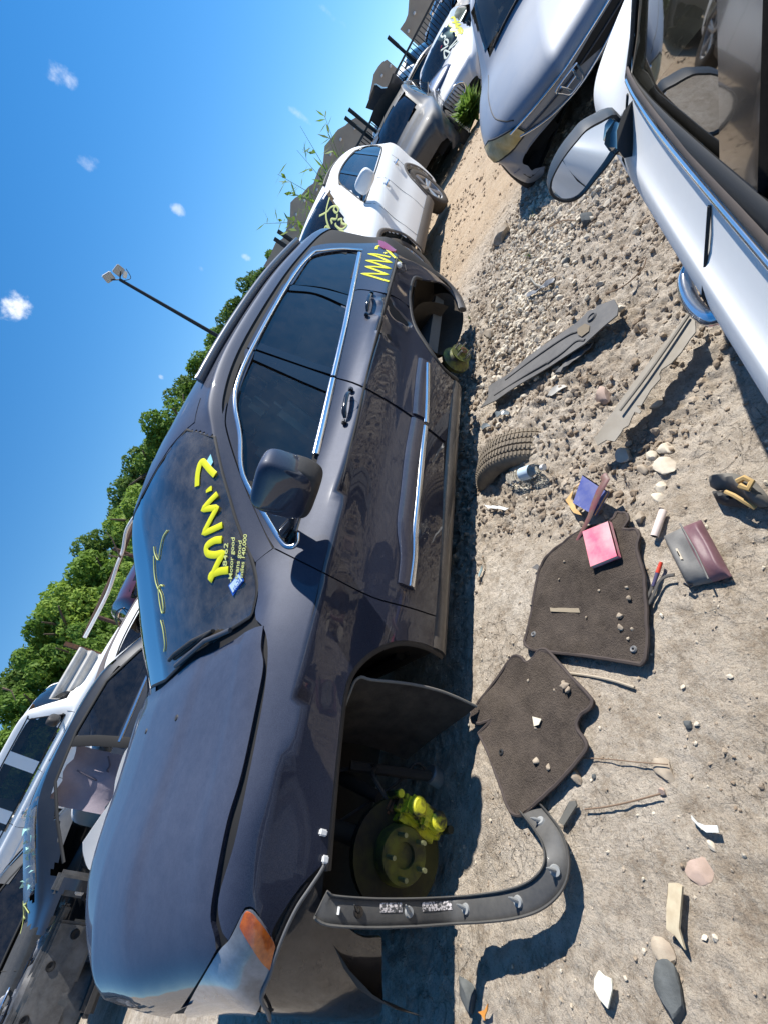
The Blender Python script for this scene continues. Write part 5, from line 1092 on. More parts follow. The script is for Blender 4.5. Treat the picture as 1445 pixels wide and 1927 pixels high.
# ============================================================ the other cars
def crow(xs, xc, yo, zb, y7, z7, y8, z8, zc, sill=.20, wc=None, drop=0.):
    Y = [yo+.09, yo+.035, yo+.005, yo+.012, yo+.0, yo+.02, yo+.07, y7, y8, (y8+ .9)/2 if y8 < .75 else (y8+wc)/2, wc]
    Z = [sill, sill+.05, sill+(zb-sill)*.34, sill+(zb-sill)*.58, sill+(zb-sill)*.80, sill+(zb-sill)*.92, zb, z7, z8, z8+(zc-z8)*.75, zc]
    return row(xs, xc, Y, Z)
def body_xf(x, y, yaw, z, sc): return Matrix.Translation((x, y, z)) @ Matrix.Rotation(math.radians(yaw), 4, 'Z') @ Matrix.Scale(sc, 4)
SEDAN = dict(W=1.82, rows=lambda h=0: [
 (-.62,-.86,.26,.46,.36,.47,.46,.48,.49,.26), (-.60,-.93,.20,.58,.30,.62,.42,.64,.65,.22), (-.48,-.87,.10,.70,.24,.735,.36,.75,.765,.20), (-.30,-.62,.04,.76,.20,.80,.32,.82,.85,.18), (.05,-.15,.0,.83,.19,.875,.31,.90,.93,.18),
 (.42,.28,.0,.89,.20,.93,.31,.96,.99,.18), (.62,.50,.0,.905,.215,.99,.32,1.05,1.10,.18), (.95,.85,.0,.92,.26,1.19,.36,1.245,1.30,.18), (1.25,1.15,.0,.93,.31,1.33,.41,1.38,1.42,.18), (1.75,1.75,.0,.94,.33,1.38,.43,1.42,1.455,.18),
 (2.30,2.35,.0,.95,.33,1.35,.43,1.395,1.43,.18), (2.75,2.85,.01,.96,.28,1.18,.38,1.225,1.27,.18), (3.10,3.25,.02,.965,.23,1.02,.34,1.05,1.07,.18), (3.50,3.60,.05,.95,.25,.99,.36,1.01,1.03,.22), (3.72,3.86,.16,.88,.34,.92,.44,.93,.94,.28), (3.74,3.90,.30,.66,.42,.68,.50,.69,.70,.30)],
 win=[(.78,.945),(1.05,1.14),(1.32,1.30),(1.75,1.345),(2.25,1.315),(2.62,1.16),(2.80,1.02),(2.66,.985),(1.75,.975)], pil=[1.62], doors=[.72,1.62,2.55], wheels=(0.,2.74), wr=.32, ws=(.46,1.12), rw=(2.40,3.02))
SUVB = dict(W=1.88, rows=lambda h=0: [
 (-.58,-.80,.26,.50,.36,.52,.46,.53,.54,.28), (-.56,-.88,.18,.70,.28,.75,.40,.77,.78,.26), (-.44,-.82,.09,.84,.22,.88,.34,.90,.92,.24), (-.25,-.55,.03,.92,.19,.96,.31,.985,1.01,.24), (.10,-.05,.0,.98,.18,1.02,.30,1.05,1.08,.24),
 (.42,.28,.0,1.02,.20,1.07,.31,1.10,1.13,.24), (.62,.50,.0,1.04,.21,1.14,.31,1.20,1.24,.24), (.95,.82,.0,1.06,.25,1.36,.35,1.43,1.47,.24), (1.25,1.12,.0,1.08,.29,1.52,.39,1.57,1.61,.24), (1.75,1.70,.0,1.10,.31,1.60,.41,1.64,1.675,.24),
 (2.40,2.40,.0,1.14,.31,1.60,.41,1.64,1.67,.24), (2.95,2.95,.01,1.18,.30,1.54,.40,1.59,1.62,.24), (3.30,3.35,.03,1.19,.30,1.44,.40,1.49,1.52,.24), (3.52,3.62,.08,1.17,.31,1.28,.41,1.31,1.33,.28), (3.62,3.74,.16,1.05,.33,1.12,.42,1.13,1.14,.32), (3.64,3.78,.28,.80,.40,.82,.48,.83,.84,.34)],
 win=[(.78,1.09),(1.02,1.28),(1.28,1.47),(1.75,1.545),(2.40,1.54),(2.95,1.46),(3.16,1.34),(3.02,1.22),(2.3,1.165),(1.6,1.13)], pil=[1.66,2.62], doors=[.70,1.66,2.56], wheels=(0.,2.70), wr=.37, ws=(.46,1.10), rw=(3.34,3.60))
BOX = dict(W=1.80, rows=lambda h=0: [
 (-.70,-.78,.14,.52,.26,.53,.36,.54,.54,.34), (-.70,-.80,.10,.80,.20,.84,.30,.85,.86,.32), (-.62,-.72,.06,.90,.18,.95,.28,.96,.97,.30), (-.30,-.35,.03,.95,.17,.99,.27,1.00,1.02,.30), (.30,.28,.02,1.0,.18,1.03,.28,1.05,1.07,.30),
 (.56,.54,.02,1.02,.20,1.06,.30,1.08,1.10,.30), (.66,.64,.02,1.03,.19,1.14,.28,1.18,1.20,.30), (.92,.90,.02,1.04,.21,1.44,.30,1.50,1.54,.30), (1.10,1.08,.02,1.05,.22,1.60,.32,1.64,1.67,.30), (1.60,1.60,.02,1.06,.22,1.63,.32,1.67,1.70,.30),
 (2.60,2.60,.02,1.06,.22,1.63,.32,1.67,1.70,.30), (3.20,3.20,.02,1.06,.22,1.62,.32,1.66,1.69,.30), (3.36,3.36,.04,1.06,.23,1.54,.33,1.57,1.60,.30), (3.42,3.42,.08,1.03,.24,1.12,.34,1.14,1.15,.32), (3.44,3.44,.14,.70,.26,.72,.36,.73,.74,.34)],
 win=[(.82,1.08),(1.08,1.53),(1.20,1.57),(3.10,1.57),(3.18,1.50),(3.18,1.14),(3.05,1.10)], pil=[1.72,2.55], doors=[.70,1.72,2.50], wheels=(0.,2.58), wr=.36, ws=(.60,1.02), rw=(3.30,3.42))
TYRE = RUBBER; ALLOY = mat('alloy_wheel', (.50,.50,.51), .35, .8, dust=(.4,(.25,.22,.18)))
def wheel(par, c, ax, r, w=.21, alloy=ALLOY, name='wheel'):
    """tyre with a spoked rim; ax points outwards"""
    c = Vector(c); ax = Vector(ax).normalized(); ri = r*.68
    t = MB().lathe(c, ax, [(ri, -w*.45),(r*.88,-w*.5),(r*.97,-w*.42),(r,-w*.25),(r,w*.25),(r*.97,w*.42),(r*.88,w*.5),(ri*1.02,w*.45),(ri,w*.40)], 40).build(name, TYRE, par)
    MB().lathe(c, ax, [(ri,w*.42),(ri*.96,w*.40),(ri*.90,w*.20),(ri*.88,-w*.3),(ri*.3,-w*.32),(.0,-w*.32)], 36).build('rim', alloy, t)
    u = ax.orthogonal().normalized(); v = ax.cross(u); s = MB()
    for k in range(5):
        for q in (-.13,.13):
            a = 2*math.pi*k/5+q; d = u*math.cos(a)+v*math.sin(a); a2 = 2*math.pi*k/5+q*.6; d2 = u*math.cos(a2)+v*math.sin(a2)
            s.tube([c+d2*ri*.12+ax*w*.30, c+d*ri*.94+ax*w*.36], [.022*r/.35,.026*r/.35], 6, flat=.6, upv=ax)
    s.lathe(c, ax, [(.0,w*.36),(ri*.16,w*.35),(ri*.2,w*.25)], 16); tag(s.build('spokes', alloy, t), kind='stuff'); return t
def make_car(name, T_, x, y, yaw, z, sc, paint, label, cat='car', group=None, sides=(0,), glass=PRIV, wheels=True, hz=1.0, step=.10, seed=0, doorlines=True, windows=True, k=(6,7), alloy=ALLOY, wheel_idx=(0,1), handles=CHROME, interior=True, ws_open=True, skip_win=False, fender_cut=False):
    W = T_['W']; xf = body_xf(x, y, yaw, z, sc); R3 = xf.to_3x3(); XFI = xf.inverted()
    P = [crow(*r[:9], sill=r[9], wc=W/2) for r in T_['rows']()]
    P = [[(a, b, c*hz) for a, b, c in r] for r in P]
    S = Surf(P, W, xf, k); root = empty(name, (x, y, z), math.radians(yaw), label, cat, group); bx = S.body; f = bx[S.Q].mean(axis=1); keep = np.ones(len(S.Q), bool)
    near = {0: f[:,1] < W*.33, 1: f[:,1] > W*.67}
    win = [(a, b*hz) for a, b in T_['win']]; W_ = crv([win[0]]+win+[win[0]], 4)
    for sd in (0, 1):
        if windows: keep &= ~(in_poly(W_, f[:,0], f[:,2]) & near[sd])
    for wx in T_['wheels']:
        for sd in (0, 1): keep &= ~((np.hypot(f[:,0]-wx, f[:,2]-T_['wr']) < T_['wr']*1.14) & near[sd])
    def topz(a): return f[:,2] > a
    for (a, b), lim in ((T_['ws'], 1), (T_['rw'], 1)):
        m_ = (f[:,0] > a+.04) & (f[:,0] < b) & (f[:,1] > .34) & (f[:,1] < W-.34) & topz(.9*hz)
        keep &= ~m_
    body = mk('body', S.W, S.Q[keep], paint, root, True); md = S
    autosmooth(body, 50)
    D = lambda v: R3.normalized() @ Vector(v) if False else (R3 @ Vector(v)).normalized()
    def pan(nm, poly, d, m, par=root, **kw): return panel(nm, S, [xf @ Vector(p) for p in poly], D(d), m, par, **kw)
    # glass fore and aft
    for nm, (a, b) in (('windscreen', T_['ws']), ('rear_glass', T_['rw'])):
        y0 = .32; s_ = .03 if nm == 'windscreen' else 0
        poly = [(a+.16,y0,1),(b+.08,y0+.10,1),(b-.02,W/2,1),(b+.08,W-y0-.10,1),(a+.16,W-y0,1),(a+.02,W*.66,1),(a-.02,W/2,1),(a+.02,W*.34,1)] if nm == 'windscreen' else [(a,y0+.10,1),(b,y0,1),(b+.02,W/2,1),(b,W-y0,1),(a,W-y0-.10,1)]
        g = pan(nm, poly, (0,0,-1), glass, step=step*1.5, off=.004, thick=.004)
    # side windows with pillars
    if windows and not skip_win:
        xs_ = [-9]+T_['pil']+[99]
        for sd in sides:
            yy = -1 if sd == 0 else W+1; d = (0,1,0) if sd == 0 else (0,-1,0)
            Wd = [(a, b) for a, b in W_]
            cx_ = sum(a for a, _ in Wd)/len(Wd)
            for i in range(len(xs_)-1):
                lo, hi = xs_[i]+T_.get('pw', .05)-.02, xs_[i+1]-T_.get('pw', .05)+.02; q = clipx(Wd, lo, hi)
                if len(q) > 2: pan('side_window', [(a, yy, b) for a, b in q], d, glass, step=.25, off=-.006, thick=.003)
            for px_ in T_['pil']:
                q = clipx(Wd, px_-T_.get('pw', .05), px_+T_.get('pw', .05))
                if len(q) > 2: pan('pillar', [(a, yy, b) for a, b in q], d, T_.get('pm', GLOSSBLK), step=.2, off=.0, thick=.01)
            strip('window_trim', [S.cast(xf @ Vector((a, yy, b)), D(d)) for a, b in resample(Wd+[Wd[0]], .12)], .022*sc, .010, SEAL, root, .0)
    if doorlines:
        for sd in sides:
            yy = -1 if sd == 0 else W+1; d = (0,1,0) if sd == 0 else (0,-1,0); D0, D1, D2 = T_['doors']; zs = .30*hz; zt = (win[0][1]+.0)
            mb = MB()
            def seam(pts): strip('s', [S.cast(xf @ Vector((a, yy, b)), D(d)) for a, b in resample(crv(pts, 3), .06)], .009, .004, None, None, .0015, n=4, mb=mb)
            seam([(D0+.06,zt),(D0,zt-.18),(D0-.02,.5*hz),(D0+.05,zs)]); seam([(D1,zt),(D1+.03,.6*hz),(D1,zs)]); seam([(D2+.12,zt+.02),(D2+.06,.72*hz),(D2-.20,.48*hz),(D2-.28,zs)]); seam([(D0+.05,zs),(D2-.28,zs)])
            tag(mb.build('door_seams', SEAL, root), kind='stuff')
            for hx in (D1-.20, D2-.12):
                p, n = S.cast(xf @ Vector((hx, yy, zt-.14)), D(d)); tx = D((1,0,0))
                MB().tube([p-tx*.09+n*.01, p-tx*.06+n*.035, p+tx*.06+n*.035, p+tx*.09+n*.01], [.012,.014,.014,.012], 8).build('door_handle', handles, root)
                MB().lathe(p, n, [(.0,.003),(.035,.004),(.045,.0)], 14).build('handle_cup', STEEL, root)
    if wheels:
        for sd in sides:
            for wi, wx in enumerate(T_['wheels']):
                lw = MB(); V, F = liner(wx, T_['wr']*1.12, 0, .5, 0, math.pi, T_['wr'])
                V = [xf @ Vector((a, (b if sd == 0 else W-b)+.05*(1 if sd == 0 else -1), c)) for a, b, c in V]; lw.add(V, F); lw.build('wheel_well', DARKIN, root)
                if wi in wheel_idx: wheel(root, xf @ Vector((wx, .12 if sd == 0 else W-.12, T_['wr'])), D((0,-1,0) if sd == 0 else (0,1,0)), T_['wr']*sc, alloy=alloy)
    if interior:
        ib = MB()
        for c, s3 in (((1.75,W/2,.35),(2.9,W-.3,.1)), ((.86,W/2,.80*hz),(.3,W-.4,.2))): 
            b2 = MB(); b2.box(c, s3, None, .03); ib.add([xf @ Vector(v) for v in b2.V], b2.F)
        ib.build('cabin_floor_and_dash', INT, root)
        for sx, sy in ((1.45,.5),(1.45,W-.5),(2.35,W/2)):
            b2 = MB(); b2.box((sx+.25, sy, .75*hz), (.16, .5 if sx < 2 else 1.2, .62), Matrix.Rotation(.2,3,'Y'), .05).box((sx+.34, sy, 1.13*hz), (.10,.25,.17), Matrix.Rotation(.2,3,'Y'), .04); m2 = MB(); m2.add([xf @ Vector(v) for v in b2.V], b2.F); m2.build('seat', SEATM if seed % 2 else INT, root)
    return root, S, xf, pan, D
def clipx(P, lo, hi):
    for lim, sg in ((lo, 1), (hi, -1)):
        out = []
        for a, b in zip(P, P[1:]+P[:1]):
            ia, ib = (a[0]-lim)*sg >= 0, (b[0]-lim)*sg >= 0
            if ia: out.append(a)
            if ia != ib: t = (lim-a[0])/(b[0]-a[0]); out.append((lim, a[1]+(b[1]-a[1])*t))
        P = out
        if not P: return P
    return P
def side_mirror(pan_root, S, xf, D, x, z, sd, W, paint, size=1.0):
    p, n = S.cast(xf @ Vector((x, -1 if sd == 0 else W+1, z)), D((0,1,0) if sd == 0 else (0,-1,0))); o_ = D((0,-1,0) if sd == 0 else (0,1,0)); R3 = xf.to_3x3().normalized()
    V, F = superell(p+o_*.15*size+Vector((0,0,.06)), (.06*size,.11*size,.075*size), .65, 20, 12, R3); m = mk('door_mirror', V, F, paint, pan_root, True)
    MB().tube([p, p+o_*.08+Vector((0,0,.03))], [.03,.025], 8, flat=.6).build('mirror_arm', GLOSSBLK, m); return m
WHITE = mat('white_paint', (.86,.87,.86), .5, .0, .18, dust=(.18,(.62,.57,.50)), coat_rough=.15)
PEARL = mat('pearl_white_paint', (.55,.58,.63), .4, .1, .5, dust=(.3,(.50,.46,.40)))
SILVER = mat('silver_paint', (.20,.232,.29), .5, .40, .35, dust=(.28,(.42,.41,.40)), coat_rough=.2)
GREYP = mat('grey_paint', (.022,.025,.03), .5, .15, .5, dust=(.25,(.2,.19,.17)))
BLACKPT = mat('black_paint', (.012,.014,.018), .3, .2, 1.0, dust=(.08,(.2,.18,.16)))
NAVY = mat('navy_paint', (.03,.045,.10), .35, .5, 1.0, dust=(.2,(.2,.2,.2)))
MAROON = mat('maroon_paint', (.10,.012,.018), .35, .4, 1.0, dust=(.2,(.25,.18,.15)))
REDP = mat('red_paint', (.45,.02,.02), .35, .2, 1.0)
REDLENS = mat('red_lens', (.35,.01,.012), .12, coat=1)
YLENS = mat('yellowed_lens', (.40,.30,.11), .4, coat=.15, noise=(12,(.52,.43,.22),.15))

def chalk(castf, strokes, w, m, par, name='chalk_mark', n=5):
    for pts in strokes: stroke(name, castf, pts, w, m, par, n, .004, .004)

# ---- white crossover behind the SUV
root, S, xf, pan, D = make_car('white_crossover', SUVB, 5.52, .76, .2, .06, 1.01, WHITE, 'white crossover behind the navy SUV, yellow chalk scribbles on its windscreen', sides=(0,), glass=PRIV, seed=1)
side_mirror(root, S, xf, D, .86, 1.14, 0, 1.88, WHITE, 1.25)
pan('tail_light', [(3.40,-1,1.15),(3.66,-1,1.10),(3.66,-1,.98),(3.50,-1,1.02)], (0,1,0), REDLENS, step=.08, off=.004)
strip('sill_cladding', [S.near(xf @ Vector((x, .03, .30))) for x in np.linspace(.45, 2.25, 20)], .16, .04, mat('clad_brown', (.10,.09,.08), .6, dust=(.4,(.25,.21,.17))), root, .0)
for wx in SUVB['wheels']:
    strip('arch_cladding', [S.cast(xf @ Vector((wx+.46*math.cos(a), -1, .37+.44*math.sin(a))), D((0,1,0))) for a in np.linspace(-.05, math.pi+.05, 24)], .055, .02, MATS['clad_brown'], root, .003)
strip('roof_rail', [S.near(xf @ Vector((x, .42, 1.7))) for x in np.linspace(1.35, 3.0, 14)], .035, .04, BLACKPL, root, .02)
z6 = lambda a, b: (500+a/5.161, 180+b/5.161)
chalk(S.px, [[z6(625,990),z6(600,1080),z6(590,1150),z6(600,1230),z6(640,1320),z6(700,1370),z6(750,1365)], [z6(525,1170),z6(600,1130),z6(640,1085),z6(690,1075),z6(712,1110),z6(690,1140),z6(665,1110),z6(680,1075)], [z6(650,1245),z6(640,1200),z6(690,1200),z6(700,1150)], [z6(705,1210),z6(740,1200),z6(745,1240),z6(790,1260),z6(740,1300),z6(690,1270),z6(680,1240)], [z6(578,1380),z6(578,1290),z6(600,1275),z6(640,1330),z6(660,1335)], [z6(700,1370),z6(760,1330),z6(720,1310)]], .028, YELLOWC, root)
# ---- pearl sedan with the black slatted kidney-less grille (seen from the front)
root, S, xf, pan, D = make_car('pearl_sedan', SEDAN, 13.065, -.464, -8.2, -.08, 1.0, PEARL, 'pearl white sedan facing the camera with an oval slatted grille and a chalked windscreen', sides=(1,), glass=FRONTG, seed=2)
pan('grille', [(-2,.47,.62),(-2,.60,.70),(-2,1.22,.70),(-2,1.35,.62),(-2,1.28,.50),(-2,1.15,.44),(-2,.67,.44),(-2,.54,.50)], (1,0,0), DARKIN, step=.06, off=.004)
oval = [(.47,.60),(.52,.67),(.62,.71),(.91,.72),(1.20,.71),(1.30,.67),(1.35,.60),(1.30,.50),(1.18,.44),(.91,.42),(.64,.44),(.52,.50),(.47,.60)]
strip('grille_surround', [S.cast(xf @ Vector((-2, a, b)), D((1,0,0))) for a, b in crv(oval+[oval[0]], 3)]+[S.cast(xf @ Vector((-2, oval[0][0], oval[0][1])), D((1,0,0)))], .035, .03, CHROME, root, .01)
for k in range(15):
    yy = .52+.78*k/14; e = math.sqrt(max(0, 1-((yy-.91)/.46)**2)); strip('grille_slat', [S.cast(xf @ Vector((-2, yy, .575+q*.125*e)), D((1,0,0))) for q in (-1,0,1)], .018, .03, mat('dark_chrome', (.20,.20,.21), .2, .9), root, .012)
p, n = S.cast(xf @ Vector((-2,.91,.58)), D((1,0,0))); MB().lathe(p+n*.02, n, [(.085,-.01),(.085,.012),(.06,.016),(.058,.006),(.0,.006)], 28).build('round_emblem', BLACKPL, root)
for a, b, nm in ((1.42,1.76,YLENS), (.06,.40,mat('headlight_lens', (.45,.46,.47), .1, .3, coat=.6))):
    pan('headlight', [(-.7,a,.55),(-.7,(a+b)/2,.51),(-.7,b,.57),(-.7,b,.70),(-.7,(a+b)/2,.71),(-.7,a,.68)], (1,-.25 if a > 1 else .25,0), nm, step=.05, off=.01, thick=.02)
pan('lower_intake', [(-2,.30,.30),(-2,.42,.37),(-2,1.40,.37),(-2,1.52,.30),(-2,1.40,.25),(-2,.42,.25)], (1,0,0), DARKIN, step=.08, off=.004)
z0 = lambda a, b: (640+a/5.558, b/5.558)
chalk(S.px, [[z0(1065,345),z0(1050,370),z0(1068,390),z0(1085,375),z0(1098,390),z0(1088,412)], [z0(1100,410),z0(1085,440),z0(1100,470),z0(1125,455),z0(1122,425),z0(1100,410)], [z0(1225,405),z0(1140,500)], [z0(1238,430),z0(1130,520)], [z0(1050,530),z0(1125,480)], [z0(1090,615),z0(1085,560),z0(1090,530),z0(1140,550),z0(1130,580),z0(1105,612),z0(1090,590)]], .035, mat('white_chalk', (.66,.72,.62), .7), root)
chalk(S.px, [[z0(1160,195),z0(1180,175),z0(1200,230),z0(1150,240),z0(1145,265),z0(1210,290),z0(1150,320),z0(1200,320),z0(1260,300),z0(1190,270),z0(1250,260),z0(1185,235),z0(1245,225)], [z0(1210,370),z0(1225,330),z0(1270,350),z0(1262,310),z0(1205,380)]], .05, YELLOWP, root)
chalk(S.px, [[z0(1052,488),z0(1058,492)]], .05, REDLENS, root)
# ---- silver sedan with the H badge
root, S, xf, pan, D = make_car('silver_sedan', SEDAN, 4.919, -2.284, -9.3, -.171, .957, SILVER, 'dusty silver sedan facing the camera with an H emblem and yellowed headlight', sides=(1,), glass=FRONTG, seed=3, k=(9,8))
SF = lambda a, b, x0=-2: S.cast(xf @ Vector((x0, a, b)), D((1,0,0)))
pan('grille', [(-2,.40,.60),(-2,.42,.635),(-2,.60,.650),(-2,1.22,.650),(-2,1.40,.635),(-2,1.42,.60),(-2,1.22,.52),(-2,.91,.50),(-2,.60,.52)], (1,0,0), DARKIN, step=.05, off=.004)
strip('grille_bar', [SF(y, .655) for y in np.linspace(.38,1.44,16)], .018, .02, CHROME, root, .012)
strip('grille_bar', [SF(y, .585) for y in np.linspace(.46,1.36,16)], .010, .012, mat('dark_bar', (.06,.06,.065), .3), root, .012)
strip('grille_bar', [SF(y, .595-.10*(1-((y-.91)/.5)**2)) for y in np.linspace(.42,1.40,18)], .020, .02, CHROME, root, .012)
p, n = SF(.91,.585); u_ = D((0,1,0)); w_ = u_.cross(n).normalized(); w_ = w_ if w_.z > 0 else -w_
ring = [(p+n*.035+u_*a+w_*b, n) for a, b in crv([(-.085,.055),(0,.062),(.085,.055),(.075,0),(.055,-.055),(0,-.060),(-.055,-.055),(-.075,0),(-.085,.055)], 3)]
em = strip('emblem_ring', ring+[ring[0]], .013, .014, CHROME, root, 0)
for pts in ([(-.052,.045),(-.040,.0),(-.034,-.045)], [(.052,.045),(.040,.0),(.034,-.045)], [(-.040,.0),(.040,.0)]):
    strip('emblem_letter', [(p+n*.035+u_*a+w_*b, n) for a, b in pts], .015, .014, CHROME, em, 0)
for a, b in ((1.36,1.76),):
    pan('headlight', [(-.74,a,.575),(-.74,a+.03,.66),(-.55,b-.06,.735),(-.45,b+.02,.72),(-.50,b,.60),(-.62,(a+b)/2,.56)], (1,-.55,0), YLENS, step=.03, off=.016, thick=.03)
pan('headlight', [(-.74,.46,.575),(-.74,.43,.66),(-.55,.12,.735),(-.45,.04,.72),(-.50,.06,.60),(-.62,.26,.56)], (1,.55,0), YLENS, step=.03, off=.016, thick=.03)
pan('lower_intake', [(-2,.40,.24),(-2,.50,.36),(-2,1.32,.36),(-2,1.42,.24)], (1,0,0), DARKIN, step=.06, off=.004)
for sg, lam in ((1, [(-.74,1.36,.575),(-.74,1.39,.66),(-.55,1.70,.735),(-.45,1.78,.72),(-.50,1.76,.60),(-.62,1.56,.56)]), (-1, [(-.74,.46,.575),(-.74,.43,.66),(-.55,.12,.735),(-.45,.04,.72),(-.50,.06,.60),(-.62,.26,.56)])):
    strip('lamp_gap', [S.cast(xf @ Vector(v) - D((1,-.55*sg,0))*2, D((1,-.55*sg,0))) for v in resample(lam+[lam[0]], .05)], .014, .008, SEAL, root, .014)
pan('fog_recess', [(-.7,1.48,.27),(-.7,1.50,.35),(-.65,1.64,.36),(-.65,1.64,.29)], (1,-.4,0), DARKIN, step=.05, off=.004)
strip('bumper_crease', [SF(y, .42+.015*math.cos((y-.91)*3)) for y in np.linspace(.14,1.68,24)], .012, .010, SILVER, root, .0)
hs_ = [(-.62,1.46),(-.40,1.52),(.0,1.55),(.42,1.52)]
mb = MB(); strip('s', [S.cast(xf @ Vector((a, b, 3)), D((0,0,-1))) for a, b in resample(crv([(-.70,1.36),(-.60,1.44),(-.40,1.52),(.0,1.56),(.40,1.55)], 4), .05)], .010, .004, None, None, .001, n=4, mb=mb); tag(mb.build('hood_seam', SEAL, root), kind='stuff')
strip('wiper', [S.cast(xf @ Vector((a, b, 3)), D((0,0,-1))) for a, b in resample([(.46,.5),(.44,.9),(.50,1.4)], .08)], .02, .02, SEAL, root, .008)
# ---- white sedan at the right edge, seen along its window (it faces the other way)
FG = dict(SEDAN, pil=[1.40], doors=[.72,1.30,2.45])
root, S, xf, pan, D = make_car('white_sedan', FG, 1.72, -1.335, 180, -.02, 1.0, WHITE, 'white sedan at the right edge with a black door mirror and chrome door handle', sides=(0,), glass=glass_mat('side_glass_clear', (.8,.9,.88), .45, .02, .05), seed=4, k=(9,8), doorlines=False, wheel_idx=(0,))

SIDE1 = D((0,1,0)); W1 = -2.0
def sc_(a, b): return S.cast(xf @ Vector((a, W1+1, b)), SIDE1)
strip('belt_seal', [sc_(a, .956) for a in np.linspace(.80, 2.7, 90)], .013, .004, mat('weathered_seal', (.07,.055,.045), .7, noise=(4,(.13,.10,.08),.15)), root, .004)
strip('belt_chrome', [sc_(a, .944) for a in np.linspace(.80, 2.7, 60)], .008, .006, CHROME, root, .004)
mb = MB(); strip('s', [sc_(a, b) for a, b in resample(crv([(1.32,.93),(1.33,.70),(1.31,.50),(1.30,.30)], 3), .05)], .009, .004, None, None, .0015, n=4, mb=mb); tag(mb.build('door_seam', SEAL, root), kind='stuff')
mb = MB(); strip('s', [sc_(a, b) for a, b in resample(crv([(.80,.93),(.74,.70),(.72,.50),(.78,.30)], 3), .05)], .009, .004, None, None, .0015, n=4, mb=mb); tag(mb.build('fender_seam', SEAL, root), kind='stuff')
p, n = sc_(1.14, .74); tx = D((1,0,0))
MB().tube([tuple(q) for q in crv([p-tx*.085+n*.002, p-tx*.06+n*.020, p+n*.027, p+tx*.06+n*.020, p+tx*.085+n*.002], 5)], .012, 10).build('door_handle', CHROME, root); MB().lathe(p, n, [(.0,.003),(.034,.004),(.045,.0)], 16).build('handle_cup', mat('cup_shadow', (.3,.3,.31), .4), root)
strip('dirty_sill', [S.cast(xf @ Vector((a, W1+1, .34)), SIDE1) for a in np.linspace(.45,2.3,20)], .10, .02, mat('dusty_white', (.36,.32,.27), .8, noise=(14,(.55,.52,.48),.15)), root, .0)
# door mirror, glass towards the camera
XPl = lambda px, py, x: Vector(CAM + ray(px, py)*(x-CAM[0])/ray(px, py)[0])
mo = [z7(440,860),z7(448,815),z7(480,750),z7(520,690),z7(565,635),z7(610,585),z7(680,545),z7(745,520),z7(790,600),z7(775,650),z7(720,735),z7(650,820),z7(600,880),z7(555,912),z7(500,918),z7(455,895)]
mo = [tuple(q) for q in crv(mo+[mo[0]], 3)]
ctr_ = sum((XPl(*q, .86) for q in mo), Vector())/len(mo); V = []; F = []; nM = len(mo); layers = ((.0,1.0,0),(.015,1.03,0),(.05,1.02,0),(.085,.90,0),(.11,.62,0),(.118,.2,0))
for dx, k_, _ in layers:
    for q in mo: p = XPl(*q, .86); p = ctr_+(p-ctr_)*k_; V.append((p.x+dx, p.y, p.z))
for i in range(len(layers)-1):
    for j in range(nM): F.append((i*nM+j, i*nM+(j+1)%nM, (i+1)*nM+(j+1)%nM, (i+1)*nM+j))
F.append(tuple(range((len(layers)-1)*nM, len(layers)*nM)))
V += [tuple(ctr_+(XPl(*q, .86)-ctr_)*.93+Vector((.0,0,0))) for q in mo]; b0 = len(layers)*nM
for j in range(nM): F.append((j, (j+1)%nM, b0+(j+1)%nM, b0+j))
V += [tuple(ctr_+(XPl(*q, .86)-ctr_)*.92+Vector((.02,0,0))) for q in mo]
for j in range(nM): F.append((b0+j, b0+(j+1)%nM, b0+nM+(j+1)%nM, b0+nM+j))
hm = mk('mirror_housing', V, F, mat('mirror_black', (.012,.012,.012), .45), root, True); autosmooth(hm, 45)
gv = [ctr_+(XPl(*q, .86)-ctr_)*.925+Vector((.012,0,0)) for q in mo]; gc = sum(gv, Vector())/len(gv)
gv = [g+Vector((-(g.y-gc.y)*.10, 0, 0)) for g in gv]
mk('mirror_glass', [tuple(g) for g in gv], [tuple(range(nM))], mat('mirror_silver', (.90,.91,.92), .01, 1.0), hm, False)
a_, n_ = sc_(.80, .99); MB().tube([XPl(*z7(770,600), .88), XPl(*z7(800,590), .87), XPl(*z7(830,575), .86)], [.035,.04,.05], 10, flat=.7).build('mirror_arm', GLOSSBLK, hm)
# ============================================================ rows of cars behind
def RD(px, py, dist):
    d = ray(px, py); h = math.hypot(d[0], d[1]); return Vector(CAM + d*(dist/h))
def hz_dir(az): a = math.radians(az); return Vector((math.cos(a), math.sin(a), 0))
def at(az, dist, z=0): p = Vector(CAM)+hz_dir(az)*dist; p.z = z; return p
# ---- stripped black sedan
root, S, xf, pan, D = make_car('stripped_black_sedan', SEDAN, -1.051, 4.057, .2, -.02, 1.0, BLACKPT, 'stripped black sedan with no front door or fender and a shattered windscreen', sides=(0,), glass=PRIV, seed=6, wheels=False, windows=True, skip_win=True, doorlines=False, k=(8,7), interior=False)
W = 1.82; bodyo = [c for c in root.children if c.name.startswith('body')][0]
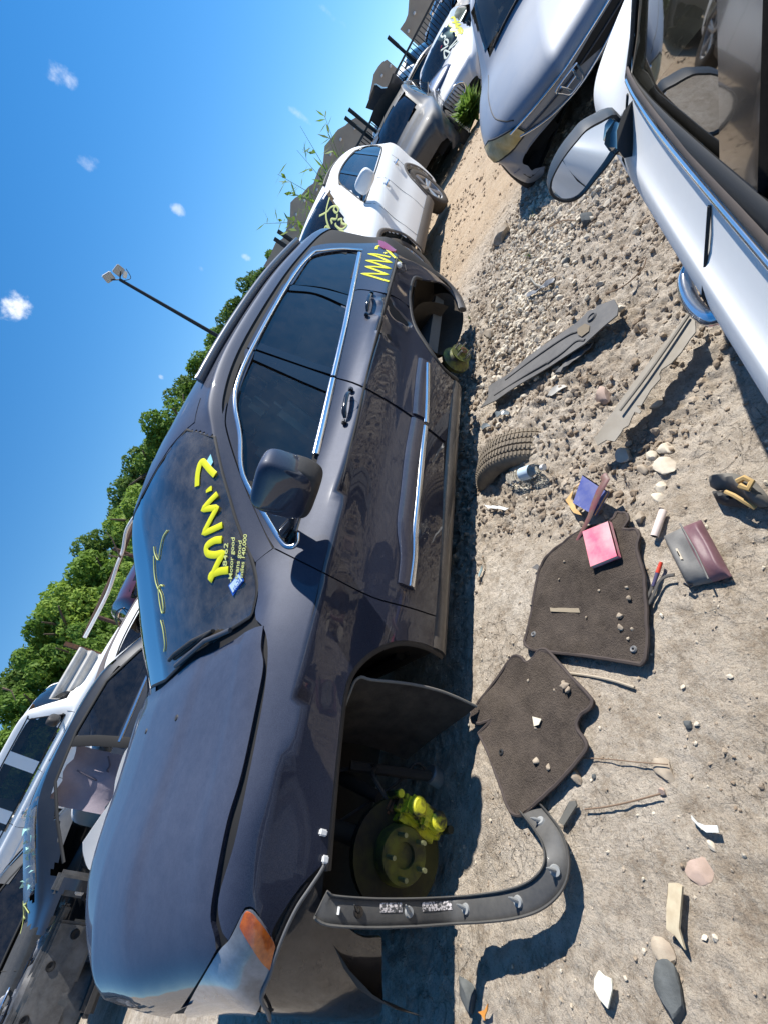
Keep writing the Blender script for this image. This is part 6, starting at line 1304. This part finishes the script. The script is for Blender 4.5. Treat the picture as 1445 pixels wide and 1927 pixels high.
# open the front door hole and the fender: drop those faces of the skin
bm = bmesh.new(); bm.from_mesh(bodyo.data); mw = matw(bodyo); XI2 = xf.inverted(); kill = []
for f in bm.faces:
    p = XI2 @ (mw @ f.calc_center_median())
    if p.y < W*.45:
        if .70 < p.x < 1.60 and .26 < p.z < 1.0: kill.append(f)
        if p.x < .62 and p.z < .86 and p.y < .16: kill.append(f)
    if p.x < .35 and p.z > .60: kill.append(f)
    if p.x < -.35: kill.append(f)
bmesh.ops.delete(bm, geom=list(set(kill)), context='FACES'); bm.to_mesh(bodyo.data); bm.free()
for g in [c for c in root.children if c.name.startswith('windscreen')]: g.data.materials[0] = glass_mat('shattered_glass', (.75,.92,.88), .55, .25, .5)
WD = [(a, b) for a, b in crv([SEDAN['win'][0]]+SEDAN['win']+[SEDAN['win'][0]], 4)]
q = clipx(WD, 1.72, 2.9); pan('rear_window', [(a, -1, b) for a, b in q], (0,1,0), PRIV, step=.15, off=-.006, thick=.003)
strip('window_trim', [S.cast(xf @ Vector((a, -1, b)), D((0,1,0))) for a, b in resample([(.78,.945),(1.05,1.14),(1.32,1.30),(1.75,1.345),(2.25,1.315),(2.62,1.16),(2.80,1.02)], .06)], .03, .012, SEAL, root, .003)
strip('window_chrome', [S.cast(xf @ Vector((a, -1, b)), D((0,1,0))) for a, b in resample(crv([(1.72,.955),(2.3,.975),(2.62,.99),(2.74,1.03),(2.66,1.13)], 4), .05)], .03, .014, CHROME, root, .004)
strip('door_frame_pillar', [S.cast(xf @ Vector((a, -1, b)), D((0,1,0))) for a, b in resample([(1.66,1.34),(1.70,1.15),(1.72,.95),(1.73,.6),(1.70,.3)], .06)], .10, .012, DARKIN, root, .0)
ib = MB()
for c, s3, r in (((1.2,W/2,.32),(2.6,W-.3,.10),0), ((.80,W/2+.1,.66),(.35,W-.5,.28),.1), ((1.3,W/2,.42),(.9,.3,.22),0)):
    b2 = MB(); b2.box(c, s3, Matrix.Rotation(r,3,'Y'), .03); ib.add([xf @ Vector(v) for v in b2.V], b2.F)
ib.build('cabin_floor_and_dash', BLACKPL, root)
# inner wing structure laid bare: apron, strut tower, hinge post with holes
AP = mat('painted_apron', (.035,.036,.038), .45, .3, .3, noise=(9,(.12,.12,.12),.14), dust=(.35,(.22,.2,.18)))
ab = MB(); ab.box((-.20,.30,.62), (1.25,.05,.32), None, .02); ab.box((-.15,.40,.80), (1.35,.16,.07), Matrix.Rotation(.06,3,'Y'), .02)
ap = MB(); ap.add([xf @ Vector(v) for v in ab.V], ab.F); apo = ap.build('inner_wing', AP, root)
hp = MB(); hp.box((.66,.12,.62), (.16,.12,.66), None, .025); h2 = MB(); h2.add([xf @ Vector(v) for v in hp.V], hp.F); hpo = h2.build('hinge_post', AP, root)
tw = MB(); tw.lathe((-.02,.46,.70), (0,0,1), [(.20,-.35),(.17,.10),(.13,.14),(.05,.15),(.0,.13)], 20); t2 = MB(); t2.add([xf @ Vector(v) for v in tw.V], tw.F); t2.build('strut_tower', AP, root)
for hx, hy, hz_ in ((-.45,.27,.66),(-.15,.27,.72),(.15,.27,.70),(.35,.27,.62),(.66,.055,.80),(.66,.055,.55),(.60,.055,.68)):
    p = xf @ Vector((hx, hy, hz_)); MB().lathe(p, (0,-1,0), [(.034,.0),(.030,.008),(.018,.006),(.0,-.004)], 14).build('access_hole', DARKIN, apo)
MB().box(xf @ Vector((.64,.05,.74)), (.09,.02,.07), None, .01).build('door_striker', CHROME, hpo)
en = MB(); r_ = random.Random(5)
for i in range(46):
    c = Vector((-.75+1.0*r_.random(), .42+1.0*r_.random(), .62+.18*r_.random())); b2 = MB(); b2.box(c, (.06+.14*r_.random(), .05+.14*r_.random(), .03+.07*r_.random()), Matrix.Rotation(r_.random()*3,3,'Z') @ Matrix.Rotation(r_.random()-.5,3,'X'), .01); en.add([xf @ Vector(v) for v in b2.V], b2.F)
tag(en.build('engine_bay_parts', mat('engine_mix', (.05,.05,.052), .5, .3, noise=(14,(.40,.40,.41),.10)), root), kind='stuff')
for i in range(7):
    c = [Vector((-.7+1.0*r_.random(), .4+1.0*r_.random(), .74+.1*r_.random())) for _ in range(4)]; MB().tube([tuple(q) for q in crv([xf @ v for v in c], 5)], .012, 6).build('hose', GLOSSBLK, root)
sh_r = np.random.default_rng(9); mb = MB()
for i in range(26):
    t = sh_r.random(); p, n = S.cast(xf @ Vector((.55+.55*sh_r.random(), .3+.4*sh_r.random(), 3)), (0,0,-1)); s_ = .01+.03*sh_r.random(); a = sh_r.random(3)*6.28
    mb.add([p+n*.02+Vector((s_*math.cos(q), s_*math.sin(q), .02*math.sin(q*2))) for q in a], [(0,1,2)])
tag(mb.build('glass_crumbs', mat('green_shards', (.35,.62,.56), .2, coat=.5), root), kind='stuff')
chalk(S.px, [[(18,1745),(30,1722),(50,1700)], [(26,1712),(42,1738)], [(34,1704),(48,1728)], [(42,1696),(56,1718)], [(12,1730),(20,1760)]], .016, YELLOWC, root)
V, F = superell(xf @ Vector((.95,.42,.72)), (.20,.16,.10), .7, 20, 10); mk('instrument_hood', V, F, BLACKPL, root, True)
# side-curtain airbag hanging in the door hole
cl = MB(); V = []; F = []
for i in range(9):
    for j in range(8):
        u, v = i/8, j/7; c = xf @ Vector((1.16+.50*u, .36+.03*math.sin(u*9)+.04*math.sin(v*5), 1.27-.48*v+.02*math.sin(u*14))); V.append(tuple(c))
for i in range(8):
    for j in range(7): F.append((i*8+j, i*8+j+1, (i+1)*8+j+1, (i+1)*8+j))
cu = mk('airbag_curtain', V, F, mat('airbag_cloth', (.33,.29,.33), .9, noise=(5,(.25,.21,.25),.2), bump=(30,.4,.01)), root, True)
for pts in ([(1.45,1.18),(1.42,1.05),(1.40,.92),(1.38,.83)], [(1.62,.98),(1.55,.93),(1.50,.93),(1.48,.86),(1.46,.80)]):
    MB().tube([tuple(xf @ Vector((a, .335, b))) for a, b in crv(pts, 4)], .007, 6).build('cord', mat('dark_cord', (.10,.09,.12), .7), cu)
# ---- loose white fender leaning between the rows
fen = [(158,1585),(158,1585),(185,1545),(215,1500),(222,1462),(240,1410),(262,1390),(262,1390),(268,1440),(262,1500),(245,1560),(215,1620),(175,1640),(160,1610),(158,1585)]
fp = [YP(*q, 3.3) for q in crv(fen, 4)]; P2 = [(p.x, p.z) for p in fp]; V2, F, E = slice_poly(P2, .05); V = [(a, 3.3+.10*math.cos((b-.75)*3.2)+.05*a*a, b) for a, b in V2]; n_ = len(V); V += [(a, b+.012, c) for a, b, c in V]
o = mk('loose_fender', V, [tuple(f) for f in F]+[tuple(i+n_ for i in f[::-1]) for f in F]+[(a, b, b+n_, a+n_) for a, b in E], WHITE, None, True); autosmooth(o, 50); tag(o, 'loose white fender leaning against the stripped black sedan', 'fender')
# ---- white boxy SUV
root, S, xf, pan, D = make_car('white_boxy_suv', dict(BOX, pm=WHITE, pw=.10), 3.75, 11.3, 146, .48, 1.18, WHITE, 'old white boxy SUV with black side windows behind the stripped black sedan', sides=(1,), glass=PRIV, seed=7, k=(5,6))
side_mirror(root, S, xf, D, .88, 1.14, 1, 1.80, BLACKPL, 1.4)
strip('side_rub_strip', [S.cast(xf @ Vector((a, 3, .78)), D((0,-1,0))) for a in np.linspace(.5, 3.2, 20)], .05, .02, WHITEP, root, .004)
strip('rusty_sill', [S.cast(xf @ Vector((a, 3, .36)), D((0,-1,0))) for a in np.linspace(.45, 2.2, 20)], .06, .02, RUST, root, .0)
cop = {}
def car_at(name, T_, az, dist, yaw, paint, label, z=0., sc=1.0, sides=(0,), cx=1.4, group=None, **kw):
    W = T_['W']; p = at(az, dist, z); c, s_ = math.cos(math.radians(yaw)), math.sin(math.radians(yaw)); ox, oy = cx*sc, W/2*sc
    kw.setdefault('interior', False); kw.setdefault('doorlines', True); kw.setdefault('k', (3,4)); kw.setdefault('step', .2)
    return make_car(name, T_, p.x-(c*ox-s_*oy), p.y-(s_*ox+c*oy), yaw, z, sc, paint, label, sides=sides, group=group, **kw)
BROWNV = mat('brown_vinyl', (.13,.105,.095), .7, noise=(8,(.19,.16,.14),.2))
r1, S1, xf1, pan1, D1 = car_at('white_coupe', SEDAN, 71.2, 7.6, 180, WHITE, 'white car with a brown vinyl roof behind the navy SUV hood', z=.02, sides=(1,), cx=1.7, k=(5,6))
pan1('vinyl_roof', [(1.2,.45,2),(1.2,1.37,2),(2.55,1.40,2),(2.55,.42,2)], (0,0,-1), BROWNV, step=.2, off=.012)
strip('black_trim', [S1.cast(xf1 @ Vector((a, 3, b)), D1((0,-1,0))) for a, b in ((.9,1.10),(.95,1.0),(1.2,.97),(1.3,.97))], .03, .02, SEAL, r1, .004)
r1, S1, xf1, pan1, D1 = car_at('maroon_suv', SUVB, 65.3, 8.6, -100, MAROON, 'dark maroon SUV seen from behind with a raised grey rear hatch window', z=.12, sc=1.0, sides=(0,1), cx=2.6)
pan1('tail_light', [(9,.12,1.20),(9,.30,1.22),(9,.32,.98),(9,.12,.95)], (-1,0,0), REDLENS, step=.1, off=.01)
for i, (nm, T_, az, dist, yaw, pt, lb, z) in enumerate((
 ('parked_car', SEDAN, 57.5, 19, 25, REDP, 'small red car glimpsed in the far row above the navy SUV roof', .3),
 ('parked_car', SEDAN, 54.0, 21, 170, WHITE, 'distant white car under the trees above the navy SUV roof', .3),
 ('parked_car', SUVB, 60.5, 20, 160, SILVER, 'distant silver SUV under the trees left of the small red car', .2),
 ('parked_car', SUVB, 50.0, 22, 20, NAVY, 'distant dark blue SUV at the right end of the far row', .3),
 ('red_hatchback', SUVB, 94.5, 19, 90, REDP, 'bright red car edge at the far left under the white boxy SUV', .0),
 ('grey_sedan', SEDAN, 99.0, 8.6, 8, GREYP, 'dark grey car roof beyond the stripped sedan at the lower left edge', -.02),
 ('grey_hatchback', SUVB, 12.6, 13.2, 4, GREYP, 'dark grey hatchback with its wheel on, parked behind the white crossover', -.10),
 ('navy_sedan', SEDAN, 14.2, 14.8, 65, NAVY, 'navy car standing crosswise behind the dark grey hatchback', .15),
 ('wrecked_black_car', SEDAN, 11.0, 16.0, -60, BLACKPT, 'crushed black car in the heap left of the pearl sedan', .10),
 ('dark_sedan', SEDAN, 4.6, 19.0, -5, GREYP, 'dark grey sedan close behind the pearl sedan roof', .30),
 ('black_sedan', SEDAN, 3.6, 23.0, 10, BLACKPT, 'black sedan in the second row behind the pearl sedan', .55),
 ('white_wagon', SUVB, 8.9, 19.0, 70, WHITE, 'white SUV with dark glass in front of the picket fence', .25),
 ('blue_car', SEDAN, 14.5, 18.5, 100, mat('pale_blue_paint', (.30,.42,.52), .35, .3, .8), 'pale blue car low in the heap by the picket fence', .05))):
    r1, S1, xf1, pan1, D1 = car_at(nm, T_, az, dist, yaw, pt, lb, z=z, sides=(0,1), seed=i, group='cars in the far row' if nm == 'parked_car' else None)
    if nm == 'grey_hatchback':
        pan1('tail_light', [(3.4,-1,1.12),(3.62,-1,1.08),(3.62,-1,.95),(3.46,-1,1.0)], (0,1,0), REDLENS, step=.1, off=.004)
# scrap heap pieces by the fence
r_ = random.Random(11)
for i, (px, py, lb) in enumerate(((742,205,'crumpled grey door on the scrap heap by the fence'),(752,222,'bent black bumper on the scrap heap by the fence'),(730,190,'grey panel with chalk marks standing in the scrap heap'),(765,190,'small dark panel beside the pearl sedan hood'))):
    c = RD(px, py, 13.6+i*.4); V = []; F = []; n = 6; w_, h_ = .38+.15*r_.random(), .30+.12*r_.random(); R = Matrix.Rotation(r_.random()*2, 3, 'Z') @ Matrix.Rotation(1.1+.5*r_.random(), 3, 'X')
    for a in range(n):
        for b in range(n):
            u, v = a/(n-1)-.5, b/(n-1)-.5; V.append(tuple(c+R@Vector((u*w_*2, v*h_*2, .12*math.sin(6*u+i)+.08*math.cos(7*v)+.04*r_.random()))))
    for a in range(n-1):
        for b in range(n-1): F.append((a*n+b, a*n+b+1, (a+1)*n+b+1, (a+1)*n+b))
    k = len(V); V += [(x, y-.02, z-.02) for x, y, z in V]; F += [tuple(q+k for q in f[::-1]) for f in F]
    o = mk('scrap_panel', V, F, (GREYP, BLACKPT, GREYP, BLACKPT, RUST)[i], None, True); tag(o, lb, 'scrap')

# ============================================================ fences, sheet, building, pole
IRON = mat('black_iron', (.012,.012,.013), .5)
FP = [at(31, 11.3), at(26.4, 12.0), at(14.2, 15.3), at(5.2, 17.8), at(-3, 21)]
fen = empty('picket_fence', FP[2][:2]+(0,) if False else (FP[2].x, FP[2].y, 0), 0, 'tall black iron picket fence running behind the parked cars', 'fence')
TOPZ = 1.86; pk = None; cnt = 0
for a, b in zip(FP[:-1], FP[1:]):
    d = (b-a); L_ = d.length; d.normalize()
    for z, hh in ((TOPZ, .05), (TOPZ-.75, .05), (.35, .05)):
        m3 = Matrix((d, d.cross(Vector((0,0,1))), Vector((0,0,1)))).transposed(); MB().box((a+b)/2+Vector((0,0,z)), (L_, .04, hh), m3).build('rail', IRON, fen)
    n = int(L_/.135)
    for i in range(n):
        if cnt >= 290: break
        p = a+d*(L_*(i+.5)/n)
        if pk is None:
            pk = MB().box((0,0,0), (.018,.018,TOPZ-.3)).build('picket', IRON, None, False); o = pk; o.parent = fen
        else: o = link(bpy.data.objects.new('picket', pk.data)); o.parent = fen
        o.location = fen.matrix_world.inverted() @ (p+Vector((0,0,TOPZ/2+.12))) if False else (p.x-fen.location.x, p.y-fen.location.y, TOPZ/2+.12); cnt += 1
for az, dist in ((27.0,11.9),(26.2,11.9),(14.6,15.2),(13.9,15.2),(8.0,17.0)):
    p = at(az, dist); MB().box(p+Vector((0,0,1.15)), (.07,.07,2.2)).build('post', IRON, fen, False)
    MB().tube([p+Vector((0,0,2.1)), p+Vector((0,0,2.42))], .045, 8).build('post_top', IRON, fen)
# solid tan boards below the fence
TANB = mat('tan_boards', (.34,.27,.18), .8, noise=(3,(.26,.20,.13),.2)); bd = empty('board_fence', tuple(at(9, 16.6))[:2]+(0,), 0, 'low tan board fence below the black pickets', 'fence'); a, b = at(14, 14.9), at(-1, 19.5); d = (b-a).normalized(); n = 38; pb = None
for i in range(n):
    p = a+(b-a)*((i+.5)/n)
    if pb is None: pb = MB().box((0,0,0), (.022,(b-a).length/n*.94,1.15)).build('board', TANB, None, False); o = pb; o.parent = bd
    else: o = link(bpy.data.objects.new('board', pb.data)); o.parent = bd
    o.location = (p.x-bd.location.x, p.y-bd.location.y, .62); o.rotation_euler = (0, 0, math.atan2(d.y, d.x)-math.pi/2)
# corrugated sheet fence
cs = empty('corrugated_sheet', (2.4, 11.8, 0), 0, 'grey corrugated metal sheet standing behind the white cars', 'metal sheet'); GAL = mat('galvanised', (.36,.37,.38), .45, .6, dust=(.3,(.3,.27,.23)), noise=(5,(.28,.28,.28),.2))
c4 = [RD(150,1218,12.6), RD(90,1337,12.2)]; L_ = (c4[0]-c4[1]).length; d = (c4[0]-c4[1]); d.z = 0; d.normalize(); nrm_ = d.cross(Vector((0,0,1))); V = []; F = []; rows_ = 46
for i in range(rows_+1):
    z = c4[0].z-.0-i*.022*1.15; q = (math.sin(i*2*math.pi/9.0)); q = max(-.6, min(.6, q))*.05
    for t in (0, .5, 1): p = c4[1]+d*(L_*t)+nrm_*q; V.append((p.x, p.y, z))
for i in range(rows_):
    for k in range(2): F.append((i*3+k, i*3+k+1, (i+1)*3+k+1, (i+1)*3+k))
k = len(V); V += [(x, y+.01, z) for x, y, z in V]; F += [tuple(j+k for j in f[::-1]) for f in F]
mk('sheet', V, F, GAL, cs, True); MB().box((c4[1]+Vector((0,.08,-.9))), (.09,.09,2.4)).build('post', RUST, cs, False); MB().box((c4[0]+Vector((0,.08,-.9))), (.09,.09,2.4)).build('post', RUST, cs, False)
# stepped roofline building
CLAD = mat('grey_brown_cladding', (.42,.37,.30), .85, noise=(1.2,(.33,.29,.24),.2), bump=(3,.2,.03))
def skyline(name, pts, dist, label, depth=7., ribs=True):
    P = [RD(a, b, dist+k*.0) for k, (a, b) in enumerate(pts)]; a, b = P[0], P[-1]; rt = empty(name, (a.x, a.y, 0), 0, label, 'building'); back = Vector((a.x+b.x, a.y+b.y, 0))/2-Vector((CAM[0], CAM[1], 0)); back = back.normalized()*depth; V = []; F = []; n = len(P)
    for p in P: V += [tuple(p), (p.x, p.y, 0), tuple(p+back), (p.x+back.x, p.y+back.y, 0)]
    for i in range(n-1): q = i*4; F += [(q, q+4, q+5, q+1), (q+2, q+3, q+7, q+6), (q, q+2, q+6, q+4)]
    F += [(0,1,3,2), (4*n-4,4*n-2,4*n-1,4*n-3)]; w = mk('wall', V, F, CLAD, rt, False)
    for i in range(n-1):
        if (P[i+1]-P[i]).length > .8: MB().tube([P[i]+Vector((0,0,.05)), P[i+1]+Vector((0,0,.05))], .07, 6).build('ridge_cap', mat('cap_grey', (.38,.35,.30), .7), rt)
    for i in range(0, n-1, 2):
        c = P[i]*.5+P[i+1]*.5; MB().lathe(c-back.normalized()*.1-Vector((0,0,.35)), (0,0,1), [(.0,-.06),(.06,-.03),(.07,.0),(.05,.05),(.0,.06)], 10).build('globe_lamp', WHITEP, rt)
    return rt
skyline('stepped_building', [(497,500),(510,478),(519,457),(532,449),(540,430),(542,411),(546,409),(547,381),(556,372),(568,366),(580,352),(590,345),(600,318),(608,308),(610,288),(611,275),(622,262),(636,244),(650,236),(661,226),(672,220)], 27, 'long grey brown building with a stepped roofline behind the picket fence')
skyline('stepped_building', [(694,186),(701,153),(703,140),(712,125),(719,117),(728,112)], 31, 'small grey brown roof peak between the fence posts')
skyline('stepped_building', [(752,55),(762,40),(767,27),(769,0),(775,-30),(780,-60)], 31, 'grey brown building corner at the top edge of the picture')
# light pole with two floodlights
pb_ = at(38.6, 25.0); ph = CAM[2]+25.0*math.tan(math.radians(16.6)); lp = empty('light_pole', (pb_.x, pb_.y, 0), 0, 'tall thin pole carrying two square floodlights above the tree line', 'light pole')
MB().tube([(pb_.x, pb_.y, 0), (pb_.x, pb_.y, ph*.6), (pb_.x, pb_.y, ph)], [.11,.09,.07], 12).build('pole', IRON, lp)
FLM = mat('floodlight_grey', (.42,.43,.43), .5, .3); hd = hz_dir(38.6); sd_ = hd.cross(Vector((0,0,1)))
for k, (dx, dz, ry) in enumerate(((-.15,.42,.5),(.32,.18,.2),(.30,-.1,-.2))):
    R = Matrix.Rotation(math.atan2(sd_.y, sd_.x), 3, 'Z') @ Matrix.Rotation(ry, 3, 'Y') @ Matrix.Rotation(.5, 3, 'X')
    MB().box(Vector((pb_.x, pb_.y, ph))+sd_*dx+Vector((0,0,dz)), (.42 if k < 2 else .3,.12,.36 if k < 2 else .16), R, .03).build('floodlight', FLM if k < 2 else WHITEP, lp)
MB().tube([Vector((pb_.x, pb_.y, ph))-sd_*.2+Vector((0,0,.3)), Vector((pb_.x, pb_.y, ph)), Vector((pb_.x, pb_.y, ph))+sd_*.35+Vector((0,0,.1))], .03, 6).build('bracket', IRON, lp)
MB().tube([tuple(q) for q in crv([Vector((pb_.x, pb_.y, ph-.1)), Vector((pb_.x, pb_.y, ph-.35))+sd_*.3, Vector((pb_.x, pb_.y, ph))+sd_*.55+Vector((0,0,-.05))], 5)], .015, 5).build('cable', IRON, lp)
# rusty pipe rail fence, white hose
PIPE = mat('rusty_pipe', (.11,.055,.035), .8, noise=(4,(.06,.04,.03),.2)); rf = empty('pipe_fence', tuple(RD(300,900,14))[:2]+(0,), 0, 'rusty pipe rail fence with short posts under the trees', 'fence')
pp = [RD(400,700,17), RD(346,820,15), RD(290,905,14), RD(257,974,13.5), RD(215,1080,13), RD(160,1200,12.8)]
MB().tube(pp, .055, 8).build('top_rail', PIPE, rf)
for k, px in enumerate(((318,870),(297,905),(226,1040),(186,1165))):
    t = RD(px[0]-12, px[1]-8, 14.0); MB().tube([(t.x, t.y, 0), tuple(t)], .05, 8).build('post', PIPE, rf)
wl = MB().tube([tuple(q) for q in crv([RD(297,938,11.9), RD(270,955,12), RD(252,975,12), RD(238,1000,12.1), RD(232,1035,12.2), RD(222,1062,12.2), RD(208,1105,12.3), RD(192,1140,12.3), RD(160,1200,12.4)], 5)], .035, 8).build('white_hose', WHITEP); tag(wl, 'white drain hose draped over the pipe fence in the bushes', 'hose')
tw = MB()
twg = [tag(MB().tube([tuple(RD(*q, 11.5)) for q in pts], [.02,.012,.006], 5).build('dead_branch', TW), lb, 'branch') for pts, lb in (([(228,1050),(212,1015),(200,1000)], 'bare dead branch pointing up beside the white hose'), ([(205,1045),(222,1048),(252,1042)], 'rusty brown dead branch across the white hose'), ([(5,1295),(22,1300),(30,1318)], 'bare twig against the sky at the left edge'))]

# ============================================================ trees
def crown_mesh(seed, n, R=(1,1,1), leaf=.05, clumps=60):
    r = np.random.default_rng(seed); c = r.normal(size=(clumps,3)); c /= np.linalg.norm(c, axis=1, keepdims=True); c *= (.35+.60*r.random((clumps,1))**.6); c[:,2] *= .95
    cs_ = .16+.22*r.random(clumps); idx = r.integers(0, clumps, n); d = r.normal(size=(n,3)); d /= np.linalg.norm(d, axis=1, keepdims=True)
    c[:,:2] *= (1-.35*np.abs(c[:,2:3])); P = c[idx]+d*cs_[idx][:,None]*(.55+.45*r.random((n,1))**.5)*[1,1,.8]; P = P*np.array(R)
    nr = d+.9*r.normal(size=(n,3))+np.array([0,0,.5]); nr /= np.linalg.norm(nr, axis=1, keepdims=True); t = np.cross(nr, r.normal(size=(n,3))); t /= np.linalg.norm(t, axis=1, keepdims=True); b = np.cross(nr, t); s = leaf*(.6+.8*r.random((n,1)))
    V = np.stack([P-t*s, P+b*s*.5, P+t*s, P-b*s*.5], 1).reshape(-1,3); F = np.arange(n*4).reshape(-1,4); return V, F
def leaf_mat(name, c1, c2):
    m = mat(name, c1, .65, spec=.25, noise=(1.7, c2, .18, 3)); nt = m.node_tree; b = nt.nodes['Principled BSDF']
    tr = nt.nodes.new('ShaderNodeBsdfTranslucent'); mx = nt.nodes.new('ShaderNodeMixShader'); mx.inputs[0].default_value = .40; out = nt.nodes['Material Output']
    src = b.inputs['Base Color'].links[0].from_socket; nt.links.new(src, tr.inputs[0]); nt.links.new(b.outputs[0], mx.inputs[1]); nt.links.new(tr.outputs[0], mx.inputs[2]); nt.links.new(mx.outputs[0], out.inputs[0]); return m
LM1 = leaf_mat('leaves_dark', (.085,.155,.030), (.15,.23,.045)); LM2 = leaf_mat('leaves_mid', (.12,.22,.035), (.20,.31,.055)); LM3 = leaf_mat('leaves_bright', (.21,.33,.05), (.30,.42,.08))
BARK = mat('bark', (.10,.075,.055), .9)
crowns = []
for i, lm_ in enumerate((LM1, LM2, LM3, LM2)):
    V, F = crown_mesh(40+i, 15000, (1,1,.95), .052, 46); o = mk('tmp', V, F, lm_, None, False); crowns.append(o.data); o.data.name = 'crown'; bpy.data.objects.remove(o)
def trunk_mesh(seed):
    r = random.Random(seed); mb = MB(); mb.tube([(0,0,0),(.05,.02,.35),(.02,.06,.75)], [.05,.04,.02], 8)
    for k in range(5): a = r.random()*6.28; mb.tube([(.04,.03,.3+.08*k), (.3*math.cos(a),.3*math.sin(a),.5+.08*k), (.5*math.cos(a),.5*math.sin(a),.7+.05*k)], [.025,.015,.006], 6)
    o = mb.build('tmp', BARK); d = o.data; bpy.data.objects.remove(o); return d
trunks = [trunk_mesh(i) for i in range(3)]
def tree(az, top, dist, w, ci, label, name='tree', cat='tree', grp='trees beyond the yard', hk=.80, base=0., yrot=0):
    p = at(az, dist); h = CAM[2]+dist*math.tan(math.radians(top)); rt = empty(name, (p.x, p.y, base), yrot, label, cat, grp); W_ = dist*math.radians(w)/2
    t = link(bpy.data.objects.new('trunk', trunks[ci % 3])); t.parent = rt; t.scale = (h*.8, h*.8, h*.95)
    c = link(bpy.data.objects.new('crown', crowns[ci])); c.parent = rt; ch = h*hk/2; c.location = (0,0,h-ch); q_ = .85+.35*((az*7.3) % 1); c.scale = (W_*1.12*q_, W_*1.12*q_, ch*1.08); c.rotation_euler = (((az*3.1) % 1-.5)*.5, ((az*5.7) % 1-.5)*.5, 0); return rt
pos = lambda px, py: (math.degrees(math.atan2(ray(px,py)[1], ray(px,py)[0])), math.degrees(math.atan2(ray(px,py)[2], math.hypot(ray(px,py)[0], ray(px,py)[1]))))
r_ = random.Random(3)
for i, (px, py, w, ci, dist, lb) in enumerate((
 (-25,1420,9,1,24,'leafy tree at the left edge above the white boxy SUV'),(0,1330,7,1,26,'bushy tree with a bare twig at the left edge'),(12,1262,6,0,28,'dark tree crown standing clear at the far left skyline'),(38,1200,7,1,26,'rounded tree crown right of the far left gap in the skyline'),
 (62,1150,7,2,27,'yellow green tree crown above the corrugated sheet'),(105,1100,8,1,28,'broad green tree above the corrugated sheet and white hose'),(150,1035,7,0,30,'dark shaded tree left of the bright willow like tree'),
 (205,955,7.5,2,24,'bright feathery yellow green tree behind the pipe fence'),(212,925,6,0,33,'dark pointed tree just right of the bright feathery tree'),(238,880,7,0,31,'tall dark tree above the short fence posts'),(262,835,6,1,30,'mid green tree between two darker crowns'),
 (288,790,7,3,28,'thin leaved tree with sky showing through its top'),(322,742,6,0,31,'dark tree crown above the SUV windscreen top'),(350,700,6,1,30,'bright topped round tree left of the light pole'),(378,655,5.5,1,32,'low green tree at the foot of the light pole'),
 (405,625,4,0,34,'small dark tree right beside the light pole'),(425,575,5.2,0,31,'round dark tree standing alone right of the light pole'),(448,545,4.5,0,33,'dark leafy crown behind the lone round tree'),(485,500,4.6,0,31,'last dark tree before the stepped building'),(500,480,3.2,1,36,'small tree top touching the stepped building'))):
    az, el = pos(px, py); tree(az, el*1.05, dist, w*1.15, ci, lb, yrot=r_.random()*6, hk=.85)
# undergrowth: bushes in front of the trees
for i in range(30):
    az = 96-i*2.3; dist = 15.5+3*r_.random()+(3 if az < 60 else 0); top = (5.2 if az > 62 else 2.8)*(.75+.45*r_.random()); ci = (1,2,3,1)[i % 4] if az > 60 else (0,1)[i % 2]
    p = at(az, dist); h = CAM[2]+dist*math.tan(math.radians(top)); rt = empty('bush', (p.x, p.y, -.2), r_.random()*6, 'leafy bush in the dense undergrowth below the tree crowns', 'bush', 'bushes below the trees')
    c = link(bpy.data.objects.new('foliage', crowns[ci])); c.parent = rt; c.location = (0,0,h*.5); W_ = dist*math.radians(4.6)/2; c.scale = (W_*1.3, W_*1.3, h*.56)
# weeds sprouting over the fence
def reed(p, n, h, seed, label):
    r = random.Random(seed); rt = empty('roadside_weed', (p.x, p.y, 0), 0, label, 'weed'); mb = MB(); lf = MB()
    for i in range(n):
        a = r.random()*6.28; d = Vector((math.cos(a), math.sin(a), 0)); hh = h*(.55+.55*r.random()); pts = [p+d*(hh*.45*t*t)+Vector((0,0,hh*t)) for t in (0,.33,.66,1)]; mb.tube(pts, [.014,.011,.007,.003], 5)
        for k in range(26):
            t = .35+.65*r.random(); q = p+d*(hh*.45*t*t)+Vector((0,0,hh*t)); b = Vector((r.random()-.5, r.random()-.5, r.random()*.4)).normalized(); s_ = b.cross(Vector((0,0,1)))*.045; e = q+b*(.20+.20*r.random())+Vector((0,0,-.05))
            lf.add([q-s_*.3, (q+e)/2-s_, e, (q+e)/2+s_], [(0,1,2,3)])
    mb.build('stem', MATS['weed_green'], rt); tag(lf.build('leaves', LM2, rt, False), kind='stuff')
pw_ = RD(588, 352, 11.7); pw_.z = 0; reed(pw_, 20, 2.75, 2, 'tall leafy weed growing up over the picket fence'); pw_ = at(16.3, 13.4); reed(pw_, 16, 1.5, 3, 'green weed clump below the fence by the navy car'); pw_ = G(838, 292, 0); reed(at(8.1, 11.5), 26, .35, 4, 'small weed clump at the pearl sedan bumper corner')
